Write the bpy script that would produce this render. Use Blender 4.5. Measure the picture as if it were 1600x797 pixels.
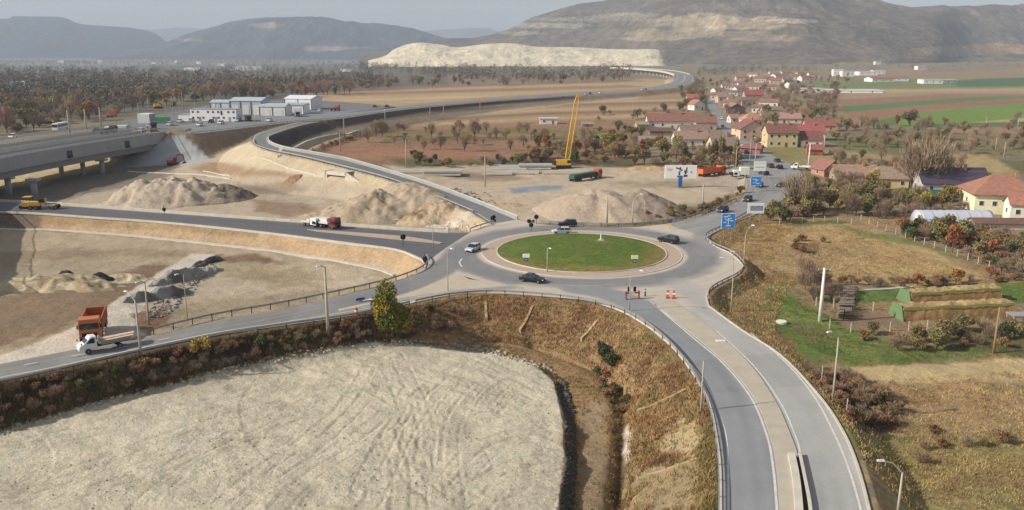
import bpy, math, random
import numpy as np
random.seed(7); rng = np.random.default_rng(7)
for _o in list(bpy.data.objects): bpy.data.objects.remove(_o)
sc = bpy.context.scene; col = sc.collection
R = math.radians
# ---------------------------------------------------------------- camera, sky, sun, exposure
F = 1316.0; CX = 800.0; CY = 398.5; HC = 40.0; PT = R(13.5)
cd = bpy.data.cameras.new("camera"); cam = bpy.data.objects.new("camera", cd); col.objects.link(cam)
cam.location = (0, 0, HC); cam.rotation_euler = (R(90) - PT, 0, 0)
cd.sensor_width = 36; cd.lens = 36 * F / 1600; cd.clip_start = .5; cd.clip_end = 30000
sc.camera = cam
SUN_EL = R(32); SUN_DIR = (-0.97, -0.24)      # where the sun stands, in plan
w = bpy.data.worlds.new("World"); sc.world = w; w.use_nodes = True
nt = w.node_tree; bg = nt.nodes['Background']
sky = nt.nodes.new('ShaderNodeTexSky'); sky.sky_type = 'NISHITA'; sky.sun_disc = False
sky.sun_elevation = SUN_EL; sky.sun_rotation = math.atan2(SUN_DIR[0], SUN_DIR[1])
sky.air_density = 1.0; sky.dust_density = 1.5; sky.ozone_density = 1.0; sky.altitude = 200
hs = nt.nodes.new('ShaderNodeHueSaturation'); hs.inputs['Saturation'].default_value = .42
nt.links.new(sky.outputs[0], hs.inputs['Color']); nt.links.new(hs.outputs[0], bg.inputs[0])
bg.inputs[1].default_value = 0.1
sl = bpy.data.lights.new("sun", 'SUN'); so = bpy.data.objects.new("sun", sl); col.objects.link(so)
sl.energy = 4.5; sl.angle = R(.6); sl.color = (1, .93, .82)
_h = math.cos(SUN_EL) / math.hypot(*SUN_DIR)
from mathutils import Vector
so.rotation_euler = Vector((SUN_DIR[0] * _h, SUN_DIR[1] * _h, math.sin(SUN_EL))).to_track_quat('Z', 'Y').to_euler()
sc.view_settings.view_transform = 'Standard'; sc.view_settings.look = 'None'
sc.view_settings.exposure = 0.22; sc.view_settings.gamma = 1
sc.cycles.volume_bounces = 0; sc.cycles.max_bounces = 5; sc.cycles.transparent_max_bounces = 8
HAZE = 1.25e-4
# ---------------------------------------------------------------- pixel <-> world
cp, sp = math.cos(PT), math.sin(PT)
def P(px, py, z=0.0):
    u = (px - CX) / F; v = (CY - py) / F
    d = np.array([u, cp + v * sp, -sp + v * cp]); t = (z - HC) / d[2]
    return np.array([d[0] * t, d[1] * t, z])
def proj(x, y, z):
    dep = y * cp - (z - HC) * sp; up = y * sp + (z - HC) * cp
    return CX + F * x / dep, CY - F * up / dep
def px_m(x, y, z): return F / (y * cp - (z - HC) * sp)
# ---------------------------------------------------------------- noise
def _hash(i, j, s):
    n = (i * 374761393 + j * 668265263 + s * 974634777) & 0x7fffffff
    n = ((n ^ (n >> 13)) * 1274126177) & 0x7fffffff
    return ((n ^ (n >> 16)) & 0xffff) / 65535.0
def vnoise(x, y, s=0):
    xi = np.floor(x).astype(np.int64); yi = np.floor(y).astype(np.int64)
    fx = x - xi; fy = y - yi; fx = fx * fx * (3 - 2 * fx); fy = fy * fy * (3 - 2 * fy)
    a = _hash(xi, yi, s); b = _hash(xi + 1, yi, s); c = _hash(xi, yi + 1, s); d = _hash(xi + 1, yi + 1, s)
    return (a * (1 - fx) + b * fx) * (1 - fy) + (c * (1 - fx) + d * fx) * fy
def fbm(x, y, s=0, o=4):
    r = 0; a = .5; t = 0
    for k in range(o):
        r = r + a * vnoise(x, y, s + k); t += a; a *= .5; x = x * 2.03 + 17.1; y = y * 2.03 + 5.3
    return r / t - .5
# ---------------------------------------------------------------- polygon tools
def catmull(pts, n=6, closed=False):
    pts = np.array(pts, float); N = len(pts); out = []
    for i in range(N if closed else N - 1):
        if closed: p0, p1, p2, p3 = pts[(i - 1) % N], pts[i], pts[(i + 1) % N], pts[(i + 2) % N]
        else: p0, p1, p2, p3 = pts[max(i - 1, 0)], pts[i], pts[i + 1], pts[min(i + 2, N - 1)]
        for k in range(n):
            t = k / n
            out.append(.5 * ((2 * p1) + (-p0 + p2) * t + (2 * p0 - 5 * p1 + 4 * p2 - p3) * t * t + (-p0 + 3 * p1 - 3 * p2 + p3) * t ** 3))
    if not closed: out.append(pts[-1])
    return np.array(out)
def resample(pts, n=None, step=None):
    pts = np.array(pts, float); d = np.r_[0, np.cumsum(np.linalg.norm(np.diff(pts, axis=0), axis=1))]
    if n is None: n = max(2, int(d[-1] / step) + 1)
    t = np.linspace(0, d[-1], n)
    return np.stack([np.interp(t, d, pts[:, k]) for k in range(pts.shape[1])], 1)
def inpoly(x, y, poly):
    ins = np.zeros(np.shape(x), bool); n = len(poly)
    for i in range(n):
        x1, y1 = poly[i][0], poly[i][1]; x2, y2 = poly[(i + 1) % n][0], poly[(i + 1) % n][1]
        if y1 == y2: continue
        c = ((y1 > y) != (y2 > y)) & (x < (x2 - x1) * (y - y1) / (y2 - y1) + x1)
        ins ^= c
    return ins
def linedist(x, y, pts, closed=False):
    """distance to a polyline and its interpolated z"""
    best = np.full(np.shape(x), 1e9); zb = np.zeros(np.shape(x)); n = len(pts)
    for i in range(n if closed else n - 1):
        a = pts[i]; b = pts[(i + 1) % n]; dx, dy = b[0] - a[0], b[1] - a[1]; L = dx * dx + dy * dy
        if L < 1e-9: continue
        t = np.clip(((x - a[0]) * dx + (y - a[1]) * dy) / L, 0, 1)
        d = (x - a[0] - t * dx) ** 2 + (y - a[1] - t * dy) ** 2
        m = d < best; best = np.where(m, d, best)
        if len(a) > 2: zb = np.where(m, a[2] + t * (b[2] - a[2]), zb)
    return np.sqrt(best), zb
def W(pts, z=None, n=5):
    """pixel polyline (x, y[, z]) -> smooth world polyline"""
    q = [P(p[0], p[1], p[2] if len(p) > 2 else (z or 0.0)) for p in pts]
    return catmull(q, n)
# ---------------------------------------------------------------- roads: two edges each, given where the photograph shows them
RC = (14.3, 169.5); RG = 17.35; RA = 20.6          # the roundabout: centre, lawn radius, apron radius
eA_out = [(768,350,0),(740,332,.7),(704,317,1.6),(662,300,2.6),(601,278,4.2),(524,258,6),(471,245,7),(430,237,7.7),(408,231,8),(397,225,8),(395,218,8),(402,209,8),(430,200,8),(463,191.5,8)]
eA_in = [(809,343,0),(780,331,.5),(730,311,1.4),(678,292,2.6),(629,276,4),(551,253,6),(507,244,7),(455,235,7.7),(432,229,8),(420,222,8),(421,213,8),(444,204,8),(471,196,8),(500,190.5,8)]
eB_up = [(735,363,0),(701,364,0),(620,360,0),(540,354,0),(400,343.5,0),(250,333,0),(83,321,0),(-60,314,0),(-160,310,0)]
eB_lo = [(666,410,0),(651,400,0),(616,389,0),(550,379,0),(400,360,0),(251,345,0),(150,338,0),(50,331,0),(-60,326,0),(-160,322,0)]
eC_up = [(640,433,0),(600,446,0),(540,461,0),(440,483,0),(330,502.5,-.1),(237,526,-.2),(150,540,-.2),(80,553,-.2),(0,569,-.2),(-150,597,-.2)]
eC_lo = [(640,474,0),(580,487,0),(520,498,0),(440,509,0),(330,526,-.1),(220,548,-.2),(80,579,-.2),(0,596,-.2),(-150,628,-.2)]
eD_l = [(985,492,0),(1010,506,0),(1045,535,0),(1075,570,0),(1100,610,0),(1114,650,0),(1122,700,0),(1126,750,0),(1127,800,0),(1126,880,0),(1120,980,0)]
eD_r = [(1106,478,0),(1125,494,0),(1161,518,0),(1221,557,0),(1281,621,0),(1317,675,0),(1340,730,0),(1358,797,0),(1374,870,0),(1390,980,0)]
eE_l = [(1040,350,0),(1080,342,0),(1118,328,0),(1150,315,0),(1167,299,0),(1168,282,0),(1163,263,0),(1157,246,0),(1146,228,0),(1134,212,0),(1120,192,0),(1111,176,0),(1106,163,0),(1108,150,0)]
eE_r = [(1104,371,0),(1124,358.5,0),(1167,336,0),(1205,320,0),(1237,305,0),(1250,289,0),(1254,274,0),(1240,259,0),(1208,243,0),(1185,230,0),(1163,217,0),(1148,206,0),(1130,182,0),(1119,164,0),(1117,150,0)]
eM_n = [(262,207,8.6),(300,209,8),(345,204.5,8),(415,196,8),(463,190.5,8),(535,185,8),(601,175.5,7.6),(656,169,7.4),(780,158,6.5),(900,150,5.5)]
eM_f = [(205,200,8.6),(260,199,8),(310,193,8),(400,182,8),(450,179,8),(535,174,8),(601,168,7.6),(700,160,7.4),(800,151,6.5),(900,143.8,5.5)]
eM_c = [(970,143.6,5),(1010,139.5,5.2),(1042,134.5,6),(1066,128,8),(1070,119.5,10),(1060,114.8,12),(1042,111.0,13),(1015,108.4,13),(985,106.6,13),(962,105.6,13)]
eO_f = [(-60,226,4),(0,214,5),(60,206,6),(130,198,7),(200,189,8)]
eO_n = [(-60,240,4),(0,227,5),(60,217,6),(130,208,7),(205,199,8)]
yard = [(150,206),(200,188),(270,175),(330,163),(420,157),(480,156),(560,161),(620,166.5),(560,175),(420,184),(310,196),(215,204)]
plaza = [(640,433),(640,474),(680,465),(720,459),(760,457),(800,458),(850,461.5),(900,467),(940,474.5),(970,484),(985,492),(1106,478),(1103,462),(1110,452),(1130,440.5),(1150,430.5),(1160,420),(1157,410),(1140,395.5),(1115,384),(1102,373.5),(1104,371),(1040,350),(1000,354.5),(950,355.5),(900,353.5),(860,352),(835,349),(809,343),(768,350),(735,363),(700,385),(666,410),(664,418)]
def strip_pts(a, b, n):
    A = resample(W(a), n=n); B = resample(W(b), n=n); return A, B
STR = {}
for nm, a, b, n in (('A', eA_out, eA_in, 90), ('B', eB_up, eB_lo, 70), ('C', eC_up, eC_lo, 60), ('D', eD_l, eD_r, 70), ('E', eE_l, eE_r, 90), ('O', eO_n, eO_f, 20)):
    STR[nm] = strip_pts(a, b, n)
_n = resample(W(eM_n), n=60); _f = resample(W(eM_f), n=60); _c = resample(W(eM_c), n=70); _d = np.gradient(_c, axis=0)[:, :2]; _d /= np.linalg.norm(_d, axis=1)[:, None]; _r = np.c_[_d[:, 1], -_d[:, 0]]
_a = _c.copy(); _a[:, :2] += _r * 10.5; _b = _c.copy(); _b[:, :2] -= _r * 10.5
STR['M'] = (catmull(np.r_[_n, _a], 2), catmull(np.r_[_f, _b], 2))
plazaW = np.array([P(x, y, 0) for x, y in plaza]); yardW = np.array([P(x, y, 7.95) for x, y in yard])
padpx = [(-150,705),(0,672),(60,655),(150,631),(300,592),(420,563),(540,541),(620,533),(700,545),(780,553),(840,569),(866,598),(880,660),(882,720),(872,797),(860,900),(-200,900)]
padW = np.array([P(x, y, -4.6) for x, y in padpx])
def strip_poly(k, m=2):
    A, B = STR[k]; A = A[::m] if (len(A) - 1) % m == 0 else np.r_[A[::m], A[-1:]]; B = B[::m] if (len(B) - 1) % m == 0 else np.r_[B[::m], B[-1:]]
    return np.r_[A, B[::-1]]
nv = int(np.argmax(STR['M'][0][:, 2] > 11.0))                     # beyond this station the motorway runs on its viaduct
Mp = np.r_[STR['M'][0][:nv:3], STR['M'][1][:nv:3][::-1]]
# (polygon, shoulder, run per metre of fall, kind)
LEVELS = [(padW, .1, .75), (yardW, 2, 1.6), (Mp, 2, 1.7), (strip_poly('O'), 2, 1.6), (strip_poly('A'), .8, 1.6), (strip_poly('B'), .9, 1.5),
          (strip_poly('C'), .9, 1.25), (strip_poly('D'), .9, 1.55), (strip_poly('E'), .8, 2.5), (plazaW, .9, 1.55)]
BC = [(-100,560,-.6),(0,545,-.6),(100,520,-.8),(160,500,-.7),(60,440,-1.5),(-100,400,-3),(200,400,-3.2),(300,430,-3.3),(450,440,-3.3),(600,425,-3.2),(350,480,-2.6),(0,370,-3.4),
      (300,300,-2.8),(600,330,-3),(0,300,-3),(150,280,-3),(250,262,-2.5),(400,260,1.5),(340,245,1),(500,280,-.2),(450,300,-2.4),(700,345,-2.6),(560,215,1.5),(470,228,1.5),(640,262,0),(760,300,-1.4),(900,290,-1.2),
      (1060,300,-1.2),(950,335,-1.5),(860,330,-1.4),(700,230,.5),(850,220,.5),(1000,235,0),(1100,240,0),(1200,200,0),(1200,260,0),(1300,230,0),(800,170,1),(1000,160,1),(300,150,0),(100,150,-1),(500,140,1),
      (800,120,1),(100,110,0),(1500,110,6),(1600,100,14),(1300,115,4),(1100,115,4),(1450,180,0),(1600,200,-.5),(1250,330,-1.5),(1200,380,-1.8),(1350,400,-3.2),(1500,380,-3),(1600,420,-3.4),(1450,320,-2),(1600,320,-2),
      (1170,470,-1.6),(1230,520,-2.2),(1350,520,-3.2),(1550,500,-3.4),(1300,620,-2.8),(1500,620,-3.6),(1450,750,-4),(1700,600,-4),(1800,400,-3),(1800,200,0),
      (900,560,-6),(700,560,-6),(950,700,-6.3),(1050,800,-6.2),(500,640,-6),(0,700,-5.5),(800,900,-6.3),(-200,600,-4),(-300,250,-2),(-300,400,-3),(1000,95,0),(400,95,0),(0,95,0),(1600,88,15)]
_bw = []
for a, b, z in BC:
    q = P(a, b, z); _bw.append((q[0] / q[1], math.log(q[1]), z))
_bw = np.array(_bw)
def base(x, y):
    u = x / np.maximum(y, 10); v = np.log(np.maximum(y, 10)); s = np.zeros_like(u); t = np.zeros_like(u)
    for a, b, z in _bw:
        r2 = ((u - a) / .06) ** 2 + ((v - b) / .085) ** 2
        wg = 1 / (r2 + .5) ** 1.6; s += wg * z; t += wg
    return s / t
DITCH = W([(830,540,-6),(905,562,-6),(948,590,-6),(975,640,-6.3),(972,700,-6.3),(965,797,-6.3),(955,900,-6.3)])
def H(x, y, full=False):
    x = np.asarray(x, float); y = np.asarray(y, float); sh = x.shape; x = x.ravel(); y = y.ravel()
    h = base(x, y); near = np.full(x.shape, 99.0)
    jobs = []
    for k, (poly, shd, slope) in enumerate(LEVELS):
        zm = np.abs(poly[:, 2]).max() + 8; m = zm * slope + shd + 4
        bb = (x > poly[:, 0].min() - m) & (x < poly[:, 0].max() + m) & (y > poly[:, 1].min() - m) & (y < poly[:, 1].max() + m)
        idx = np.nonzero(bb)[0]
        if not len(idx): continue
        d, zb = linedist(x[idx], y[idx], poly, True); ins = inpoly(x[idx], y[idx], poly)
        jobs.append((idx, d, zb, ins, k)); dd = np.where(ins, 0, d)
        if k: near[idx] = np.minimum(near[idx], dd)
        run = np.maximum(0, d - shd) / slope
        if k == 0: wob = fbm(x[idx] / 3, y[idx] / 3, 9) * .8; run = np.maximum(0, d + wob - .1) / slope
        up = np.where(ins, zb, zb - .1 - run)
        dn = np.where(ins, zb, zb - .1 + run)
        if k == 0: dn = np.where(ins, zb + .1 + np.clip(d, 0, 2) * 0, 1e9)
        h[idx] = np.minimum(np.maximum(h[idx], up), np.maximum(dn, zb - .1))
    n = fbm(x / 9, y / 9, 3) * 1.0 + fbm(x / 2.2, y / 2.2, 5, 3) * .35
    h = h + n * np.clip((near - 1.0) / 6, 0, 1) * np.clip(300 / np.maximum(y, 1), .3, 1) * .8
    d, _ = linedist(x, y, DITCH); h -= 1.5 * np.exp(-(d / 1.1) ** 2)
    for idx, d, zb, ins, k in jobs:                    # a road always lies on top of whatever is under it
        if k == 0: continue
        h[idx[ins]] = zb[ins] - .14
    h = h.reshape(sh)
    return (h, near.reshape(sh)) if full else h
def G(px, py):
    """the point of the ground seen at a pixel"""
    u = (px - CX) / F; v = (CY - py) / F; d = np.array([u, cp + v * sp, -sp + v * cp])
    t = np.exp(np.linspace(math.log(55), math.log(6000), 500)); hh = H(d[0] * t, d[1] * t); zz = HC + d[2] * t
    i = np.argmax(zz < hh)
    if i == 0: return P(px, py, 0)
    a, b = zz[i - 1] - hh[i - 1], hh[i] - zz[i]; tt = t[i - 1] + (t[i] - t[i - 1]) * a / max(a + b, 1e-9)
    x, y = d[0] * tt, d[1] * tt; return np.array([x, y, float(H(np.array([x]), np.array([y]))[0])])
def scatter(poly, n, z=0.0, seed=1):
    r = np.random.default_rng(seed); c = np.array([P(a, max(b, 84.5), z) for a, b in poly])
    out = []; tot = 0
    ymin, ymax = max(c[:, 1].min() * .9, 20), c[:, 1].max() * 1.12
    for _ in range(40):
        y = np.exp(r.uniform(math.log(ymin), math.log(ymax), n * 2)); u0 = (c[:, 0] / c[:, 1]); u = r.uniform(u0.min() - .02, u0.max() + .02, n * 2)
        x = u * y; h = H(x, y); a, b = proj(x, y, h); m = inpoly(a, b, poly)
        q = np.stack([x[m], y[m], h[m]], 1); out.append(q); tot += len(q)
        if tot >= n: break
    q = np.concatenate(out)[:n]; return q
# ---------------------------------------------------------------- tagging, meshes
def s2l(c): c = np.asarray(c, float) / 255; return np.where(c <= .04045, c / 12.92, ((c + .055) / 1.055) ** 2.4)
def tag(o, label=None, cat=None, group=None, kind=None):
    if label: o['label'] = label
    if cat: o['category'] = cat
    if group: o['group'] = group
    if kind: o['kind'] = kind
    return o
def empty(name, loc, rz=0.0, label=None, cat=None, group=None, s=1.0):
    o = bpy.data.objects.new(name, None); col.objects.link(o); o.location = loc; o.rotation_euler = (0, 0, rz); o.scale = (s, s, s)
    return tag(o, label, cat, group)
def link(name, me, parent=None, mat=None):
    o = bpy.data.objects.new(name, me); col.objects.link(o)
    if parent is not None: o.parent = parent
    if mat: me.materials.append(mat)
    return o
def np_mesh(name, V, Fc, smooth=False, colors=None, veg=None):
    me = bpy.data.meshes.new(name); V = np.asarray(V, np.float32); Fc = np.asarray(Fc, np.int32); k = Fc.shape[1]
    me.vertices.add(len(V)); me.vertices.foreach_set('co', V.ravel())
    me.loops.add(Fc.size); me.loops.foreach_set('vertex_index', Fc.ravel())
    me.polygons.add(len(Fc)); me.polygons.foreach_set('loop_start', np.arange(0, Fc.size, k, dtype=np.int32))
    me.polygons.foreach_set('loop_total', np.full(len(Fc), k, np.int32))
    if smooth: me.polygons.foreach_set('use_smooth', np.ones(len(Fc), bool))
    if colors is not None:
        a = me.color_attributes.new('Col', 'FLOAT_COLOR', 'POINT'); c = np.ones((len(V), 4), np.float32); c[:, :3] = colors
        if veg is not None: c[:, 3] = veg
        a.data.foreach_set('color', c.ravel())
    me.update(calc_edges=True); return me
class MB:
    def __init__(s): s.v = []; s.f = []
    def add(s, v, f): n = len(s.v); s.v += [tuple(map(float, q)) for q in v]; s.f += [tuple(n + i for i in q) for q in f]; return s
    def box(s, c, d, rz=0, tx=1.0, ty=1.0, rx=0):
        """box of size d; tx, ty scale its top face"""
        hx, hy, hz = d[0] / 2, d[1] / 2, d[2] / 2; v = []
        for z, a, b in ((-hz, 1, 1), (hz, tx, ty)):
            for x, y in ((-1, -1), (1, -1), (1, 1), (-1, 1)):
                X, Y, Z = x * hx * a, y * hy * b, z
                if rx: Y, Z = Y * math.cos(rx) - Z * math.sin(rx), Y * math.sin(rx) + Z * math.cos(rx)
                v.append((c[0] + X * math.cos(rz) - Y * math.sin(rz), c[1] + X * math.sin(rz) + Y * math.cos(rz), c[2] + Z))
        return s.add(v, [(3, 2, 1, 0), (4, 5, 6, 7), (0, 1, 5, 4), (1, 2, 6, 5), (2, 3, 7, 6), (3, 0, 4, 7)])
    def tube(s, a, b, r0, r1=None, n=8):
        r1 = r0 if r1 is None else r1; a = Vector(a); b = Vector(b); d = (b - a).normalized()
        u = d.orthogonal().normalized(); w_ = d.cross(u); v = []
        for c, r in ((a, r0), (b, r1)):
            for k in range(n): t = 2 * math.pi * k / n; v.append(c + (u * math.cos(t) + w_ * math.sin(t)) * r)
        return s.add(v, [(k, (k + 1) % n, n + (k + 1) % n, n + k) for k in range(n)] + [tuple(range(n))[::-1], tuple(range(n, 2 * n))])
    def prism(s, prof, y0, y1, ins=None):
        """side profile [(x, z)] extruded from y0 to y1; ins gives each point's inward shift"""
        n = len(prof); ins = ins or [0] * n
        v = [(x, y0 + i, z) for (x, z), i in zip(prof, ins)] + [(x, y1 - i, z) for (x, z), i in zip(prof, ins)]
        return s.add(v, [tuple(range(n)), tuple(range(2 * n - 1, n - 1, -1))] + [(k, n + k, n + (k + 1) % n, (k + 1) % n) for k in range(n)])
    def ribbon(s, path, prof):
        """profile [(side, up)] swept along a path of points"""
        path = [Vector(p) for p in path]; n = len(prof); v = []
        for i, p in enumerate(path):
            d = (path[min(i + 1, len(path) - 1)] - path[max(i - 1, 0)]); d.z = 0; d.normalize(); r = Vector((d.y, -d.x, 0))
            v += [p + r * a + Vector((0, 0, b)) for a, b in prof]
        f = [(i * n + k, i * n + (k + 1) % n, (i + 1) * n + (k + 1) % n, (i + 1) * n + k) for i in range(len(path) - 1) for k in range(n)]
        f += [tuple(range(n))[::-1], tuple((len(path) - 1) * n + k for k in range(n))]
        return s.add(v, f)
    def build(s, name, mat, parent=None, smooth=False, bevel=0):
        me = bpy.data.meshes.new(name); me.from_pydata(s.v, [], s.f); me.update()
        if smooth: me.polygons.foreach_set('use_smooth', [True] * len(me.polygons))
        import bmesh
        bm = bmesh.new(); bm.from_mesh(me); bmesh.ops.recalc_face_normals(bm, faces=bm.faces)
        if bevel: bmesh.ops.bevel(bm, geom=list(bm.edges), offset=bevel, segments=2, affect='EDGES', clamp_overlap=True, profile=.6)
        bm.to_mesh(me); bm.free()
        return link(name, me, parent, mat)
def copy_tree(o, parent=None, kids=None):
    c = o.copy(); col.objects.link(c); c.parent = parent
    for ch in (KIDS.get(o.name) or [k for k in o.children]): copy_tree(ch, c)
    return c
KIDS = {}
# ---------------------------------------------------------------- materials
def nd(t, k, **kw):
    n = t.nodes.new(k)
    for a, b in kw.items():
        if a in n.inputs.keys(): n.inputs[a].default_value = b
        else: setattr(n, a, b)
    return n
def mat(name, rgb, rough=.8, ns=1.0, na=.25, bump=0.0, bs=None, metal=0.0, rand=0.0, stretch=None, hue=None, spec=.3):
    m = bpy.data.materials.new(name); m.use_nodes = True; t = m.node_tree; b = t.nodes['Principled BSDF']
    b.inputs['Roughness'].default_value = rough; b.inputs['Metallic'].default_value = metal; b.inputs['Specular IOR Level'].default_value = spec
    c = s2l(rgb); tc = nd(t, 'ShaderNodeTexCoord'); mp = nd(t, 'ShaderNodeMapping'); t.links.new(tc.outputs['Object'], mp.inputs[0])
    if stretch: mp.inputs['Scale'].default_value = stretch
    n = nd(t, 'ShaderNodeTexNoise', Scale=ns, Detail=5.0, Roughness=.65); t.links.new(mp.outputs[0], n.inputs['Vector'])
    r = nd(t, 'ShaderNodeMapRange'); r.inputs[1].default_value = .25; r.inputs[2].default_value = .75; r.inputs[3].default_value = 1 - na; r.inputs[4].default_value = 1 + na
    t.links.new(n.outputs[0], r.inputs[0]); x = nd(t, 'ShaderNodeMix', data_type='RGBA', blend_type='MULTIPLY'); x.inputs[0].default_value = 1
    x.inputs[6].default_value = (*c, 1); t.links.new(r.outputs[0], x.inputs[7]); out = x.outputs[2]
    if rand or hue:
        oi = nd(t, 'ShaderNodeObjectInfo'); h = nd(t, 'ShaderNodeHueSaturation'); r2 = nd(t, 'ShaderNodeMapRange'); r2.inputs[3].default_value = 1 - rand; r2.inputs[4].default_value = 1 + rand
        t.links.new(oi.outputs['Random'], r2.inputs[0]); t.links.new(r2.outputs[0], h.inputs['Value'])
        if hue:
            r3 = nd(t, 'ShaderNodeMapRange'); r3.inputs[3].default_value = .5 - hue; r3.inputs[4].default_value = .5 + hue
            m5 = nd(t, 'ShaderNodeMath', operation='MULTIPLY'); m5.inputs[1].default_value = 7.31; m6 = nd(t, 'ShaderNodeMath', operation='FRACT')
            t.links.new(oi.outputs['Random'], m5.inputs[0]); t.links.new(m5.outputs[0], m6.inputs[0]); t.links.new(m6.outputs[0], r3.inputs[0]); t.links.new(r3.outputs[0], h.inputs['Hue'])
        t.links.new(out, h.inputs['Color']); out = h.outputs[0]
    t.links.new(out, b.inputs['Base Color'])
    if bump:
        n2 = nd(t, 'ShaderNodeTexNoise', Scale=bs or ns * 4, Detail=4.0); t.links.new(mp.outputs[0], n2.inputs['Vector'])
        bp = nd(t, 'ShaderNodeBump', Strength=bump, Distance=.1); t.links.new(n2.outputs[0], bp.inputs['Height']); t.links.new(bp.outputs[0], b.inputs['Normal'])
    return m
def mat_attr(name, rough=.95, fine=2.5, amt=.22, bump=.5, tufty=True, dist=.25, spec=.15, sat=1.0, mid=.12):
    """colour from the painted zones, broken up by noise; alpha says how grassy the spot is"""
    m = bpy.data.materials.new(name); m.use_nodes = True; t = m.node_tree; b = t.nodes['Principled BSDF']
    b.inputs['Roughness'].default_value = rough; b.inputs['Specular IOR Level'].default_value = spec
    a = nd(t, 'ShaderNodeAttribute', attribute_name='Col'); tc = nd(t, 'ShaderNodeTexCoord')
    n1 = nd(t, 'ShaderNodeTexNoise', Scale=fine, Detail=6.0, Roughness=.7); n2 = nd(t, 'ShaderNodeTexNoise', Scale=fine * .09, Detail=5.0, Roughness=.6)
    for n in (n1, n2): t.links.new(tc.outputs['Object'], n.inputs['Vector'])
    r1 = nd(t, 'ShaderNodeMapRange'); r1.inputs[1].default_value = .3; r1.inputs[2].default_value = .7; r1.inputs[3].default_value = 1 - amt; r1.inputs[4].default_value = 1 + amt
    r2 = nd(t, 'ShaderNodeMapRange'); r2.inputs[1].default_value = .3; r2.inputs[2].default_value = .7; r2.inputs[3].default_value = 1 - mid; r2.inputs[4].default_value = 1 + mid
    t.links.new(n1.outputs[0], r1.inputs[0]); t.links.new(n2.outputs[0], r2.inputs[0])
    x = nd(t, 'ShaderNodeMix', data_type='RGBA', blend_type='MULTIPLY'); x.inputs[0].default_value = 1; t.links.new(a.outputs['Color'], x.inputs[6]); t.links.new(r1.outputs[0], x.inputs[7])
    y = nd(t, 'ShaderNodeMix', data_type='RGBA', blend_type='MULTIPLY'); y.inputs[0].default_value = 1; t.links.new(x.outputs[2], y.inputs[6]); t.links.new(r2.outputs[0], y.inputs[7])
    out = y.outputs[2]
    if tufty:
        v = nd(t, 'ShaderNodeTexVoronoi', Scale=fine * .55); n3 = nd(t, 'ShaderNodeTexNoise', Scale=fine * .4, Detail=6.0, Roughness=.75)
        t.links.new(tc.outputs['Object'], n3.inputs['Vector']); t.links.new(tc.outputs['Object'], v.inputs['Vector'])
        r3 = nd(t, 'ShaderNodeMapRange'); r3.inputs[1].default_value = .35; r3.inputs[2].default_value = .65; r3.inputs[3].default_value = .62; r3.inputs[4].default_value = 1.3
        t.links.new(n3.outputs[0], r3.inputs[0]); z = nd(t, 'ShaderNodeMix', data_type='RGBA', blend_type='MULTIPLY')
        t.links.new(a.outputs['Alpha'], z.inputs[0]); t.links.new(out, z.inputs[6]); t.links.new(r3.outputs[0], z.inputs[7]); out = z.outputs[2]
    t.links.new(out, b.inputs['Base Color'])
    ad = nd(t, 'ShaderNodeMath', operation='ADD'); t.links.new(n1.outputs[0], ad.inputs[0]); t.links.new((n3 if tufty else n2).outputs[0], ad.inputs[1])
    bp = nd(t, 'ShaderNodeBump', Strength=bump, Distance=dist); t.links.new(ad.outputs[0], bp.inputs['Height']); t.links.new(bp.outputs[0], b.inputs['Normal'])
    return m
M_ground = mat_attr('soil_and_grass', bump=.7, dist=.3)
M_road = mat_attr('worn_asphalt', rough=.85, fine=3.0, amt=.07, bump=.15, tufty=False, dist=.03, spec=.3, mid=.06)
M_hill = mat_attr('wooded_slopes', fine=.035, amt=.45, bump=1.0, tufty=True, dist=14, mid=.2)
# ---------------------------------------------------------------- the ground: painted zones, (outline in the photo, colour, grassiness)
Z = []
def zone(poly, rgb, veg=0.0, warp=3.0): Z.append((poly, s2l(rgb), veg, warp))
K = 1.0
zone([(-400,84),(700,84),(700,132),(520,150),(480,160),(-400,235)], (108,100,84), .9, 6)
zone([(-400,84),(300,84),(600,90),(600,104),(300,112),(-400,120)], (112,110,104), .5, 3)
zone([(-400,98),(250,98),(560,96),(560,99),(200,103),(-400,106)], (135,128,115), .3, 2)
zone([(470,160),(480,147),(640,140),(700,136),(960,128),(1010,123),(1090,126),(1060,142),(900,152),(700,168),(560,178)], (176,148,106), .4, 3)
for a, b, c in ((139,143,(150,112,82)),(131,134,(140,106,80)),(149,151,(190,165,125))): zone([(520,a+7),(760,a),(980,a-6),(1010,b-7),(780,b),(540,b+7)], c, .3, 2)
zone([(560,172),(760,152),(1000,138),(1085,140),(1090,180),(1000,192),(1000,245),(520,240),(470,232),(520,200)], (158,128,94), .5, 3)
for y0, y1, c in ((163,166,(140,104,78)),(170,174,(178,148,106)),(176,179,(132,100,74)),(182,187,(175,148,104)),(160,162,(186,162,120)),(190,193,(140,108,78))):
    zone([(690,y0+9),(850,y0),(1080,y0-5),(1080,y1-5),(850,y1),(680,y1+9)], c, .3, 2)
zone([(560,205),(700,196),(1000,190),(1005,250),(640,262),(480,246),(500,225)], (150,112,80), .7, 4)
zone([(540,208),(800,200),(1000,205),(1000,212),(800,209),(550,214)], (122,112,64), .7, 3)
zone([(600,216),(960,212),(960,218),(600,222)], (118,106,66), .7, 3)
zone([(520,232),(700,234),(860,238),(860,246),(620,250),(500,240)], (158,112,82), .4, 3)
zone([(600,246),(700,250),(860,248),(1170,250),(1165,268),(900,262),(760,262),(640,262)], (104,96,60), .9, 5)
zone([(900,210),(960,210),(960,216),(900,216)], (128,132,70), .5, 2)
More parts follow.
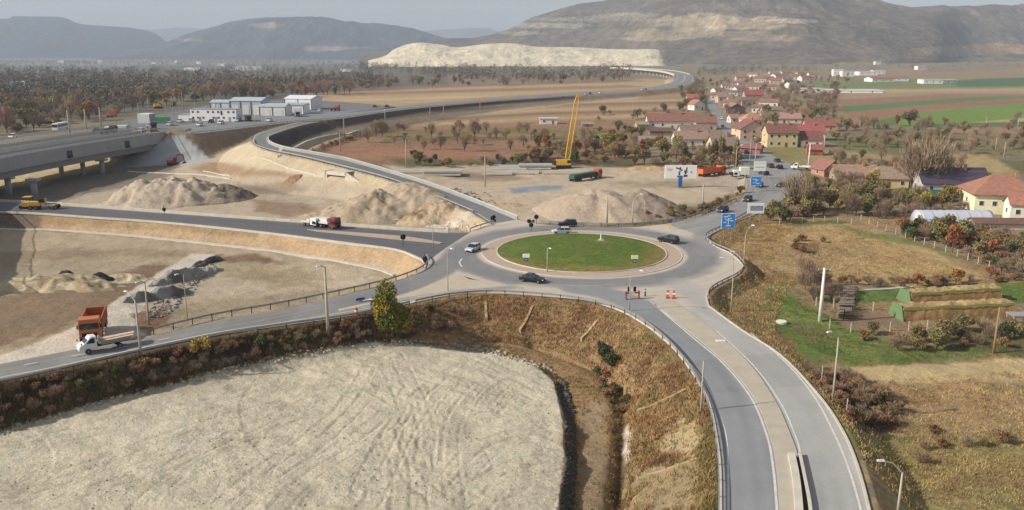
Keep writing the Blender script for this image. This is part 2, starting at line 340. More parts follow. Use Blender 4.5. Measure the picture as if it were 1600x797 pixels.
# dusty building ground on both sides of the ramp
zone([(600,258),(640,262),(760,258),(900,259),(1060,264),(1165,272),(1172,285),(1165,302),(1110,335),(1040,350),(835,349),(809,343),(740,315),(640,280)], (186,166,138), .05, 3)
zone([(980,345),(1040,322),(1100,320),(1160,296),(1172,300),(1118,329),(1040,352),(985,354)], (128,108,74), .9, 4)
zone([(950,284),(1060,282),(1130,284),(1080,294),(980,292)], (158,142,112), .3, 5)
zone([(700,268),(790,272),(830,280),(760,284),(700,276)], (150,128,102), .1, 5)
zone([(796,294),(880,288),(880,296),(800,302)], (132,140,150), 0, 2)
zone([(850,320),(880,318),(910,336),(880,340)], (142,118,92), .1, 5)
zone([(-300,300),(150,240),(262,222),(330,215),(395,218),(420,240),(600,285),(768,350),(735,363),(600,360),(400,344),(60,322),(-300,312)], (180,162,136), .05, 3)
zone([(-300,240),(150,240),(240,232),(290,250),(250,285),(160,300),(60,318),(-300,318)], (128,116,100), .1, 4)
zone([(-300,270),(60,262),(100,250),(180,248),(190,262),(100,275),(60,290),(-300,305)], (196,176,132), .1, 4)
zone([(300,262),(340,252),(380,262),(460,270),(500,262),(490,275),(380,275),(310,270)], (160,130,98), .2, 5)
zone([(360,292),(450,284),(480,290),(470,300),(380,306)], (150,132,108), .1, 5)
zone([(395,312),(470,318),(500,330),(450,340),(400,330)], (150,124,98), .1, 5)
zone([(330,225),(395,222),(430,240),(520,262),(530,275),(480,275),(380,256),(320,250)], (196,178,144), .05, 4)
zone([(600,300),(660,320),(735,356),(725,362),(600,348),(560,330)], (176,156,132), .05, 4)
# embankments
zone([(284,211),(345,204),(440,191),(462,191),(420,200),(398,212),(390,222),(350,235),(325,248),(300,232)], (112,92,74), .6, 3)
zone([(395,207),(432,196),(455,192),(425,202),(400,214)], (116,112,62), .7, 2)
zone([(262,214),(286,211),(330,250),(300,256),(170,263),(225,235)], (168,168,167), 0, .3)
zone([(405,232),(430,238),(471,246),(524,259),(600,279),(662,301),(704,318),(768,351),(735,361),(680,332),(640,312),(600,302),(560,290),(500,278),(440,262),(400,242)], (190,170,136), .1, 2)
zone([(418,212),(444,203),(471,195),(535,184),(601,174),(656,168),(780,157),(900,149),(900,153),(780,163),(660,176),(600,186),(530,200),(480,215),(440,236),(430,232)], (70,60,52), .5, 2)
zone([(440,240),(460,226),(520,204),(600,189),(700,176),(900,157),(1000,150),(1000,154),(900,162),(720,182),(620,196),(540,212),(500,228),(480,240)], (176,156,126), .1, 2)
zone([(486,240),(505,226),(560,208),(640,196),(640,201),(570,215),(520,230),(500,244)], (112,82,60), .8, 3)
zone([(-300,322),(50,332),(150,339),(250,346),(400,361),(550,380),(616,389),(651,401),(667,412),(662,424),(640,434),(620,432),(560,412),(500,402),(400,388),(250,372),(120,362),(60,358),(-300,350)], (182,152,112), .5, 2)
zone([(60,334),(200,345),(400,363),(400,372),(250,360),(60,350)], (160,130,92), .7, 4)
zone([(60,330),(66,358),(40,358),(-300,350),(-300,326)], (120,100,78), .5, 3)
# the basin inside the left junction
zone([(-300,352),(0,358),(120,364),(250,374),(400,389),(500,403),(560,413),(640,434),(540,461),(440,483),(330,502),(237,526),(80,553),(-300,620)], (176,156,126), .1, 3)
zone([(-300,470),(0,462),(60,450),(200,438),(260,410),(250,440),(180,480),(60,530),(0,545),(-300,600)], (138,114,88), .3, 6)
zone([(0,395),(100,388),(260,392),(330,396),(300,402),(180,398),(60,408),(0,420)], (156,134,104), .1, 6)
zone([(330,400),(400,396),(450,412),(420,418),(350,408)], (128,102,76), .3, 4)
zone([(170,428),(250,410),(250,425),(200,446),(170,444)], (132,104,82), .5, 5)
zone([(330,410),(560,416),(600,436),(430,478),(330,498),(255,500),(270,462)], (184,166,138), .1, 4)
zone([(330,405),(480,420),(520,440),(430,450),(350,430)], (166,146,112), .3, 8)
zone([(260,480),(330,470),(460,455),(560,452),(440,480),(330,500),(250,508)], (164,146,114), .4, 8)
zone([(0,430),(50,424),(130,410),(60,450),(0,462)], (178,158,126), 0, 3)
zone([(-300,600),(0,557),(60,535),(130,505),(180,470),(250,425),(300,396),(335,398),(300,420),(230,470),(215,500),(237,520),(150,545),(80,556),(-300,622)], (204,192,172), 0, 1.5)
zone([(205,492),(260,480),(268,502),(237,522),(215,515)], (144,112,84), .8, 3)
# south side: overgrown bank, stony edge, levelled pad
zone([(-300,640),(0,596),(80,579),(220,549),(330,527),(440,510),(520,498),(580,488),(640,475),(690,466),(700,545),(620,533),(540,541),(420,563),(300,592),(150,631),(60,655),(-300,740)], (100,82,58), 1, 2)
zone([(-300,632),(0,600),(80,584),(220,553),(330,531),(440,513),(580,490),(580,494),(440,518),(330,536),(220,559),(80,590),(-300,645)], (120,100,70), .8, 2)
zone([(640,470),(760,456),(900,466),(985,492),(1045,535),(1100,610),(1122,700),(1127,900),(850,900),(880,700),(866,598),(780,553),(640,533)], (150,118,78), 1, 2)
zone([(660,532),(780,530),(880,548),(940,590),(965,640),(965,797),(960,900),(870,900),(885,720),(884,640),(862,592),(800,560),(700,545)], (158,126,82), .6, 4)
zone([(905,650),(945,610),(950,680),(948,797),(900,797),(910,720)], (156,132,100), .2, 6)
zone([(955,560),(1000,500),(1045,540),(1085,600),(1000,640),(985,650),(950,600)], (156,126,84), 1, 4)
zone([(1000,640),(1085,602),(1098,640),(1090,700),(980,720),(985,660)], (150,122,78), .8, 4)
zone([(1020,690),(1060,655),(1092,660),(1094,715),(1040,712)], (182,160,118), .3, 9)
zone([(985,740),(1060,715),(1094,720),(1094,797),(1094,900),(975,900),(975,797)], (150,130,92), .6, 6)
zone([(1092,640),(1108,650),(1122,700),(1127,797),(1127,900),(1092,900),(1092,720)], (124,108,56), .8, 3)
zone([(1010,508),(1040,538),(1072,575),(1098,618),(1088,625),(1062,585),(1030,545),(1000,515)], (132,116,66), .8, 3)
zone([(940,600),(960,610),(978,650),(976,720),(972,900),(955,900),(962,720),(960,650)], (104,84,56), .9, 4)
zone([(978,665),(984,668),(986,720),(976,726),(974,690)], (190,178,160), .1, 2)
zone(padpx, (196,184,158), 0, 3)
for a in range(26):
    cx_ = rng.uniform(0, 860); cy_ = rng.uniform(570, 797); l = rng.uniform(20, 90); t_ = rng.uniform(2, 7)
    zone([(cx_ - l, cy_ + rng.uniform(-4, 12)), (cx_, cy_ - t_), (cx_ + l, cy_ - rng.uniform(-4, 14)), (cx_, cy_ + t_)], (178,165,140) if a % 2 else (202,191,170), 0, 9)
# east side
zone([(1104,371),(1167,336),(1205,320),(1240,300),(1700,300),(1700,470),(1200,470),(1106,478),(1110,452),(1150,430),(1160,420),(1140,395)], (154,126,86), 1, 4)
zone([(1106,478),(1110,455),(1160,425),(1230,440),(1700,430),(1700,1000),(1440,1000),(1345,730),(1281,621),(1221,557),(1161,518)], (150,124,84), 1, 3)
zone([(1180,350),(1260,345),(1330,350),(1400,370),(1470,395),(1535,430),(1530,440),(1420,446),(1300,440),(1240,432),(1190,400)], (176,146,96), .55, 5)
zone([(1240,385),(1275,378),(1290,388),(1270,398),(1245,396)], (130,96,64), 1, 3)
zone([(1300,352),(1420,372),(1500,400),(1560,430),(1520,412),(1440,385),(1340,368)], (118,120,60), .7, 3)
zone([(1225,350),(1300,342),(1330,348),(1240,355)], (100,104,54), .8, 3)
zone([(1200,450),(1230,445),(1250,470),(1290,490),(1340,520),(1420,545),(1500,545),(1600,540),(1600,555),(1460,562),(1340,572),(1270,562),(1215,525),(1198,490)], (102,122,50), .9, 8)
zone([(1230,470),(1270,490),(1330,520),(1330,545),(1270,530),(1225,500)], (124,140,60), .9, 9)
zone([(1240,500),(1300,520),(1290,540),(1240,520)], (134,122,76), .9, 9)
zone([(1350,540),(1480,548),(1470,556),(1350,552)], (124,132,62), .9, 8)
zone([(1340,455),(1480,445),(1620,440),(1700,440),(1700,470),(1600,475),(1440,468),(1330,475)], (98,122,50), .7, 3)
zone([(1450,545),(1500,515),(1700,505),(1700,548),(1600,556)], (108,98,56), .9, 5)
zone([(1318,487),(1410,486),(1412,510),(1320,514)], (140,114,88), .1, 3)
zone([(1160,480),(1190,500),(1240,540),(1290,590),(1330,660),(1310,660),(1270,605),(1215,552),(1165,512)], (128,100,68), .9, 4)
zone([(1320,575),(1460,568),(1700,556),(1700,600),(1500,600),(1380,600)], (192,166,114), .3, 3)
zone([(1360,600),(1700,592),(1700,680),(1420,672),(1400,630)], (164,134,90), .6, 5)
zone([(1250,560),(1330,590),(1400,625),(1400,672),(1330,672),(1290,620)], (104,74,54), 1, 5)
zone([(1290,640),(1340,668),(1360,720),(1340,720)], (118,110,62), .8, 4)
zone([(1360,680),(1700,672),(1700,1000),(1460,1000)], (140,124,72), .8, 5)
# village and the fields behind it
zone([(1085,110),(1330,105),(1310,150),(1320,200),(1300,240),(1450,262),(1700,300),(1700,350),(1420,340),(1250,330),(1240,262),(1185,230),(1150,235),(1155,262),(990,262),(990,190),(1085,170)], (142,124,92), .7, 4)
zone([(1150,232),(1163,240),(1168,300),(1150,300),(1090,290),(1120,270)], (172,156,134), .1, 3)
zone([(1185,228),(1260,222),(1275,245),(1245,262),(1208,242)], (138,128,74), .7, 3)
zone([(1240,250),(1290,236),(1420,238),(1560,250),(1600,262),(1600,275),(1440,268),(1300,262)], (160,136,90), .6, 4)
zone([(1290,215),(1400,215),(1480,235),(1460,250),(1320,235)], (120,118,68), .8, 4)
zone([(1440,240),(1540,242),(1590,262),(1540,282),(1440,262)], (172,148,96), .5, 3)
zone([(1560,250),(1700,258),(1700,280),(1600,276)], (108,110,64), .7, 3)
zone([(1460,190),(1700,190),(1700,250),(1500,240),(1400,215)], (130,116,76), .9, 4)
zone([(1310,140),(1700,132),(1700,200),(1470,196),(1310,195)], (150,122,88), .4, 2)
FLD = [((1270,128),(1700,118),(1700,134),(1270,139),(116,128,72)),((1310,140),(1700,138),(1700,146),(1310,147),(172,150,108)),((1310,147),(1500,143),(1700,141),(1700,147),(1312,156),(160,132,96)),
       ((1312,156),(1480,147),(1700,147),(1700,152),(1316,166),(148,112,84)),((1316,166),(1480,155),(1560,150),(1620,150),(1500,163),(1320,176),(98,122,70)),((1430,166),(1700,146),(1700,156),(1440,172),(146,108,78)),
       ((1318,176),(1440,165),(1520,158),(1500,165),(1360,186),(1330,184),(150,108,80)),((1350,196),(1400,180),(1520,168),(1640,158),(1700,160),(1700,176),(1600,186),(1500,195),(1400,198),(112,138,54)),
       ((1350,190),(1400,183),(1400,195),(1352,197),(96,116,62)),((1500,193),(1700,176),(1700,182),(1560,196),(176,152,106)),((1440,194),(1600,190),(1700,190),(1700,197),(1440,199),(96,112,60)),((1460,200),(1700,198),(1700,208),(1480,208),(150,120,92)),
       ((1480,128),(1540,122),(1620,121),(1700,122),(1700,133),(1500,136),(82,108,72)),((1330,113),(1480,112),(1700,105),(1700,118),(1500,124),(1340,124),(146,124,90)),((1340,108),(1460,106),(1440,112),(1340,113),(150,120,96))]
for f in FLD: zone(list(f[:-1]), f[-1], .2, 1.5)
zone([(1085,140),(1105,150),(1112,175),(1125,200),(1118,205),(1100,180)], (120,104,74), .8, 3)
def paint(px, py, x, y):
    px = np.clip(px, -290, 1690)
    n = px.shape[0]; c = np.empty((n, 3)); c[:] = s2l((132,118,92)); vg = np.full(n, .6)
    s = np.clip(px_m(x, y, 0) / 8, .05, 2)
    w1 = fbm(x / 2.4, y / 2.4, 11, 3); w2 = fbm(x / 2.4, y / 2.4, 23, 3); f1 = fbm(x / 26, y / 26, 31, 4)
    for poly, rgb, veg, warp in Z:
        a = np.array(poly, float); m = 12
        idx = np.nonzero((px > a[:, 0].min() - m) & (px < a[:, 0].max() + m) & (py > a[:, 1].min() - m) & (py < a[:, 1].max() + m))[0]
        if not len(idx): continue
        k = np.clip(warp, 0, 9) * s[idx] * 2.2
        qx = px[idx] + w1[idx] * k * 2.2; qy = py[idx] + w2[idx] * k
        ins = inpoly(qx, qy, poly); d, _ = linedist(qx, qy * 2.2, [(p_[0], p_[1] * 2.2) for p_ in poly], True); sf = 1.0 + warp * 1.6
        a_ = np.clip(np.where(ins, d, -d) / sf * .5 + .5, 0, 1); a_ = a_ * a_ * (3 - 2 * a_)
        c[idx] += (rgb - c[idx]) * a_[:, None]; vg[idx] += (veg - vg[idx]) * a_
    c *= (1 + .35 * f1 * (.4 + vg))[:, None] * (1 + .25 * w1 * (.3 + vg))[:, None]
    gm = c.mean(1, keepdims=True); c = gm + (c - gm) * .84
    g = fbm(x / 7, y / 7, 41, 3) * vg; c[:, 0] *= 1 + .22 * g; c[:, 2] *= 1 - .25 * g
    return c, vg
def build_ground():
    rows = np.r_[np.arange(1010, 830, -6), np.arange(830, 560, -1.7), np.arange(560, 222, -1.15), np.arange(222, 158, -.42), np.arange(158, 115, -.7), np.arange(115, 84.2, -.5)]
    yy = np.array([P(800, r, -3)[1] for r in rows]); yy = np.r_[8, 22, yy[yy > 30], 11000, 12500]
    uu = np.r_[np.linspace(-1.15, -.66, 30)[:-1], np.arange(-.66, .66, 1.75 / F), np.linspace(.66, 1.15, 30)[1:]]
    X = uu[None, :] * yy[:, None]; Y = np.repeat(yy[:, None], len(uu), 1)
    h, near = H(X, Y, True)
    x = X.ravel(); y = Y.ravel(); z = h.ravel().copy(); px, py = proj(x, y, z)
    # ruts and clods on the levelled pad
    inp = inpoly(x, y, padW); j = np.nonzero(inp)[0]; dk = np.zeros(len(x)); r = np.random.default_rng(5)
    z[j] += fbm(x[j] / 1.1, y[j] / 1.1, 61, 4) * .15 + fbm(x[j] / 5, y[j] / 5, 62, 3) * .35
    def rut(pts, wd=.2, dp=.06):
        q = catmull([P(a, b, -4.6) for a, b in pts], 6); m = 1.5
        b_ = np.nonzero(inp & (x > q[:, 0].min() - m) & (x < q[:, 0].max() + m) & (y > q[:, 1].min() - m) & (y < q[:, 1].max() + m))[0]
        if not len(b_): return
        d, _ = linedist(x[b_], y[b_], q); gap = np.clip(fbm(x[b_] / .9, y[b_] / .9, 71, 2) * 3 + .75, 0, 1)
        for o in (0.0, 1.9):
            g = np.exp(-((d - o) / wd) ** 2); z[b_] -= g * dp * gap; z[b_] += .6 * dp * np.exp(-((d - o - .5) / wd) ** 2) * gap; dk[b_] = np.maximum(dk[b_], g * gap)
    RUTS = [[(610,560),(640,620),(655,680),(650,730),(690,770)],[(560,797),(600,720),(640,650),(700,590),(760,560)],[(640,797),(640,730),(620,670),(650,610)],[(700,797),(690,720),(700,650),(740,600)],[(740,560),(800,590),(850,620)],
            [(0,770),(120,740),(260,690),(420,640),(560,600)],[(40,797),(180,750),(330,700),(470,640)],[(0,700),(150,670),(300,640),(430,600)],[(350,797),(420,740),(500,680),(560,620),(590,570)],[(420,797),(480,740),(560,690),(620,640)],
            [(700,760),(760,700),(830,680),(870,690)],[(730,797),(790,740),(860,720)],[(200,797),(270,740),(380,680)],[(540,560),(620,575),(720,600),(800,640)],[(460,560),(560,590),(660,640)],[(760,640),(800,600),(850,580)]]
    for q in RUTS: rut(q)
    for k in range(34):
        a, b = r.uniform(0, 860), r.uniform(565, 790); t = r.uniform(-.7, .25); l = r.uniform(15, 60); rut([(a, b), (a + l * .5 * math.cos(t), b + l * .5 * math.sin(t) + r.uniform(-4, 4)), (a + l * math.cos(t), b + l * math.sin(t))], .12, .06)
    c, vg = paint(px, py, x, y)
    c *= (1 - .22 * dk)[:, None]
    track = (np.sin((x * .6 + y * .9) * 9) * .5 + .5) * np.clip(fbm(x / 8, y / 8, 77, 2) * 4, 0, 1); c[j] *= (1 - .10 * track[j])[:, None]
    nr, nc = X.shape; I = np.arange(nr * nc).reshape(nr, nc)
    Fq = np.stack([I[:-1, :-1], I[:-1, 1:], I[1:, 1:], I[1:, :-1]], -1).reshape(-1, 4)
    me = np_mesh('ground', np.stack([x, y, z], 1), Fq, True, c, vg)
    return tag(link('ground', me, None, M_ground), 'dry grass, bare soil and fields of the valley floor', kind='structure')
build_ground()
# ---------------------------------------------------------------- roads
ASP = s2l((128,127,127)); DUST = s2l((190,179,165)); TANC = s2l((176,160,142)); NEWA = s2l((98,98,102)); PALE = s2l((168,167,167))
LANES = [  # worn dark wheel lanes, in pixels at road level: points, half width in metres, colour, strength
 ([(545,470),(620,452),(672,432),(705,408),(722,392)], 3.0, ASP, .95), ([(722,415),(760,428),(800,440)], 2.2, ASP, .7),
 ([(560,478),(640,467),(700,459),(800,449)], 1.3, s2l((140,138,136)), .7),
 ([(900,450),(960,462),(1000,480),(1040,505),(1080,548),(1118,602),(1148,660),(1165,720),(1172,797),(1170,900)], 3.2, s2l((138,139,142)), .95),
 ([(1105,395),(1100,370),(1120,352),(1160,330),(1200,302),(1206,280)], 2.6, s2l((140,138,138)), .75), ([(960,350),(1040,345),(1090,336),(1140,322),(1180,300)], 2.2, s2l((132,132,134)), .85),
 ([(1060,440),(1100,470),(1160,515),(1210,580),(1255,660),(1300,760),(1330,880)], 2.6, s2l((160,159,158)), .55)]
LANW = [(catmull([P(a, b, 0) for a, b in l], 4), w_, c_, s_) for l, w_, c_, s_ in LANES]
def road_paint(V, kind):
    x, y = V[:, 0], V[:, 1]; n = len(x); c = np.empty((n, 3))
    basec = {'plaza': DUST, 'A': s2l((124,123,124)), 'B': NEWA, 'C': s2l((138,135,132)), 'D': s2l((178,174,168)), 'E': s2l((150,147,144)), 'M': s2l((128,129,132)), 'O': s2l((96,96,100))}[kind]
    c[:] = basec
    if kind in ('plaza', 'C', 'D', 'E'):
        nz = fbm(x / 4, y / 4, 91, 3)
        if kind == 'plaza':
            rr = np.hypot(x - RC[0], y - RC[1]); ang = np.arctan2(y - RC[1], x - RC[0])
            k = np.clip((rr - RA - .6) / .8, 0, 1) * np.clip((29.5 + 1.6 * nz - rr) / 3.0, 0, 1); c += (ASP - c) * (k * .95)[:, None]
        if kind == 'plaza': c *= (1 + .22 * fbm(rr * 1.1, ang * 4, 97, 4) + .10 * fbm(x / 1.5, y / 1.5, 98, 3))[:, None]
        for q, wd, cc, st in LANW:
            d, _ = linedist(x, y, q); k = np.clip((wd + nz * .8 - d) / 1.2 + .5, 0, 1) * st; c += (cc - c) * k[:, None]
        if kind == 'E':
            k = np.clip((y - 300) / 60, 0, 1); c += (s2l((138,137,138)) - c) * k[:, None]
    c = c * .93
    return c * (1 + .10 * fbm(x / 5, y / 5, 95, 4) + .07 * fbm(x / .8, y / 14, 96, 3))[:, None]
def wear(V, c, nc, seed=0, amp=1.0):
    q = V.reshape(-1, nc, 3); w_ = np.linalg.norm(q[:, 0] - q[:, -1], axis=1); s = np.r_[0, np.cumsum(np.linalg.norm(np.diff(q[:, nc // 2], axis=0), axis=1))]
    lat = np.linspace(0, 1, nc)[None, :] * w_[:, None]; S = np.repeat(s[:, None], nc, 1)
    band = np.cos((lat - .9) * 2 * math.pi / 1.85) * .035 + fbm(lat * 1.1, S / 30, 500 + seed, 4) * .34 + fbm(lat * 3, S / 6, 510 + seed, 3) * .10
    edge = np.exp(-np.minimum(lat, w_[:, None] - lat) / .5) * .22 * (vnoise(S / 4, lat, 520) + .3); patch = (vnoise(np.floor(S / 11), np.floor(lat / 3.6) * 0 + seed, 530) > .86) * -.10
    return c * (1 + amp * (band + patch)).reshape(-1, 1) + (DUST * .9 - c) * edge.reshape(-1, 1)
def grid_faces(nr, nc): I = np.arange(nr * nc).reshape(nr, nc); return np.stack([I[:-1, :-1], I[:-1, 1:], I[1:, 1:], I[1:, :-1]], -1).reshape(-1, 4)
ROADN = {'A': ('ramp_road', 'grey ramp road curving down from the motorway'), 'B': ('new_road', 'dark fresh road running left from the roundabout'), 'C': ('west_road', 'road with a van running to the lower left'), 'D': ('south_road', 'wide split road leaving at the bottom right'),
         'E': ('village_road', 'road leading from the roundabout into the village'), 'M': ('motorway', 'motorway curving through the fields'), 'O': ('slip_road', 'slip road beside the overpass')}
def lerp_strip(k, t0, t1, dz, i0=0, i1=None, lat=None):
    A, B = STR[k]; A = A[i0:i1]; B = B[i0:i1]; n = max(2, lat or int(np.linalg.norm(A - B, axis=1).max() * (t1 - t0) / .9) + 2)
    ts = np.linspace(t0, t1, n); V = A[:, None, :] * (1 - ts)[None, :, None] + B[:, None, :] * ts[None, :, None]; V = V.copy(); V[..., 2] += dz
    return V.reshape(-1, 3), grid_faces(len(A), n)
def densify(k, m):
    A, B = STR[k]; return resample(A, n=m), resample(B, n=m)
STR0 = dict(STR)
for k, m in (('A', 180), ('B', 160), ('C', 160), ('D', 160), ('E', 220), ('M', 300), ('O', 40)): STR[k] = densify(k, m)
for k in 'MOABCDE':
    V, Fq = lerp_strip(k, 0, 1, {'A': .0, 'D': 0, 'C': 0, 'E': 0, 'B': 0, 'M': .004, 'O': -.05}[k])
    if k == 'A':  V[:, 2] += .03 * np.clip(V[:, 2], 0, 1)
    ncol = len(V) // len(STR[k][0]); cc_ = wear(V, road_paint(V, k), ncol, ord(k))
    tag(link(ROADN[k][0], np_mesh(ROADN[k][0], V, Fq, False, cc_), None, M_road), ROADN[k][1], kind='structure')
# the roundabout's carriageway: rays from the centre to the outline
pl = np.vstack([np.array(plazaW[i]) for i in range(len(plazaW))]); ring = resample(np.vstack([pl, pl[:1]]), step=.8)[:-1]
ang = np.arctan2(ring[:, 1] - RC[1], ring[:, 0] - RC[0]); nr_ = 46; V = []
inner = np.stack([RC[0] + (RA - .3) * np.cos(ang), RC[1] + (RA - .3) * np.sin(ang)], 1)
for k in range(nr_): t = k / (nr_ - 1); q = inner * (1 - t) + ring[:, :2] * t; V.append(np.c_[q, np.full(len(q), .006)])
V = np.stack(V, 0); nrg = V.shape[1]; V = np.concatenate([V, V[:, :1]], 1); sh = V.shape; V = V.reshape(-1, 3)
tag(link('roundabout_road', np_mesh('roundabout_road', V, grid_faces(sh[0], sh[1]), False, road_paint(V, 'plaza')), None, M_road), 'dusty asphalt ring around the green island', kind='structure')
yme = MB(); yv = [tuple(v + np.array([0, 0, -.03])) for v in yardW]; yme.add(yv, [tuple(range(len(yv)))]); M_yard = mat('yard_asphalt', (112,112,114), .9, .08, .15)
tag(yme.build('service_yard', M_yard), 'asphalt yard of the maintenance base', kind='structure')
# ---------------------------------------------------------------- hills
def ridge_fn(pts): q = catmull(pts, 8); return lambda px: np.interp(px, q[:, 0], q[:, 1])
def hill(name, label, top, foot, depth, rgb, x0, x1, patches=(), nx=520, ny=150, rough=1.0, seed=0, back=.5, veg=.8):
    """top: silhouette in the photo; foot: pixel row of its foot; depth: how far the crest lies behind the foot"""
    tp = ridge_fn(top); ft = ridge_fn(foot); pxs = np.linspace(x0, x1, nx); t = np.r_[np.linspace(-.06, 1, ny), np.linspace(1.02, 1 + back, 20)]
    yf = np.array([P(800, q, 0)[1] for q in ft(pxs)]); yc = yf + depth
    Y = yf[None, :] + t[:, None] * depth; u = (pxs - CX) / F * 1.0
    el = (CY - tp(pxs)) / F; zc = HC + yc * (el * cp - sp) / (cp + el * sp)
    u = u / (cp + el * sp); X = u[None, :] * Y
    s = np.clip(t, 0, 1)[:, None]; prof = np.where(t[:, None] <= 1, np.sin(s * math.pi / 2) ** 1.15, 1 - ((t[:, None] - 1) / back) ** 2 * .8)
    sc_ = depth * .28; n = fbm(X / sc_, Y / sc_, 200 + seed, 6); gul = np.abs(fbm(X / (sc_ * .5), Y / (sc_ * 1.2), 210 + seed, 4))
    Zz = zc[None, :] * (prof + rough * (n * .55 - gul * .5) * np.sin(np.clip(s, 0, 1) * math.pi) * .9) + fbm(X / 40, Y / 40, 220 + seed, 3) * 9 * rough * np.clip(s * 4, 0, 1)
    x, y, z = X.ravel(), Y.ravel(), Zz.ravel(); z = np.where(np.repeat(t[:, None] < 0, nx, 1).ravel(), -6, z)
    px, py = proj(x, y, z); c = np.empty((len(x), 3)); c[:] = s2l(rgb); vg = np.full(len(x), veg)
    for a, b, rx, ry, cc in patches:
        ww = fbm(x / (sc_ * .35), y / (sc_ * .35), 230 + seed, 5)
        k = np.clip((1.05 - ((px - a) / rx) ** 2 - ((py - b) / ry) ** 2) * 2.2 + ww * 6 + .1, 0, 1) * .8; c += (s2l(cc) - c) * k[:, None]; vg *= 1 - k * .6
    c *= (1 + 1.1 * fbm(x / 200, y / 200, 240 + seed, 5) + (.45 if name == 'east_hill' else .3) * fbm(x / 420, (z + 20 * fbm(x / 300, y / 300, 77, 3)) / 16, 260 + seed, 4))[:, None]; c = np.clip(c, .01, .6)
    me = np_mesh(name, np.stack([x, y, z], 1), grid_faces(len(t), nx), True, c, vg)
    return tag(link(name, me, None, M_hill), label, kind='structure')
hill('distant_ridge', 'faint ridge closing the valley', [(-500,48),(0,46),(150,44),(240,46),(300,44),(500,60),(640,50),(700,46),(760,44),(900,50),(2100,50)], [(-600,88),(2200,88)], 1500, (100,104,108), -500, 2100, nx=260, ny=40, rough=.4, seed=1)
hill('west_hill', 'blue wooded hill at the left', [(-500,50),(-200,38),(0,30),(15,26),(50,26),(95,27),(130,38),(200,43),(240,52),(270,70),(330,86)], [(-600,91),(400,91)], 1300, (40,54,70), -500, 330, nx=260, ny=70, rough=.6, seed=2)
hill('middle_hill', 'wide grey hill behind the valley', [(150,88),(235,74),(290,54),(350,38),(400,30),(440,27),(500,27),(540,34),(600,39),(650,47),(690,58),(760,72),(820,86)], [(100,93),(900,93)], 1200, (72,74,78), 150, 820, nx=300, ny=80, rough=.8, seed=3,
     patches=[(420,40,30,4,(150,140,118)),(300,62,24,4,(150,142,120)),(520,76,60,4,(140,130,108))])
hill('east_hill', 'long hill of bare woods and dry meadows', [(560,84),(640,74),(700,62),(740,60),(790,48),(815,36),(840,25),(900,9),(960,0),(1040,-16),(1130,-28),(1230,-26),(1310,-10),(1375,4),(1420,13),(1470,12),(1520,14),(1550,12),(1600,7),(1700,-4),(1850,-12),(2100,-20)],
     [(500,98),(900,99),(1060,102),(1300,105),(1450,105),(1600,100),(2200,98)], 1500, (104,92,76), 560, 2100, nx=900, ny=230, rough=.8, seed=4,
     patches=[(1120,35,110,12,(165,148,118)),(1060,52,120,8,(150,134,108)),(860,40,60,4,(152,142,118)),(930,30,80,5,(140,128,104)),(1240,33,34,4,(196,180,158)),(1190,60,60,5,(150,130,108)),(1480,80,60,8,(160,138,104)),(1430,88,40,6,(150,122,94)),(1570,76,60,10,(168,136,96)),(1560,95,60,6,(160,140,98)),
              (1350,100,40,3,(140,130,84)),(980,24,50,4,(146,136,114)),(820,52,40,3,(150,140,116)),(1000,60,60,4,(156,138,112))])
# the pale cutting where the hillside has been dug away
def quarry():
    top = ridge_fn([(560,98),(600,88),(618,76),(650,67),(690,70),(715,74),(760,69),(800,68),(840,73),(900,74),(960,77),(1020,77),(1034,82),(1040,92),(1046,104)]); nx, ny = 420, 60
    pxs = np.linspace(575, 1045, nx); yf = P(800, 105, 0)[1]; t = np.linspace(0, 1, ny)
    el = (CY - top(pxs)) / F; yc = yf + 150; zc = np.maximum(0, HC + yc * (el * cp - sp) / (cp + el * sp)); u = (pxs - CX) / F / (cp + el * sp)
    Y = yf + t[:, None] * 170 + 30 * fbm(pxs[None, :] / 60 + 0 * t[:, None], 0 * pxs[None, :] + t[:, None] * 2, 300, 3); X = u[None, :] * Y
    st = np.clip(t / .72, 0, 1)[:, None]; prof = np.clip(st + .045 * np.sin(st * 25) * (1 - st) * st * 4, 0, 1)
    Zz = zc[None, :] * prof + fbm(X / 40, Y / 12, 301, 5) * 9 * np.sin(st * math.pi) - np.abs(fbm(X / 60, Y / 60, 302, 5)) * 14 * np.sin(st * math.pi)
    x, y, z = X.ravel(), Y.ravel(), Zz.ravel(); c = np.empty((len(x), 3)); c[:] = s2l((214,202,176)); n = fbm(x / 30, z / 8, 303, 4)
    c *= (1 + .4 * n)[:, None]; k = np.clip((n - .1) * 6, 0, 1)[:, None]; c += (s2l((176,158,128)) - c) * k * .6
    tag(link('quarry_face', np_mesh('quarry_face', np.stack([x, y, z], 1), grid_faces(ny, nx), True, c, np.full(len(x), .25)), None, mat_attr('pale_rock', fine=.12, amt=.25, bump=.8, dist=3)), 'pale dug-away hillside', kind='structure')
quarry()
# ---------------------------------------------------------------- the air
def haze():
    V = [(x, y, z) for z in (-22, 520) for x, y in ((-16000, -600), (16000, -600), (16000, 13500), (-16000, 13500))]
    m = MB().add(V, [(3, 2, 1, 0), (4, 5, 6, 7), (0, 1, 5, 4), (1, 2, 6, 5), (2, 3, 7, 6), (3, 0, 4, 7)])
    mt = bpy.data.materials.new('haze'); mt.use_nodes = True; t = mt.node_tree; t.nodes.remove(t.nodes['Principled BSDF'])
    v = nd(t, 'ShaderNodeVolumePrincipled'); v.inputs['Color'].default_value = (.74, .84, 1.0, 1); v.inputs['Density'].default_value = HAZE
    t.links.new(v.outputs[0], t.nodes['Material Output'].inputs['Volume'])
    tag(m.build('haze', mt), 'thin autumn haze over the valley', kind='stuff')
haze()
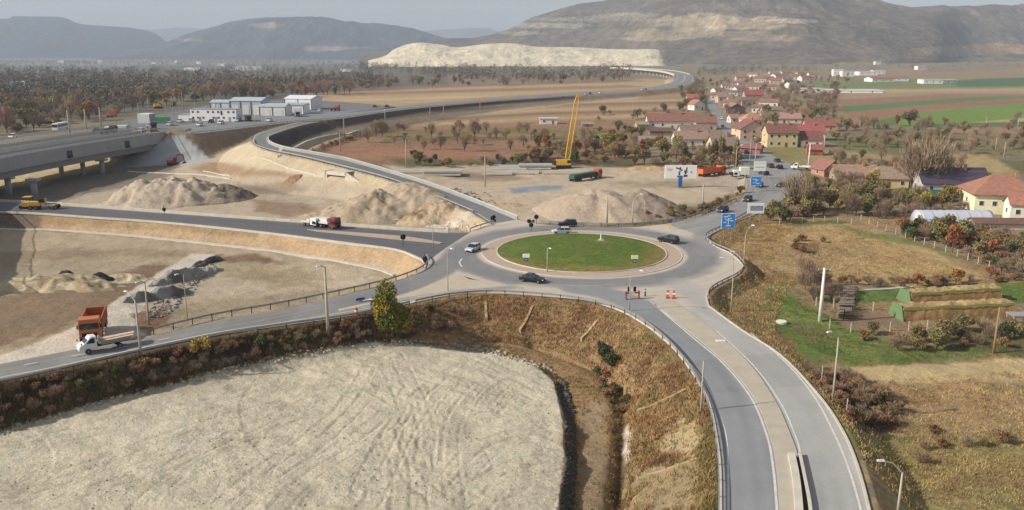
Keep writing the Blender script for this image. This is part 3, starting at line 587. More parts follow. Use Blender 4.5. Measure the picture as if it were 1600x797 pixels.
# ---------------------------------------------------------------- island, kerbs, markings, bridge, rails
M_conc = mat('pale_concrete', (196,188,174), .85, .6, .16, .2)
M_gconc = mat('grey_concrete', (150,150,150), .85, .25, .12, .15)
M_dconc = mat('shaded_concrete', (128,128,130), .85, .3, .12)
M_white = mat('white_paint', (222,220,212), .7, .5, .12)
M_line = mat('road_paint', (205,202,194), .8, 1.2, .22)
M_steel = mat('galvanised_steel', (158,158,156), .5, 2, .15, metal=.35)
M_dsteel = mat('dark_steel', (62,62,66), .5, 2, .15, metal=.3)
M_lawn = mat_attr('mown_grass', fine=2.2, amt=.22, bump=.6, dist=.12)
M_brick = mat('pinkish_paving', (176,156,138), .9, .8, .14, .2)
def lawn():
    n = 120; rr = np.linspace(0, RG, 40); V = []; 
    for r_ in rr:
        a = np.linspace(0, 2 * math.pi, n, endpoint=False); V.append(np.c_[RC[0] + r_ * np.cos(a), RC[1] + r_ * np.sin(a), .16 + .75 * (1 - (r_ / RG) ** 2) + 0 * a])
    V = np.stack(V, 0); V = np.concatenate([V, V[:, :1]], 1); V = V.reshape(-1, 3); x, y = V[:, 0], V[:, 1]; c = np.empty((len(V), 3)); c[:] = s2l((88,106,44))
    n1 = fbm(x / 5, y / 5, 401, 5); k = np.clip(n1 * 3, 0, 1)[:, None] * .5; c += (s2l((112,112,58)) - c) * k
    e = np.clip((np.hypot(x - RC[0], y - RC[1]) - RG + 4.5 + 5 * n1) / 4.5, 0, 1) * np.clip((RC[1] - y) / 8 + np.clip((x - RC[0] - 6) / 6, 0, 1), 0, 1); c += (s2l((138,118,70)) - c) * (e * .8)[:, None]
    bare = np.exp(-(((x - 19.2) ** 2 + (y - 177.2) ** 2) / 2.4)); c += (s2l((150,128,92)) - c) * bare[:, None] * .8
    tag(link('lawn', np_mesh('lawn', V, grid_faces(len(rr), n + 1), True, c, np.full(len(V), .8)), None, M_lawn), 'mown green grass of the roundabout island', kind='structure')
    def ring(name, r0, r1, z0, z1, m, lab):
        a = np.linspace(0, 2 * math.pi, 161); mb = MB(); prof = [(r0, z0), (r0, z1), (r1, z1), (r1, z0)]
        v = [(RC[0] + r_ * math.cos(t), RC[1] + r_ * math.sin(t), z_) for t in a[:-1] for r_, z_ in prof]; N = 160
        f = [(i * 4 + k, i * 4 + (k + 1) % 4, ((i + 1) % N) * 4 + (k + 1) % 4, ((i + 1) % N) * 4 + k) for i in range(N) for k in range(4)]
        tag(mb.add(v, f).build(name, m), lab, kind='structure')
    ring('apron', RG + .2, RA - .25, -.2, .09, M_brick, 'pinkish paved apron around the island')
    ring('kerb', RG - .05, RG + .18, -.2, .24, M_conc, 'pale kerb between the island and its apron'); ring('kerb', RA - .25, RA, -.2, .11, M_conc, 'pale outer kerb of the apron')
lawn()
def kerbline(pts, lab, wd=.35, hgt=.14, m=None, name='kerb', n=5, off=0.0):
    q = W(pts, None, n); mb = MB().ribbon([tuple(p + np.array([0, 0, off])) for p in q], [(-wd / 2, -.3), (-wd / 2, hgt), (wd / 2, hgt), (wd / 2, -.3)])
    return tag(mb.build(name, m or M_conc), lab, kind='structure')
def marking(pts, wd=.2, dash=None, lab='painted white line', z=.02, m=None):
    q = resample(W(pts, None, 6), step=.8); mb = MB(); n = len(q)
    def seg(a):
        v = []
        for i in range(len(a)):
            d = a[min(i + 1, len(a) - 1)] - a[max(i - 1, 0)]; d = d / np.hypot(d[0], d[1]); r_ = np.array([d[1], -d[0], 0]) * wd / 2
            v += [a[i] - r_ + [0, 0, z], a[i] + r_ + [0, 0, z]]
        mb.add(v, [(2 * i, 2 * i + 1, 2 * i + 3, 2 * i + 2) for i in range(len(a) - 1)])
    if dash:
        s = max(2, int(dash[0] / .8)); g = max(1, int(dash[1] / .8)); i = 0
        while i + s < n: seg(q[i:i + s + 1]); i += s + g
    else: seg(q)
    return tag(mb.build('road_marking', m or M_line), lab, kind='structure')
marking([(1022,476),(1050,500),(1090,534),(1131,569),(1173,621),(1198,680),(1208,730),(1214,797),(1218,880)], .24)
marking([(1000,500),(1028,524),(1070,560),(1107,606),(1130,665),(1137,710),(1138,797),(1137,880)], .22)
marking([(1173,521),(1221,560),(1269,615),(1304,679),(1327,735),(1345,797),(1362,880)], .22)
marking([(1119,517),(1176,570),(1218,627),(1243,682),(1252,715),(1268,797),(1275,880)], .2)
marking([(-60,604),(0,590),(80,574.5),(220,544),(330,521),(440,504),(540,488),(640,470)], .2)
marking([(-40,585),(0,577),(60,566),(120,555),(200,541),(300,521)], .16, (2.4, 4))
marking([(560,482),(600,474),(640,466),(690,460)], .14)
marking([(1100,372),(1130,356),(1170,338),(1205,323)], .15); marking([(1060,348),(1100,340),(1130,328),(1160,313),(1180,298),(1185,284)], .15, (3, 4))
marking([(845,443),(905,447),(960,444)], .1)
marking([(722,404),(718,410),(722,417)], .3); marking([(1016,471),(1040,490),(1060,505)], .12)
for k in ('M', 'A'):
    for t_ in ((.06, .94) if k == 'A' else (.04, .47, .53, .96)):
        A_, B_ = STR[k]; q = A_ * (1 - t_) + B_ * t_; mb = MB(); v = []
        wdt = .22 if k == 'A' else .35
        for i in range(len(q)):
            d = q[min(i + 1, len(q) - 1)] - q[max(i - 1, 0)]; d = d / np.hypot(d[0], d[1]); r_ = np.array([d[1], -d[0], 0]) * wdt / 2; v += [q[i] - r_ + [0, 0, .05], q[i] + r_ + [0, 0, .05]]
        tag(mb.add(v, [(2 * i, 2 * i + 1, 2 * i + 3, 2 * i + 2) for i in range(len(q) - 1)]).build('road_marking', M_line), 'long white edge line of the ' + ('ramp' if k == 'A' else 'motorway'), kind='structure')
# the paved median of the south road, its kerbs and trough
def slab(pl_, pr_, name, m, lab, h0=.1, n=60):
    A_ = resample(W(pl_), n=n); B_ = resample(W(pr_), n=n); nt_ = 6; ts = np.linspace(0, 1, nt_); top = A_[:, None] * (1 - ts)[None, :, None] + B_[:, None] * ts[None, :, None]; top = top.copy(); top[..., 2] += h0
    V = top.reshape(-1, 3); f = [tuple(q) for q in grid_faces(n, nt_)]; mb = MB(); mb.add(V, f)
    for E_, s_ in ((A_, 0), (B_, nt_ - 1)):
        k = len(mb.v); mb.v += [tuple(p + [0, 0, -.2]) for p in E_]; mb.f += [(i * nt_ + s_, (i + 1) * nt_ + s_, k + i + 1, k + i) for i in range(n - 1)]
    k = len(mb.v); mb.v += [tuple(q) for q in (A_[0] + [0, 0, -.2], B_[0] + [0, 0, -.2])]; mb.f += [tuple(range(nt_)) + (k + 1, k)]
    return tag(mb.build(name, m), lab, kind='structure')
slab([(1026,478,0),(1055,502,0),(1096,535,0),(1136,570,0),(1178,622,0),(1203,682,0),(1213,732,0),(1218,797,0),(1222,880,0)], [(1048,467,0),(1080,490,0),(1115,517,0),(1170,568,0),(1211,626,0),(1236,682,0),(1247,715,0),(1262,797,0),(1270,880,0)], 'median', mat('median_paving', (178,168,152), .92, .5, .12, .15), 'pale paved median between the two halves of the south road')
slab([(530,486,0),(600,471,0),(660,460,0),(720,448,0),(790,445,0)], [(528,483,0),(598,468,0),(655,452,0),(710,430,0),(733,436,0)][::1], 'traffic_island', mat('dusty_surfacing', (184,170,150), .92, .5, .12, .15), 'flat dusty splitter island west of the roundabout', .012)
slab([(480,359,0),(560,364,0),(640,371,0),(692,380,0)], [(500,362.5,0),(560,368.5,0),(640,376.5,0),(688,381,0)], 'median', M_brick, 'narrow paved median of the dark new road', .14, 30)
kerbline([(1249,712,0),(1257,750,0),(1266,800,0),(1272,880,0)], 'pale coping on the far side of the trough', .25, .5)
kerbline([(1236,714,0),(1243,750,0),(1248,800,0),(1252,880,0)], 'pale coping on the near side of the trough', .7, .5)
slab([(1239,716,0),(1247,750,0),(1252,800,0),(1256,880,0)], [(1247.5,716,0),(1256,750,0),(1264,800,0),(1270,880,0)], 'trough_floor', mat('gap_shade_black', (34,34,36), .9), 'raised trough bottom coloured dark for the shade of the open gap', .115, 20)  # raised strip whose dark colour holds the shade of an open gap
kerbline([(400,341,0),(250,330,0),(83,318,0),(-60,311,0)][::-1] + [(540,351,0),(620,357,0),(701,362,0)], 'white concrete edging above the new road', .5, .35, M_conc)
kerbline([(-60,329,0),(50,333,0),(150,340,0),(251,347,0),(400,362,0),(550,381,0),(616,390,0),(650,402,0),(664,411,0),(662,420,0)], 'white concrete edging below the new road', .45, .2, M_conc)
kerbline([(640,474.5,0),(680,465.5,0),(720,459.5,0),(760,457.5,0),(800,458.5,0),(850,462,0),(900,467.5,0),(940,475,0),(985,493,0),(1045,536,0),(1100,611,0),(1122,700,0),(1126,797,0),(1125,880,0)], 'low kerb along the south edge of the road', .25, .1)
kerbline([(1107,478,0),(1161,517,0),(1221,556,0),(1281,620,0),(1317,674,0),(1340,729,0),(1358,796,0),(1375,870,0)], 'low kerb along the right side of the south road', .25, .1)
kerbline([(1104,372,0),(1116,384,0),(1140,395.5,0),(1157,410,0),(1160,420,0),(1150,430.5,0),(1130,440.5,0),(1110,452,0),(1104,463,0),(1107,478,0)], 'kerb round the bulge on the east side', .25, .12)
def drape(pts, wd, name, m, lab, dz=.12, hgt=.1, kind='structure', step=1.5):
    """a band laid on the ground between pixel points"""
    q = resample(catmull([G(a, b) for a, b in pts], 5), step=step); x, y = q[:, 0], q[:, 1]; z = H(x, y); q[:, 2] = np.convolve(np.r_[z[:2], z, z[-2:]], np.ones(5) / 5, 'valid') + dz
    mb = MB().ribbon([tuple(p) for p in q], [(-wd / 2, -.6), (-wd / 2, hgt), (wd / 2, hgt), (wd / 2, -.6)]); return tag(mb.build(name, m), lab, kind=kind)
drape([(-60,356),(60,358.5),(120,362),(250,373),(400,388.5),(500,402),(560,413),(600,423),(618,430)], 1.3, 'drainage_channel', M_conc, 'white concrete drainage channel along the foot of the bank')
drape([(410,247),(440,258),(470,267),(495,274)], .8, 'drainage_channel', M_conc, 'short stepped drain below the ramp bank')
for pts in ([(835,472),(825,495),(812,520)], [(942,492),(925,512),(908,534)], [(1093,600),(1062,615),(1025,632),(995,648)], [(1112,712),(1075,724),(1040,736),(1010,750)], [(759,463),(759,480),(760,502)]):
    drape(pts, .4, 'drain_chute', mat('dusty_concrete', (170,148,112), .9, 1, .2), 'thin concrete drain chute running down the grassy bank', .16, .1, step=.8)
drape([(318,268),(360,274)], .5, 'kerb', M_conc, 'white edging beside the gravel heap'); drape([(200,268),(285,272),(362,278)], 1.2, 'drainage_channel', M_conc, 'white concrete strip behind the gravel heap')
drape([(1342,454),(1380,453),(1425,449)], .7, 'stone_edging', M_conc, 'pale stone edging in the green meadow', 0, .2)
drape([(436,246),(455,232),(500,214),(560,203)], 1.0, 'drainage_channel', M_conc, 'concrete drain around the foot of the dark loop bank')
# guard rails, each post a part
def post_mesh():
    m = MB().box((0, 0, .2), (.12, .12, 1.1)); o = m.build('post', M_dsteel); me = o.data; bpy.data.objects.remove(o); return me
POSTME = post_mesh()
def guardrail(pts, label, spacing=4.0, rail_m=None, offs=0, group='steel guard rails along the roads', zo=0.0):
    q = resample(W(pts, None, 5), step=2.0); q[:, 2] += zo
    e = empty('guard_rail', tuple(q[0]), 0, label, 'guard rail', None); L = q - q[0]
    MB().ribbon([tuple(p) for p in L], [(-.06, .48), (-.09, .62), (-.06, .78), (.02, .78), (.02, .48)]).build('rail', rail_m or M_steel, e)
    p2 = resample(L, step=spacing)
    for p in p2[:100]:
        o = bpy.data.objects.new('post', POSTME); col.objects.link(o); o.parent = e; o.location = (p[0], p[1], p[2])
guardrail([(650,475),(700,465),(760,460),(800,461),(850,464.5),(900,470),(940,477.5),(975,489),(1010,509),(1045,539),(1073,573),(1096,612),(1111,655),(1119,700),(1122,750),(1122,800),(1119,870)], 'long steel guard rail from the roundabout down the left side of the south road', 3.2)
guardrail([(640,477),(580,491),(520,501.5),(440,512.5),(330,531),(220,553),(80,585),(0,602),(-60,614)], 'steel guard rail between the west road and the overgrown bank')
guardrail([(240,520),(330,497.5),(440,478),(540,457),(600,443),(640,430.5),(663,419),(670,410),(666,402)], 'steel guard rail between the west road and the dirt basin, hooked at its right end', 3.0)
guardrail([(1168,334),(1150,344),(1126,357),(1107,366),(1102,374),(1117,385),(1142,396),(1159,410),(1162,420),(1152,431.5),(1132,441.5),(1112,453),(1106,463),(1108,474)], 'winding steel guard rail on the east side of the roundabout', 2.2)
guardrail([(835,348),(860,350.5),(900,352),(950,354),(1000,352.5),(1040,348),(1080,340.5),(1118,326.5),(1150,313.5)], 'steel guard rail along the north side of the roundabout')
guardrail([(735,361),(752,355),(768,350)], 'short steel guard rail in front of the tan bank')
def off(edge, px_off): return [(a + px_off[0], b + px_off[1], z) for a, b, z in edge]
guardrail([(p[0], p[1] + 1, p[2]) for p in eA_out[1:11]], 'steel guard rail on the basin side of the ramp', 6)
guardrail([(p[0] - 1, p[1] + .5, p[2]) for p in eM_n[1:11]], 'steel guard rail on the near side of the motorway', 10)
_w = W([(p[0], p[1], p[2]) for p in eA_in[:11]], None, 5); e = empty('parapet', tuple(_w[0]), 0, 'pale low concrete parapet on the right side of the ramp', 'parapet')
MB().ribbon([tuple(p - _w[0]) for p in _w], [(-.2, -.3), (-.15, .8), (.1, .8), (.2, -.3)]).build('wall', M_gconc, e)
MB().ribbon([tuple(p - _w[0]) for p in _w], [(-.12, .8), (-.12, 1.0), (.08, 1.0), (.08, .8)]).build('coping', M_conc, e)
# ---- the overpass
def overpass():
    ne = np.array([(-104,140),(-122,168),(-138,195),(-149,225),(-153.5,253),(-148,300),(-139.5,341)], float); ne = resample(catmull(ne, 8), step=2.0)
    d = np.gradient(ne, axis=0); d /= np.linalg.norm(d, axis=1)[:, None]; lf = np.c_[-d[:, 1], d[:, 0]]
    org = np.array([-153.5, 253.0, 0]); e = empty('overpass', tuple(org), 0, 'long grey concrete motorway overpass on round piers at the left', 'bridge')
    def path(o, z): q = ne + lf * o; return [tuple(np.array([a, b, z]) - org) for a, b in q]
    def rect(a, b, z0, z1): return [(-b, z0), (-b, z1), (-a, z1), (-a, z0)]
    P0 = path(0, 0)
    for k, o in enumerate((0, 15.0)):
        MB().ribbon(path(o, 0), rect(.0, .35, 4.9, 9.05)).build('fascia_panel', M_gconc, e)
        MB().ribbon(path(o, 0), rect(.35, 12.6, 7.3, 8.5)).build('deck', M_gconc, e)
        MB().ribbon(path(o, 0), rect(.7, 12.3, 8.5, 8.56)).build('carriageway', mat('bridge_asphalt', (92,92,96), .9, .2, .1), e)
        MB().ribbon(path(o, 0), rect(12.6, 13.0, 4.9, 9.05)).build('fascia_panel', M_gconc, e)
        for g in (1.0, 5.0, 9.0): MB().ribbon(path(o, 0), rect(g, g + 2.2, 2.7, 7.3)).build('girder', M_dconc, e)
        for s in (.15, 12.8):
            r = MB(); q = resample(np.array(path(o + s, 0)), step=.9)
            r.ribbon(path(o + s, 0), [(-.05, 10.75), (-.05, 10.9), (.05, 10.9), (.05, 10.75)]); r.ribbon(path(o + s, 0), [(-.12, 9.05), (-.12, 9.2), (.12, 9.2), (.12, 9.05)])
            for p in q: r.box((p[0], p[1], 9.9), (.09, .09, 1.7))
            r.build('railing', M_steel, e)
        MB().ribbon(path(o + 11.2, 0), [(-.2, 8.5), (-.1, 9.4), (.1, 9.4), (.2, 8.5)]).build('crash_barrier', M_conc, e)
    for px, py, r_ in ((55,308,.95),(15,305,.9),(97,276,.8),(131,274,.8),(161,273,.8),(-70,340,1.0),(-20,318,.9)):
        g = G(px, py); g = P(px, py, -3); b = g - org; m = MB().tube((b[0], b[1], -4), (b[0], b[1], 2.0), r_, r_, 16); pr = m.build('pier', M_gconc, e, True)
        MB().box((b[0], b[1], 2.35), (3.6, 2.4, .7), 0).build('pier_head', M_gconc, pr)
    for px, py in ((105,236),(198,209.5)):
        i = np.argmin([abs(proj(a, b, 8)[0] - px) for a, b in ne]); a = ne[i] - lf[i] * .15; rz = math.atan2(d[i][1], d[i][0])
        MB().box((a[0] - org[0], a[1] - org[1], 6.6), (2.4, .3, 2.4), rz).build('drain_box', M_dsteel, e)
        MB().box((a[0] - org[0] - lf[i][0] * .2, a[1] - org[1] - lf[i][1] * .2, 5.6), (2.3, .3, .5), rz).build('drain_grate', mat('black', (20,20,22), .8), e)
    a = ne[-1]; rz = math.atan2(d[-1][1], d[-1][0])
    b = a + lf[-1] * 14 - org[:2]; MB().box((b[0], b[1], 2.2), (1.6, 28, 12.6), rz).build('abutment', M_gconc, e)
    s = P(266,212,9); MB().box((s[0] - org[0] + .4, s[1] - org[1] - 1, 9.7), (.3, 3.4, 1.3), 0).build('warning_board', mat('red_and_white', (176,92,88), .6, .5, .1), e)
overpass()
def underpass():
    o = P(541, 262, 5.2); q = P(541, 276, .3); pa, pb = np.array([-1, 0, 0]), 0
    a = P(524, 258.5, 6); b = P(562, 266, 5.3); c_ = (a + b) / 2; dirv = (b - a); rz = math.atan2(dirv[1], dirv[0]); g = float(H(np.array([c_[0]]), np.array([c_[1] - 8]))[0])
    nrm = np.array([math.sin(rz), -math.cos(rz)]); e = empty('underpass', (c_[0] + nrm[0] * 2.5, c_[1] + nrm[1] * 2.5, g), rz, 'pale concrete box underpass through the ramp bank with a dark square mouth', 'underpass'); ht = 5.0 - g
    MB().box((-4.2, 0, ht / 2 - .3), (.7, 5, ht + .6)).box((4.2, 0, ht / 2 - .3), (.7, 5, ht + .6)).box((0, 0, ht - .55), (9.1, 5, 1.1)).build('portal', M_conc, e)
    MB().box((0, 1.9, ht / 2 - .8), (7.7, .4, ht)).build('passage_shade', mat('unlit_inside', (44,44,42), .95), e)  # dark slab closes the box, its colour standing for the unlit depth
    for s in (-1, 1): MB().prism([(s * 4.6, -.5), (s * 4.6, ht), (s * 13.5, -.5)], -2.6, -2.1).build('wing_wall', M_conc, e)
    g2 = P(475, 276, -1.2); m = empty('retaining_wall', tuple(g2), .06, 'low pale concrete wall left of the underpass mouth', 'wall'); MB().box((0, 0, .8), (11, .6, 2.6)).build('wall', M_conc, m); MB().box((0, 0, 2.2), (11.2, .8, .2)).build('coping', M_white, m)
underpass()
def viaduct():
    A_, B_ = STR['M']; i0 = int(np.argmax(A_[:, 2] > 11.0)); A_, B_ = A_[i0:], B_[i0:]; c_ = (A_ + B_) / 2; o = c_[0].copy(); o[2] = 0
    e = empty('viaduct', tuple(o), 0, 'distant curved viaduct carrying the motorway in front of the pale cutting', 'bridge')
    for E_, s in ((A_, -1), (B_, 1)): MB().ribbon([tuple(p - o + [0, 0, 0]) for p in E_], [(-.35, -1.8), (-.35, .8), (.35, .8), (.35, -1.8)]).build('edge_beam', M_conc, e)
    wdt = 19.0
    MB().ribbon([tuple(p - o) for p in c_], [(-wdt / 2, -1.7), (-wdt / 2, -.15), (wdt / 2, -.15), (wdt / 2, -1.7)]).build('deck', M_gconc, e)
    cc = resample(c_, n=17)[1:]
    for p in cc: h_ = float(H(p[:1], p[1:2])[0]); MB().box(tuple(p - o + [0, 0, -3.6 - (p[2] - 3.6 - h_) / 2 + .0]), (wdt * .6, 3.2, p[2] - 3.6 - h_ + 2)).build('pier', M_conc, e)
viaduct()
# ---------------------------------------------------------------- vehicles
M_tyre = mat('tyre_rubber', (32,32,34), .9); M_glass = mat('dark_glass', (38,44,52), .12, spec=.6, na=.05); M_rim = mat('wheel_rim', (120,120,124), .4, metal=.5)
M_black = mat('black_parts', (24,24,27), .7); M_lampw = mat('headlamp', (220,222,225), .25); M_red = mat('tail_lamp_red', (150,24,22), .3)
PC = {}
def paintm(rgb, rough=.3):
    k = (tuple(rgb), rough)
    if k not in PC: PC[k] = mat('vehicle_paint', rgb, rough, .5, .05, spec=.5)
    return PC[k]
def wheel(e, x, y, r=.33, w_=.22, rim=True):
    o = MB().tube((x, y - w_ / 2, r), (x, y + w_ / 2, r), r, r, 14).build('wheel', M_tyre, e)
    if rim: s = 1 if y > 0 else -1; MB().tube((x, y + s * w_ * .3, r), (x, y + s * (w_ / 2 + .02), r), r * .6, r * .55, 10).build('rim', M_rim, o)
def heading(a, b, z=0): p, q = P(a[0], a[1], z), P(b[0], b[1], z); return math.atan2(q[1] - p[1], q[0] - p[0])
def rest(px, py, z=None):
    if z is None: return G(px, py)
    return P(px, py, z)
def car(at_, back, front, rgb, label, kind='sedan', L=4.5, z=0.02, cat='car', group=None, detail=True):
    p = P(at_[0], at_[1], z); e = empty('parked_car' if 'parked' in label else 'car', tuple(p), heading(back, front, z), label, cat, group); m = paintm(rgb); W_ = 1.8; Hh = {'sedan': 1.45, 'hatch': 1.5, 'suv': 1.72}[kind]
    prof = {'sedan': [(-.5,.2),(-.495,.56),(-.36,.66),(.2,.64),(.46,.54),(.5,.38),(.49,.2)], 'hatch': [(-.5,.2),(-.5,.6),(-.46,.64),(.22,.62),(.46,.52),(.5,.36),(.49,.2)], 'suv': [(-.5,.24),(-.5,.6),(-.48,.66),(.2,.64),(.46,.58),(.5,.42),(.49,.24)]}[kind]
    gh = {'sedan': [(-.40,.64),(-.26,.96),(.02,.98),(.22,.63)], 'hatch': [(-.485,.62),(-.42,.95),(.0,.98),(.24,.61)], 'suv': [(-.49,.64),(-.44,.96),(.02,.98),(.22,.63)]}[kind]
    f = lambda q: [(a * L, b * Hh) for a, b in q]
    MB().prism(f(prof), -W_ / 2, W_ / 2, [.06,.0,.06,.06,.06,.12,.08]).build('body', m, e, False, .05)
    MB().prism(f(gh), -W_ / 2 + .08, W_ / 2 - .08, [.0,.16,.16,.0]).build('window_glass', M_glass, e)
    a, b = gh[1], gh[2]; MB().prism([(a[0] * L - .02, a[1] * Hh - .015), (a[0] * L + .05, a[1] * Hh + .045), (b[0] * L - .1, b[1] * Hh + .045), (b[0] * L + .04, b[1] * Hh - .015)], -W_ / 2 + .2, W_ / 2 - .2).build('roof', m, e)
    for sx, sy in ((-.31,-1),(-.31,1),(.32,-1),(.32,1)): wheel(e, sx * L, sy * (W_ / 2 - .1), .34 if kind == 'suv' else .31)
    if detail:
        for s in (-1, 1):
            MB().box((.485 * L, s * .62, .46 * Hh), (.12, .34, .14)).build('headlight', M_lampw, e); MB().box((-.492 * L, s * .68, .54 * Hh), (.1, .26, .18)).build('tail_light', M_red, e)
            MB().box((.17 * L, s * (W_ / 2 + .06), .68 * Hh), (.12, .16, .12)).build('wing_mirror', m, e)
            for q in (gh[0][0] * .0 - .12, ): MB().prism([((q - .012) * L, .62 * Hh), ((q - .012) * L, .97 * Hh), ((q + .012) * L, .97 * Hh), ((q + .012) * L, .62 * Hh)], s * (W_ / 2 - .1) - .02, s * (W_ / 2 - .1) + .02).build('door_pillar', m, e)
        MB().box((.498 * L, 0, .3 * Hh), (.06, .9, .14)).build('grille', M_black, e)
    return e
BLK, SIL, DBL, WHT, DGR = (30,32,37), (186,190,194), (36,42,66), (226,226,222), (64,66,70)
car((832,440), (813,437), (852,442), BLK, 'black saloon car driving past the near side of the grass island', 'sedan', 4.7)
car((739,392), (751,386), (727,396), SIL, 'silver hatchback entering the left side of the roundabout', 'hatch', 4.1)
car((877,365), (893,364.5), (862,365.5), (205,205,206), 'silver car on the far side of the grass island', 'hatch', 4.3)
car((886,354), (903,353.6), (868,354.4), BLK, 'black car on the roundabout behind the silver one', 'suv', 4.6)
car((1044,379), (1059,381.5), (1028,376), BLK, 'black off-road car on the right side of the roundabout', 'suv', 4.7)
car((1129,331), (1139,327), (1118,334.5), DBL, 'dark blue car driving towards the roundabout behind the big blue sign', 'hatch', 4.2)
car((1168,314), (1176,309), (1160,318), DGR, 'dark grey car on the village road above the banner', 'hatch', 4.3)
car((1187,292), (1192,287), (1181,297), (44,48,60), 'dark car passing the smaller blue road sign', 'hatch', 4.2)
car((1222,292), (1230,291), (1214,292.5), BLK, 'black car crossing the wide junction on its own', 'hatch', 4.2)
car((1218,263.5), (1222,266), (1214,261), BLK, 'black car nearest the white van in the group of three', 'hatch', 4.2)
car((1204,261.5), (1208,263.5), (1200,259.5), (60,68,64), 'dark green car, leftmost in the group of three by the junction', 'sedan', 4.3)
car((1214,253), (1218,255), (1210,251), DGR, 'dark grey car, farthest in the group of three by the junction', 'hatch', 4.2)
car((1193,273), (1197,274), (1188,272), (52,54,58), 'dark car half hidden below the white panel', 'hatch', 4.2)
car((1148,273.5), (1153,273.6), (1142,273.4), (40,42,46), 'dark car standing beside the small white box truck', 'sedan', 4.3)
for k, (x, y, c_, l) in enumerate([(1138,213,BLK,'dark car in the village street between the roofs'),(1129,199,DGR,'grey car farther up the village street'),(1166,240,(44,46,54),'dark car in the tree shade at the village junction'),(1178,236,(70,72,76),'grey car leaving the village street by the red yard'),(1127,186,WHT,'small white car far up the village street')]):
    car((x, y), (x + 1, y + 3), (x - 1, y - 3), c_, l, 'hatch', 4.2, detail=False)
for x, y, c_, l, a, b in [(312,197,WHT,'white car on the motorway beside the white office block',-1,0),(345,194,(215,216,216),'pale car on the motorway in front of the white office block',-1,0),(421,190,WHT,'white car on the motorway near the dark bush',-1,0),(241,207,BLK,'black car at the end of the overpass',1,0),(222,206,WHT,'white car at the end of the overpass',1,0),(282,191,WHT,'white car parked left of the office block',1,0),(300,190,(200,202,204),'pale car parked by the office block steps',1,0),
                           (150,206,DGR,'grey car on the overpass behind the railing',-1,0),(266,196,WHT,'white car parked right of the green container',1,0),(330,192,BLK,'black car passing the middle of the office block',-1,0),(372,190,SIL,'silver car passing the right end of the office block',-1,0),(443,179,DGR,'grey car parked before the low pale hangar',1,0),(500,174,WHT,'white car parked right of the farthest hangar',1,0),(20,216,WHT,'white car on the overpass at the left edge',-1,0),
                           (605,168,BLK,'dark car far along the motorway',1,0),(586,168,DGR,'grey car at the far end of the yard',1,0),(1003,141,WHT,'white car on the motorway near the village',-1,0),(1009,141,(150,60,50),'reddish car on the motorway near the village',-1,0),(915,148,(200,200,200),'pale car on the motorway behind the yellow crane boom',-1,0),(922,147.5,BLK,'dark car on the motorway behind the yellow crane boom',-1,0),(937,146,WHT,'lone white car on the motorway right of the crane boom',-1,0),(880,154,BLK,'dark car on the motorway left of the crane boom',-1,0)]:
    car((x, y), (x - 4 * a, y + 1 * a), (x + 4 * a, y - 1 * a), c_, l, 'suv', 4.6, z=8.05 if x < 500 else (7.7 if x < 650 else 5.6), detail=False)
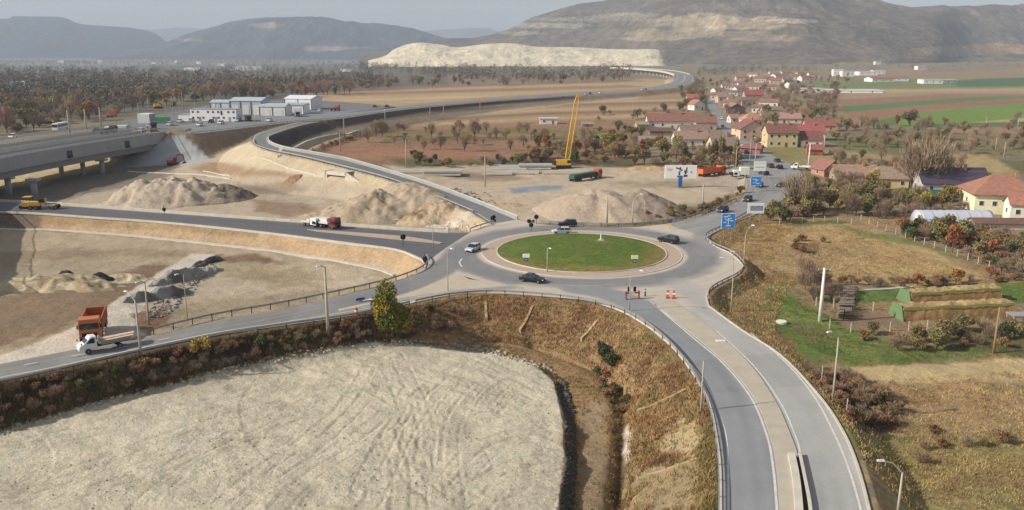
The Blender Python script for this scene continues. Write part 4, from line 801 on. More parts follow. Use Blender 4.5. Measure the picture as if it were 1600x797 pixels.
def truck(at_, back, front, cabc, label, L=8.0, bed='tipper', bedc=None, z=0.0, name='truck', cat='truck', load=None, ground=False, Wd=2.5, long_bonnet=False, ht=3.1):
    p = G(*at_) if ground else P(at_[0], at_[1], z); e = empty(name, tuple(p), heading(back, front, z), label, cat); cm = paintm(cabc, .4); bm_ = paintm(bedc or cabc, .6)
    cx = L / 2; cl = 2.0 if not long_bonnet else 2.4
    if long_bonnet:
        MB().prism([(cx - 2.3, .5), (cx - 2.3, 2.25), (cx - 1.55, 2.3), (cx - .75, 1.5), (cx - .05, 1.15), (cx, .5)], -Wd / 2 + .15, Wd / 2 - .15, [0,.12,.12,.05,.08,.05]).build('cab', cm, e, False, .06)
        MB().prism([(cx - 1.56, 2.2), (cx - 1.49, 2.22), (cx - .72, 1.5), (cx - .82, 1.46)], -Wd / 2 + .3, Wd / 2 - .3).build('windscreen', M_glass, e)
        for s in (-1, 1): MB().prism([(cx - 2.0, 1.4), (cx - 2.0, 2.08), (cx - 1.55, 2.08), (cx - .95, 1.45)], s * (Wd / 2 - .15) - .04, s * (Wd / 2 - .15) + .03).build('side_window', M_glass, e)
    else:
        MB().box((cx - cl / 2, 0, .55 + (ht - .55) / 2), (cl, Wd, ht - .55), 0, .93, .96).build('cab', cm, e, False, .08)
        MB().box((cx - .02, 0, ht - 1.05), (.16, Wd * .88, .85)).build('windscreen', M_glass, e)
        for s in (-1, 1): MB().box((cx - .8, s * (Wd / 2 - .02), ht - 1.05), (.9, .1, .7)).build('side_window', M_glass, e)
        MB().box((cx + .02, 0, .75), (.14, Wd * .96, .4)).build('bumper', M_black, e); MB().box((cx + .05, 0, 1.35), (.06, Wd * .7, .5)).build('grille', M_black, e)
    for s in (-1, 1):
        MB().box((cx + .06, s * Wd * .38, .85), (.06, .3, .2)).build('headlight', M_lampw, e); MB().box((cx - .25, s * (Wd / 2 + .12), ht - 1.1 if not long_bonnet else 1.6), (.12, .16, .55 if not long_bonnet else .3)).build('wing_mirror', M_black, e)
    MB().box((-.3, 0, .8), (L - .8, .9, .3)).build('chassis', M_black, e)
    x0, x1 = -L / 2, cx - cl - .25 - (.2 if long_bonnet else 0)
    if bed == 'tipper':
        b = MB(); t = .12; zb, zt = 1.15, 2.9; hw = Wd / 2
        b.box(((x0 + x1) / 2, 0, zb), (x1 - x0, Wd, .2)); 
        for s in (-1, 1): b.box(((x0 + x1) / 2, s * (hw - t / 2), (zb + zt) / 2), (x1 - x0, t, zt - zb))
        b.box((x1 - t / 2, 0, (zb + zt) / 2 + .15), (t, Wd, zt - zb + .3)); b.box((x0 + t / 2, 0, (zb + zt) / 2 - .1), (t, Wd, zt - zb - .2))
        bo = b.build('tipper_bed', bm_, e)
        ri = MB(); [ri.box((x0 + .4 + k * (x1 - x0 - .8) / 5, s * (hw + .03), (zb + zt) / 2), (.12, .08, zt - zb)) for k in range(6) for s in (-1, 1)]; ri.build('side_rib', bm_, bo)
        MB().box(((x0 + x1) / 2, 0, zb + .14), (x1 - x0 - .3, Wd - .3, .1)).build('bed_floor', mat('rusty_dark_steel', (52,44,40), .9, 1, .3), bo)
    elif bed == 'flat':
        b = MB().box(((x0 + x1) / 2, 0, 1.0), (x1 - x0, Wd - .1, .12))
        for s in (-1, 1): b.box(((x0 + x1) / 2, s * (Wd / 2 - .07), 1.25), (x1 - x0, .06, .4))
        b.box((x1, 0, 1.45), (.08, Wd - .1, .9)); bo = b.build('flat_bed', bm_, e)
        if load: ld = MB(); [ld.box(((x0 + x1) / 2 - .5 + .2 * k, (k - 1) * .6, 1.3 + .12 * (k % 2)), (x1 - x0 + .9, .55, .35)) for k in range(3)]; ld.build('load', mat('pale_timber', load, .8, 2, .2), e)
    elif bed == 'long':
        b = MB().box(((x0 + x1) / 2, 0, 1.25), (x1 - x0, Wd, .35)); [b.box((x0 + .3 + k * (x1 - x0 - .6) / 9, s * Wd / 2, 1.9), (.1, .08, 1.2)) for k in range(10) for s in (-1, 1)]; b.build('trailer', bm_, e)
        MB().box(((x0 + x1) / 2, 0, 1.9), (x1 - x0 - .4, Wd - .5, .95)).build('load', mat('green_tarpaulin', (62,84,74), .8, .7, .2), e)
    elif bed == 'box': MB().box(((x0 + x1) / 2, 0, 2.15), (x1 - x0, Wd + .05, 2.4)).build('box_body', bm_, e, False, .05)
    elif bed == 'low': MB().box(((x0 + x1) / 2, 0, 1.3), (x1 - x0, Wd, .4)).box(((x0 + x1) / 2, 0, 1.9), (x1 - x0 - 1, Wd - .8, .8)).build('low_bed', bm_, e)
    r = .36 if Wd < 2.2 else .5; n = 2 if L < 7.5 else (4 if L < 10 else 6)
    xs = [cx - cl * .45] + ([x0 + L * .22] if n == 2 else ([cx - cl * .45 - 1.7] if L < 10 else [cx - 3.2]) + [x0 + .9 + 1.25 * k for k in range(2 if n == 4 else 3)])
    for x_ in xs:
        for s in (-1, 1): wheel(e, x_, s * (Wd / 2 - .16), r, .3)
    return e
truck((148,521), (158,478), (136,534), (190,108,58), 'big orange tipper truck with an empty dark bed waiting by the west road', 9.6, 'tipper', (176,100,60), -.25, 'tipper_truck', ht=3.6, Wd=2.8)
truck((163,545), (203,536.5), (122,553), WHT, 'white flatbed van loaded with pale boards on the west road', 6.6, 'flat', (140,140,140), -.13, 'flatbed_van', 'van', (214,186,158), Wd=2.05, long_bonnet=True)
truck((514,356), (498,354), (530,358), (120,50,38), 'small truck with a dark red cab and white side on the new road', 5.6, 'low', (214,210,204), 0.02, 'small_truck', ht=2.6, Wd=2.2)
truck((487,353.5), (476,352), (498,355), WHT, 'small white flatbed parked behind the red-topped truck on the new road', 4.8, 'flat', (206,204,196), 0.02, 'small_truck', ht=2.2, Wd=2.0)
truck((1112,274.5), (1088,277), (1137,271), (205,92,42), 'orange tipper truck standing right of the white billboard', 11.5, 'tipper', (212,104,52), 0, 'tipper_truck', ground=True)
truck((915,281), (886,286), (944,276), (176,72,50), 'long green trailer truck with a red cab parked on the building ground', 15.0, 'long', (46,76,66), 0, 'trailer_truck', ground=True)
truck((1157,277), (1163,277), (1151,277), WHT, 'small white box truck at the edge of the junction', 5.2, 'box', (224,222,214), .02, 'box_truck', Wd=2.1, ht=2.4)
truck((1251,265), (1264,266), (1240,264.5), WHT, 'white van with a white trailer at the right of the junction', 6.6, 'flat', (214,214,208), .02, 'white_van', 'van', None, Wd=2.0, long_bonnet=True)
truck((465,182), (463,179), (467,186), WHT, 'white truck with an orange load by the hangars', 8, 'tipper', (196,120,70), 8.05, 'tipper_truck')
truck((524,172.5), (504,176), (532,171), (190,92,62), 'red cab truck on the yard beyond the hangars', 9, 'flat', (150,60,44), 8.0, 'truck')
truck((388,189), (384,184), (394,194), (90,112,92), 'grey-green truck at the right end of the office block', 10, 'tipper', (74,90,80), 8.02, 'tipper_truck')
truck((175,183), (158,188), (186,180), (196,96,52), 'orange tipper truck beyond the far side of the overpass', 11, 'tipper', (206,112,66), 6.5, 'tipper_truck')
truck((237,201), (231,200), (244,203), (86,100,100), 'grey truck at the end of the overpass', 7, 'flat', (120,130,126), 8.5, 'truck')
truck((170,209), (150,212), (186,206), (60,62,64), 'dark low-loader truck on the far carriageway of the overpass', 9, 'low', (66,68,70), 8.6, 'truck')
def bus():
    e = empty('bus', tuple(P(95, 203, 5.8)), heading((80,206), (110,200), 5.8), 'white coach with dark windows on the slip road at the far left', 'bus')
    MB().box((0, 0, 1.85), (11.5, 2.5, 3.0), 0, .98, .93).build('body', paintm((222,224,222), .4), e, False, .12)
    for s in (-1, 1): MB().box((.1, s * 1.24, 2.25), (10.6, .08, 1.0)).build('window_glass', M_glass, e)
    for s in (-1, 1): MB().box((s * 5.74, 0, 2.2), (.08, 2.2, 1.2)).build('windscreen', M_glass, e)
    for x_ in (-3.4, 3.6):
        for s in (-1, 1): wheel(e, x_, s * 1.15, .5, .3)
bus()
M_yel = paintm((206,160,48), .5)
def excavator(px, py, z, rz, label, ground=True, s=1.0, rgb=(206,160,48), pose=0):
    p = G(px, py) if ground else P(px, py, z); e = empty('excavator', tuple(p), rz, label, 'excavator', None, s); m = paintm(rgb, .5)
    for k in (-1, 1):
        MB().prism([(-2,.15),(-2.2,.55),(-1.9,.95),(1.9,.95),(2.2,.55),(2,.15)], k * 1.2 - .3, k * 1.2 + .3).build('track', M_tyre, e)
    MB().box((-.5, 0, 1.65), (3.2, 2.5, 1.1), 0, .94, .94).build('body', m, e, False, .08); cb = MB().box((.85, .7, 2.2), (1.5, 1.0, 1.7), 0, .85, .9).build('cab', m, e, False, .06); MB().box((.95, .7, 2.4), (1.42, 1.06, .95)).build('window_glass', M_glass, cb)
    if pose == 0: q = [(1.0, 1.8), (3.2, 4.9), (5.2, 4.6), (6.6, 1.6)]
    else: q = [(1.0, 1.8), (2.2, 4.2), (4.4, 4.4), (5.0, 1.4)]
    b = MB(); [b.prism([(a[0] - .2, a[1] - .28), (a[0] - .2, a[1] + .28), (c_[0], c_[1] + .28), (c_[0], c_[1] - .28)], -.2, .2) for a, c_ in ((q[0], q[1]), (q[1], q[2]))]; b.build('boom', m, e)
    MB().prism([(q[2][0] - .3, q[2][1] + .3), (q[2][0] + .3, q[2][1] + .2), (q[3][0] + .15, q[3][1]), (q[3][0] - .15, q[3][1])], -.17, .17).build('stick', m, e)
    MB().prism([(q[3][0] - .2, q[3][1] + .1), (q[3][0] + .5, q[3][1] - .1), (q[3][0] + .2, q[3][1] - .95), (q[3][0] - .7, q[3][1] - .8), (q[3][0] - .9, q[3][1] - .2)], -.55, .55).build('bucket', M_dsteel, e)
    return e
excavator(248,170,6, 0.5, 'yellow excavator with a raised arm at the edge of the wood', False, 1.25)
excavator(73,193,6, 2.7, 'yellow excavator digging left of the white coach', True, 1.2, pose=1)
excavator(270,258,0, 0.1, 'dark red excavator at the foot of the grey cone', True, .9, (132,34,40), 1)
def grader():
    e = empty('road_roller', tuple(P(62, 327, .02)), heading((44,328), (80,327)), 'yellow grader working at the left end of the new road', 'grader')
    MB().box((-1.0, 0, 1.5), (3.0, 1.7, 1.1), 0, .92, .92).build('body', M_yel, e, False, .06); cb = MB().box((.9, 0, 2.2), (1.5, 1.5, 1.7), 0, .9, .9).build('cab', M_yel, e); MB().box((.9, 0, 2.35), (1.54, 1.54, .95)).build('window_glass', M_glass, cb); MB().box((.9, 0, 3.1), (1.7, 1.7, .12)).build('cab_roof', M_black, cb)
    MB().prism([(1.2,1.3),(1.2,1.7),(4.2,1.5),(4.6,1.0),(4.3,.9),(4.0,1.2)], -.2, .2).build('front_frame', M_yel, e); MB().box((2.4, 0, .45), (.2, 3.2, .6), .4).build('blade', M_dsteel, e)
    for x_ in (-1.9, -.5, 4.3):
        for s in (-1, 1): wheel(e, x_, s * 1.0, .58, .4)
    e.name = 'grader'; e2 = empty('paver', tuple(P(44, 325, .02)), heading((44,328), (80,327)), 'yellow paving machine left of the grader', 'paver')
    MB().box((0, 0, 1.1), (2.2, 2.6, 1.2)).build('body', M_yel, e2, False, .06); MB().box((.2, 0, 3.0), (2.0, 2.4, .12)).build('canopy', M_yel, e2); MB().box((-1.4, 0, .5), (.6, 3.2, .7)).build('screed', M_dsteel, e2)
    for k in (-1, 1):
        MB().box((0, k * .8, .3), (2.2, .4, .6)).build('track', M_tyre, e2)
        for x_ in (-.6, 1.0): MB().box((x_, k * 1.1, 2.3), (.08, .08, 1.4)).build('canopy_post', M_black, e2)
grader()
def crane():
    p = G(881, 263); e = empty('crawler_crane', tuple(p), 0, 'tall yellow crane with a lattice boom on the building ground', 'crane')
    for k in (-1, 1): MB().prism([(-2.6,.1),(-2.9,.6),(-2.5,1.1),(2.5,1.1),(2.9,.6),(2.6,.1)], k * 1.6 - .4, k * 1.6 + .4).build('track', M_tyre, e)
    MB().box((-.8, 0, 2.2), (4.4, 2.9, 1.9), 0, .95, .95).build('body', M_yel, e, False, .08); cb = MB().box((1.7, -.9, 2.3), (1.5, 1.1, 2.0)).build('cab', M_yel, e); MB().box((1.8, -.95, 2.6), (1.42, 1.1, 1.0)).build('window_glass', M_glass, cb); MB().box((-3.3, 0, 2.1), (.8, 2.9, 1.6)).build('counterweight', M_dsteel, e)
    # boom head where the photo shows it
    s = px_m(p[0], p[1], p[2]); ux, uy = (901 - 881) / s, 0; zt = (263 - 152) / (s * math.cos(R(7))) ; a = Vector((0.9, 0, 1.6)); b = Vector((ux, 1.5, zt)); d = (b - a).normalized(); u = Vector((0, 1, 0)); v = d.cross(u).normalized(); N = 20
    m = MB(); c_ = lambda t, i, j: a + (b - a) * t + (u * i + v * j) * (.75 * min(1, t * 8 + .25, (1 - t) * 6 + .35))
    for i, j in ((-1,-1),(1,-1),(1,1),(-1,1)):
        for k in range(N): m.tube(c_(k / N, i, j), c_((k + 1) / N, i, j), .11, .11, 5)
    cs = [(-1,-1),(1,-1),(1,1),(-1,1)]
    for k in range(N):
        for q in range(4): i, j = cs[q]; i2, j2 = cs[(q + 1) % 4]; m.tube(c_(k / N, i, j), c_((k + 1) / N, i2, j2), .07, .07, 4); m.tube(c_(k / N, i, j), c_(k / N, i2, j2), .05, .05, 4)
    bo = m.build('lattice_boom', M_yel, e); MB().tube(b + Vector((0, -.5, 0)), b + Vector((0, .5, 0)), .6, .6, 12).build('sheave', M_yel, bo)
    g = MB(); g.tube((-2.4, 0, 3.1), (-1.8, 0, 5.8), .1, .1, 5); g.tube((-1.8, 0, 5.8), b, .05, .05, 4); g.build('stay', M_dsteel, e); MB().tube(b + Vector((.5, 0, 0)), b + Vector((.5, 0, -6)), .05, .05, 4).build('hoist_rope', M_dsteel, e)
crane()
# ---------------------------------------------------------------- poles, lamps, signs
ORD = ['leftmost', 'second', 'third', 'fourth', 'fifth', 'sixth', 'seventh', 'eighth', 'ninth', 'tenth', 'eleventh', 'twelfth']
def ordl(i, n, what): return ('leftmost of the ' if i == 0 else ('rightmost of the ' if i == n - 1 else ORD[i] + ' from the left of the ')) + what
def solve_h(p, ty):
    lo, hi = .5, 60
    for _ in range(40):
        mid = (lo + hi) / 2
        if proj(p[0], p[1], p[2] + mid)[1] > ty: lo = mid
        else: hi = mid
    return lo
M_pole = mat('weathered_concrete_pole', (172,164,150), .85, 1.5, .15); M_lamp = mat('lamp_head_shell', (214,214,210), .4)
def lamp(px, py, ty, label, arm=None, r=.09, m=None, z=None, name='street_lamp', cat='street lamp', group=None, cross=False):
    p = G(px, py) if z is None else P(px, py, z); h = solve_h(p, ty); e = empty(name, tuple(p), 0, label, cat, group); s = px_m(*p)
    MB().tube((0, 0, -.8), (0, 0, h), r * 1.35, r * .75, 8).build('pole', m or M_pole, e, True)
    if arm:
        dx, dz, dy = arm[0] / s, arm[1] / s, (arm[2] if len(arm) > 2 else -1.0); a = MB().tube((0, 0, h - .1), (dx * .45, dy * .45, h + dz * .75), r * .6, r * .5, 6).tube((dx * .45, dy * .45, h + dz * .75), (dx, dy, h + dz), r * .5, r * .4, 6).build('arm', m or M_pole, e)
        MB().box((dx * 1.04, dy * 1.04, h + dz), (.7, .28, .14), math.atan2(dy, dx), .8, .7).build('lamp_head', M_lamp, e)
    if cross:
        c_ = MB().box((0, 0, h - .45), (2.0, .12, .12)); c_.box((0, 0, h - 1.1), (1.5, .12, .12)); c_.build('cross_arm', M_dsteel, e)
        for x_ in (-.9, 0, .9): MB().tube((x_, 0, h - .4), (x_, 0, h - .1), .06, .05, 6).build('insulator', M_lamp, e)
    return e
lamp(513,523,417,'tall pale concrete lamp post left of the big leafy tree', (-8,3,-.6), .2)
lamp(221,560,470,'pale concrete lamp post in front of the flatbed van', (-18,12,1), .16)
lamp(233,507,441,'grey lamp post right of the orange tipper truck', (-6,3), .15)
lamp(293,498,428,'thin lamp post beyond the rail near the grey rubble bank', (-6,2), .07)
lamp(677,392,334,'thin lamp post at the mouth of the dark new road', (-3,4), .07, z=0)
lamp(700,455,392,'thin lamp post on the dusty splitter island', (7,6), .07, z=0)
lamp(855,424,388,'small lamp post on the near edge of the grass island', (4,2), .09, z=.2)
lamp(983,486,420,'thin lamp post by the red barrier', (15,0), .07, z=0)
lamp(948,352,306,'thick pale post left of the gravel heap', None, .2, name='concrete_post', cat='post')
lamp(988,351,316,'pale lamp post with a curved arm in front of the gravel heap', (11,14), .14)
lamp(1006,350,312,'thin pole at the right of the gravel heap', None, .06, name='pole', cat='pole')
lamp(1097,332,288,'pale concrete post right of the gravel heap by the road', None, .2, name='concrete_post', cat='post')
lamp(1162,414,366,'thin lamp post on the grassy slope below the big blue sign', (8,16,-1), .08)
lamp(1142,488,434,'thin lamp post right of the south road neck', (-3,42,0), .09)
lamp(1281,502,419,'thick white power pole with crossarms beside the garden', None, .27, M_white, name='power_pole', cat='power pole', cross=True)
lamp(1301,627,524,'tall lamp post with a long arm beside the south road', (-17,8,-.5), .12)
lamp(1402,808,738,'lamp post in the lower right corner beside the south road', (-34,20,0), .12)
lamp(1095,645,564,'thin pale post on the bank beside the south road rail', None, .1, name='concrete_post', cat='post')
lamp(1552,552,480,'weathered wooden pole at the right behind the crop rows', None, .16, mat('old_wood', (150,122,92), .9, 2, .2), name='wooden_pole', cat='pole')
lamp(1283,602,572,'short thin post in the scrub by the south road', None, .06, name='post', cat='post')
lamp(1322,650,622,'short leaning post below the scrub at the right', None, .06, name='post', cat='post')
lamp(1179,268,225,'tall pale lamp post at the village junction, left of the white panel', (5,3), .16, z=0)
lamp(1171,258,218,'lamp post in front of the peach gabled house', (4,3), .12, z=0)
lamp(1263,262,225,'white power pole on a wide foot beside the white van', None, .25, M_white, name='power_pole', cat='power pole', cross=True)
lamp(1149,272,234,'slim lamp post beside the orange tipper and box truck', (6,8), .13)
lamp(1163,297,262,'pale post left of the smaller blue sign', None, .15, name='concrete_post', cat='post')
for x, y, t_ in [(532,237,206),(538,211,184),(602,192,171),(635,262,218),(672,184,168),(693,184,163),(758,292,243),(750,170,160)]:
    lamp(x, y, t_, {532:'pale power pole at the left end of the brown field',538:'pale power pole between the ramp loop and the orchard',602:'power pole beside the track below the motorway',635:'pale power pole at the near edge of the brown orchard field',672:'left one of two close power poles under the motorway',693:'right one of two close power poles under the motorway',758:'slim pole on the building ground left of the concrete planks',750:'far power pole near the motorway'}[x], None, .17, name='power_pole', cat='power pole', group=None, cross=y > 200)
for i_, (x, y, t_) in enumerate(sorted([(109,208,172),(135,202,170),(158,197,168),(71,178,155),(80,180,152),(85,179,153)])):
    lamp(x, y, t_, ordl(i_, 6, 'six pale concrete poles behind the overpass'), None, .28, name='concrete_pole', cat='pole', group='poles behind the overpass')
for i_, (x, y, t_) in enumerate(sorted([(217,186,162),(233,184,154),(260,183,161),(271,180,158),(281,180,160),(286,178,147),(305,176,156),(337,172,154),(398,196,182),(411,190,172),(255,168,150),(320,160,145)])):
    lamp(x, y, t_, ordl(i_, 12, 'thin lamp posts with white heads in the yard'), (2,1), .1, z=8, group='lamp posts of the maintenance yard')
for i_, (x, y, t_) in enumerate(sorted([(850,182,160),(988,180,158),(921,160,148)])): lamp(x, y, t_, ordl(i_, 3, 'thin power poles near the crane boom'), None, .12, name='power_pole', cat='power pole', group='power poles in the brown fields', cross=False)
for i_, (x, y, t_) in enumerate(sorted([(1540,200,182),(1590,200,184),(1568,248,222),(1555,236,214),(1474,240,226),(1287,240,212),(1322,204,190)])): lamp(x, y, t_, ordl(i_, 7, 'scrubby field power poles at the right'), None, .15, name='power_pole', cat='power pole', group='power poles in the scrubby fields')
M_blue = mat('sign_blue', (38,138,216), .5, .5, .05); M_wsign = mat('sign_white', (236,236,232), .5, .5, .04)
def board(px0, px1, py0, py1, base_y, label, face_m, z=None, posts=2, marks=(), post_m=None, rz=0, name='road_sign', cat='sign', thick=.12):
    cx_ = (px0 + px1) / 2; p = G(cx_, base_y) if z is None else P(cx_, base_y, z); s = px_m(*p); w_ = (px1 - px0) / s; zt = solve_h(p, py0); zb = solve_h(p, py1); e = empty(name, tuple(p), rz, label, cat); hh = zt - zb
    o = MB().box((0, -.12, (zt + zb) / 2), (w_, thick, hh)).build('panel', face_m, e); MB().box((0, -.12, (zt + zb) / 2), (w_ + .14, thick * .8, hh + .14)).build('frame', M_wsign, e)
    for k in range(posts): x_ = 0 if posts == 1 else (-.3 + .6 * k) * w_; MB().tube((x_, 0, -.6), (x_, 0, zt), .09, .09, 8).build('post', post_m or M_steel, e)
    for i, (mx, my, mw, mh, mr, mm) in enumerate(marks): MB().add([(x_ * math.cos(mr) - z_ * math.sin(mr) + mx * w_, -.12 - thick / 2 - .012 - .002 * i, x_ * math.sin(mr) + z_ * math.cos(mr) + (zt + zb) / 2 + my * hh) for x_, z_ in ((-mw * w_ / 2, -mh * hh / 2), (mw * w_ / 2, -mh * hh / 2), (mw * w_ / 2, mh * hh / 2), (-mw * w_ / 2, mh * hh / 2))], [(0, 1, 2, 3)]).build('marking', mm, o)
    return e
ws = M_wsign
board(1126,1146,334,356,374,'big blue direction sign on two posts beside the village road', M_blue, None, 2, [(0,-.02,.06,.5,0,ws),(.12,.16,.3,.05,.5,ws),(-.16,.1,.3,.05,-.5,ws),(-.22,.3,.3,.07,0,ws),(.24,.02,.28,.06,0,ws),(.0,-.34,.4,.06,0,ws),(-.26,-.1,.22,.06,0,ws),(.02,.36,.2,.06,0,ws)])
board(1172,1188,276,289.5,299,'smaller blue direction sign by the village junction', M_blue, 0, 2, [(0,0,.06,.5,0,ws),(.14,.1,.28,.06,.5,ws),(-.2,.2,.3,.08,0,ws),(.2,-.28,.3,.08,0,ws),(-.22,-.2,.2,.07,0,ws)])
M_gm = mat('print_grey', (150,152,156), .6); M_dk = mat('print_dark', (54,58,84), .6); M_bl2 = mat('print_blue_grey', (132,144,170), .6)
board(1177,1195,252.5,267,279,'white advertising panel with one grey line at the village junction', M_wsign, 0, 2, [(0,-.12,.8,.07,0,M_gm),(0,.3,.9,.015,0,M_gm)], name='advertising_panel')
board(1167,1192,317.5,333,346,'white banner panel with a grey-blue band beside the road', M_wsign, None, 2, [(.04,0,.8,.5,0,M_bl2),(.1,-.06,.4,.22,0,M_gm)], name='advertising_panel')
e = board(1038,1087,258.5,278.5,293,'long white billboard with two dark figures on a blue column', M_wsign, None, 1, [(-.1,.28,.13,.1,-.3,M_dk),(-.02,.2,.05,.34,.15,M_dk),(-.05,-.1,.05,.3,0,M_dk),(.0,.1,.12,.14,.5,M_gm),(-.04,-.36,.15,.14,0,mat('print_violet', (92,84,160), .6)),(.17,.16,.04,.4,-.25,M_dk),(.14,-.02,.06,.3,.2,M_dk),(.15,-.3,.12,.16,0,M_dk),(.2,.04,.03,.2,.3,M_gm),(-.35,.22,.17,.05,0,M_gm),(-.34,.1,.12,.04,0,mat('print_pink', (196,140,150), .6)),(.32,.0,.05,.1,.7,M_bl2),(.36,-.1,.03,.05,0,M_bl2)], M_blue, name='billboard', cat='billboard', thick=.5)
_p = e.children[2]; MB().box((0, .1, 1.6), (1.1, 1.1, 4.4)).build('column', mat('column_blue', (40,104,170), .6), e)
def disc_sign(px, py, py_top, label, z=0.0, back=(230,228,180), plate=True):
    p = P(px, py, z); h = solve_h(p, py_top); e = empty('road_sign', tuple(p), 0, label, 'sign'); MB().tube((0, 0, -.3), (0, 0, h), .06, .06, 8).build('post', M_steel, e)
    MB().box((0, -.1, h - .3), (1.35, .05, .75)).build('plate', mat('sign_face', back, .5), e); d = MB().tube((0, -.16, h - 1.1), (0, -.1, h - 1.1), .36, .36, 20).build('round_plate', mat('sign_dark_blue', (44,70,130), .5), e)
    MB().box((0, -.17, h - 1.1), (.36, .02, .1), 0).build('arrow', M_wsign, d)
disc_sign(822,412,397,'white plate over a round blue sign at the left of the grass island', .5, (238,238,232)); disc_sign(991,414,399,'yellowish plate over a round blue sign at the right of the grass island', .5, (226,228,170))
p = P(1047,358,0); e = empty('road_sign', tuple(p), 0, 'round blue sign above a yellow plate on the far right splitter', 'sign'); MB().tube((0,0,0),(0,0,2.4),.06).build('post', M_steel, e); MB().tube((0,-.16,2.0),(0,-.1,2.0),.45,.45,20).build('round_plate', mat('sign_dark_blue',(50,80,150),.5), e); MB().box((-.3,-.13,1.1),(1.1,.05,.5)).build('plate', mat('sign_yellow',(226,200,60),.5), e)
def backsign(px, py, label, parts, z=0.0):
    p = P(px, py, z); e = empty('road_sign', tuple(p), 0, label, 'sign'); MB().tube((0, 0, 0), (0, 0, 2.5), .06).build('post', M_dsteel, e)
    for k, (dx, dz, sz) in enumerate(parts): MB().tube((dx, .05, dz), (dx, .11, dz), sz, sz, 3 if k % 2 else 10).build('plate', M_black, e)
backsign(770,353,'dark sign seen from behind at the mouth of the ramp', [(0,1.9,.55),(.5,1.3,.5),(.35,2.2,.4)]); backsign(830,361,'dark cluster of sign backs on the far left edge of the island', [(-.5,2.3,.5),(.4,2.3,.5),(0,1.4,.55)]); backsign(838,350,'small dark sign back at the end of the pale parapet', [(0,1.7,.55)])
backsign(630,385,'dark triangular sign back beside the new road', [(0,2.0,.6),(.2,2.2,.5)]); backsign(664,415,'dark sign at the rounded tip of the tan bank', [(0,1.3,.5),(0,.7,.4)]); backsign(257,336,'small dark sign beside the far edge of the new road', [(0,1.4,.5)])
M_rw = mat('barrier_red', (150,72,58), .6, 1, .1)
p = P(978,468,0); e = empty('barrier', tuple(p), .15, 'red and white barrier with two dark warning lamps on the south splitter', 'barrier')
for x_ in (0, 2.2): MB().box((x_, 0, .7), (.16, .5, 1.4)).build('foot', M_rw, e)
MB().box((1.1, 0, 1.1), (2.6, .08, .25)).build('board', M_rw, e); MB().box((1.1, -.045, 1.1), (.7, .02, .25)).build('stripe', M_white, e)
for x_ in (.5, 1.5): MB().box((x_, .1, 1.7), (.4, .25, .8)).build('warning_lamp', M_black, e)
p = P(1008,463,0); e = empty('bollard', tuple(p), 0, 'single dark upright marker post on the south splitter', 'bollard'); MB().tube((0,0,0),(0,0,1.3),.14,.12,10).build('post', M_dsteel, e); MB().tube((0,0,.9),(0,0,1.1),.15,.15,10).build('band', M_white, e)
p = P(1048,466,0); e = empty('barrier', tuple(p), -.2, 'orange-red barrier with two upright boards at the tip of the median', 'barrier')
for x_ in (-.5, .5): MB().box((x_, 0, .75), (.45, .08, 1.3)).build('board', mat('barrier_orange', (196,100,66), .6), e); MB().box((x_, 0, .06), (.6, .8, .12)).build('foot', M_rw, e); MB().box((x_, -.045, .8), (.45, .02, .25)).build('stripe', M_wsign, e)
p = P(557,492,0); e = empty('bollard', tuple(p), 0, 'small red and white bollard beside the west road', 'bollard'); MB().tube((0,0,-.2),(0,0,1.1),.28,.22,12).build('body', mat('bollard_red',(196,72,60),.6), e); MB().tube((0,0,.55),(0,0,.8),.27,.26,12).build('band', M_white, e)
p = P(566,470,0); e = empty('fallen_sign', tuple(p), .3, 'blue and white road sign lying tilted beside the west road', 'sign'); MB().box((-.3, 0, .35), (1.5, .08, .8), .2, 1, 1, .9).build('plate', mat('sign_blue_b',(40,90,180),.5), e); MB().box((1.0, -.2, .15), (2.0, .5, .12), .1).build('board', M_wsign, e)
p = np.array([19.2, 177.2, .7]); e = empty('monument', tuple(p), 0, 'small white stone marker in the middle of the grass island', 'monument'); MB().box((0,0,.0),(1.1,.9,.35)).build('plinth', M_conc, e); MB().box((0,0,.9),(.4,.35,1.3),.3,.5,.6).build('stone', M_white, e)
for x, y, l in ((1131,434,'white plate lying on the road by the neck of the south road'),(1222,505,'round white lid lying in the green grass beside the power pole')): pass
p = G(1221,505); e = empty('well_cover', tuple(p), 0, 'pale round well cover in the green grass left of the power pole', 'well cover'); MB().tube((0,0,-.4),(0,0,.35),.95,.9,18).build('ring', M_conc, e); MB().tube((0,0,.35),(0,0,.42),.8,.8,18).build('lid', M_white, e)
for x, y, w_, d_, l in ((1126,533,1.3,.6,'small white slab lying on the paved median'),(1128,403,.8,.5,'small white plate on the asphalt by the east bulge'),(707,390,.7,.5,'small white plate on the road near the silver hatchback'),(620,343,1.0,.4,'white strip lying by the new road')):
    o = MB().box((0,0,.06),(w_, d_, .1)).build('white_slab', M_white); o.location = tuple(P(x, y, .1 if x == 1126 else .01)); tag(o, l, 'slab')
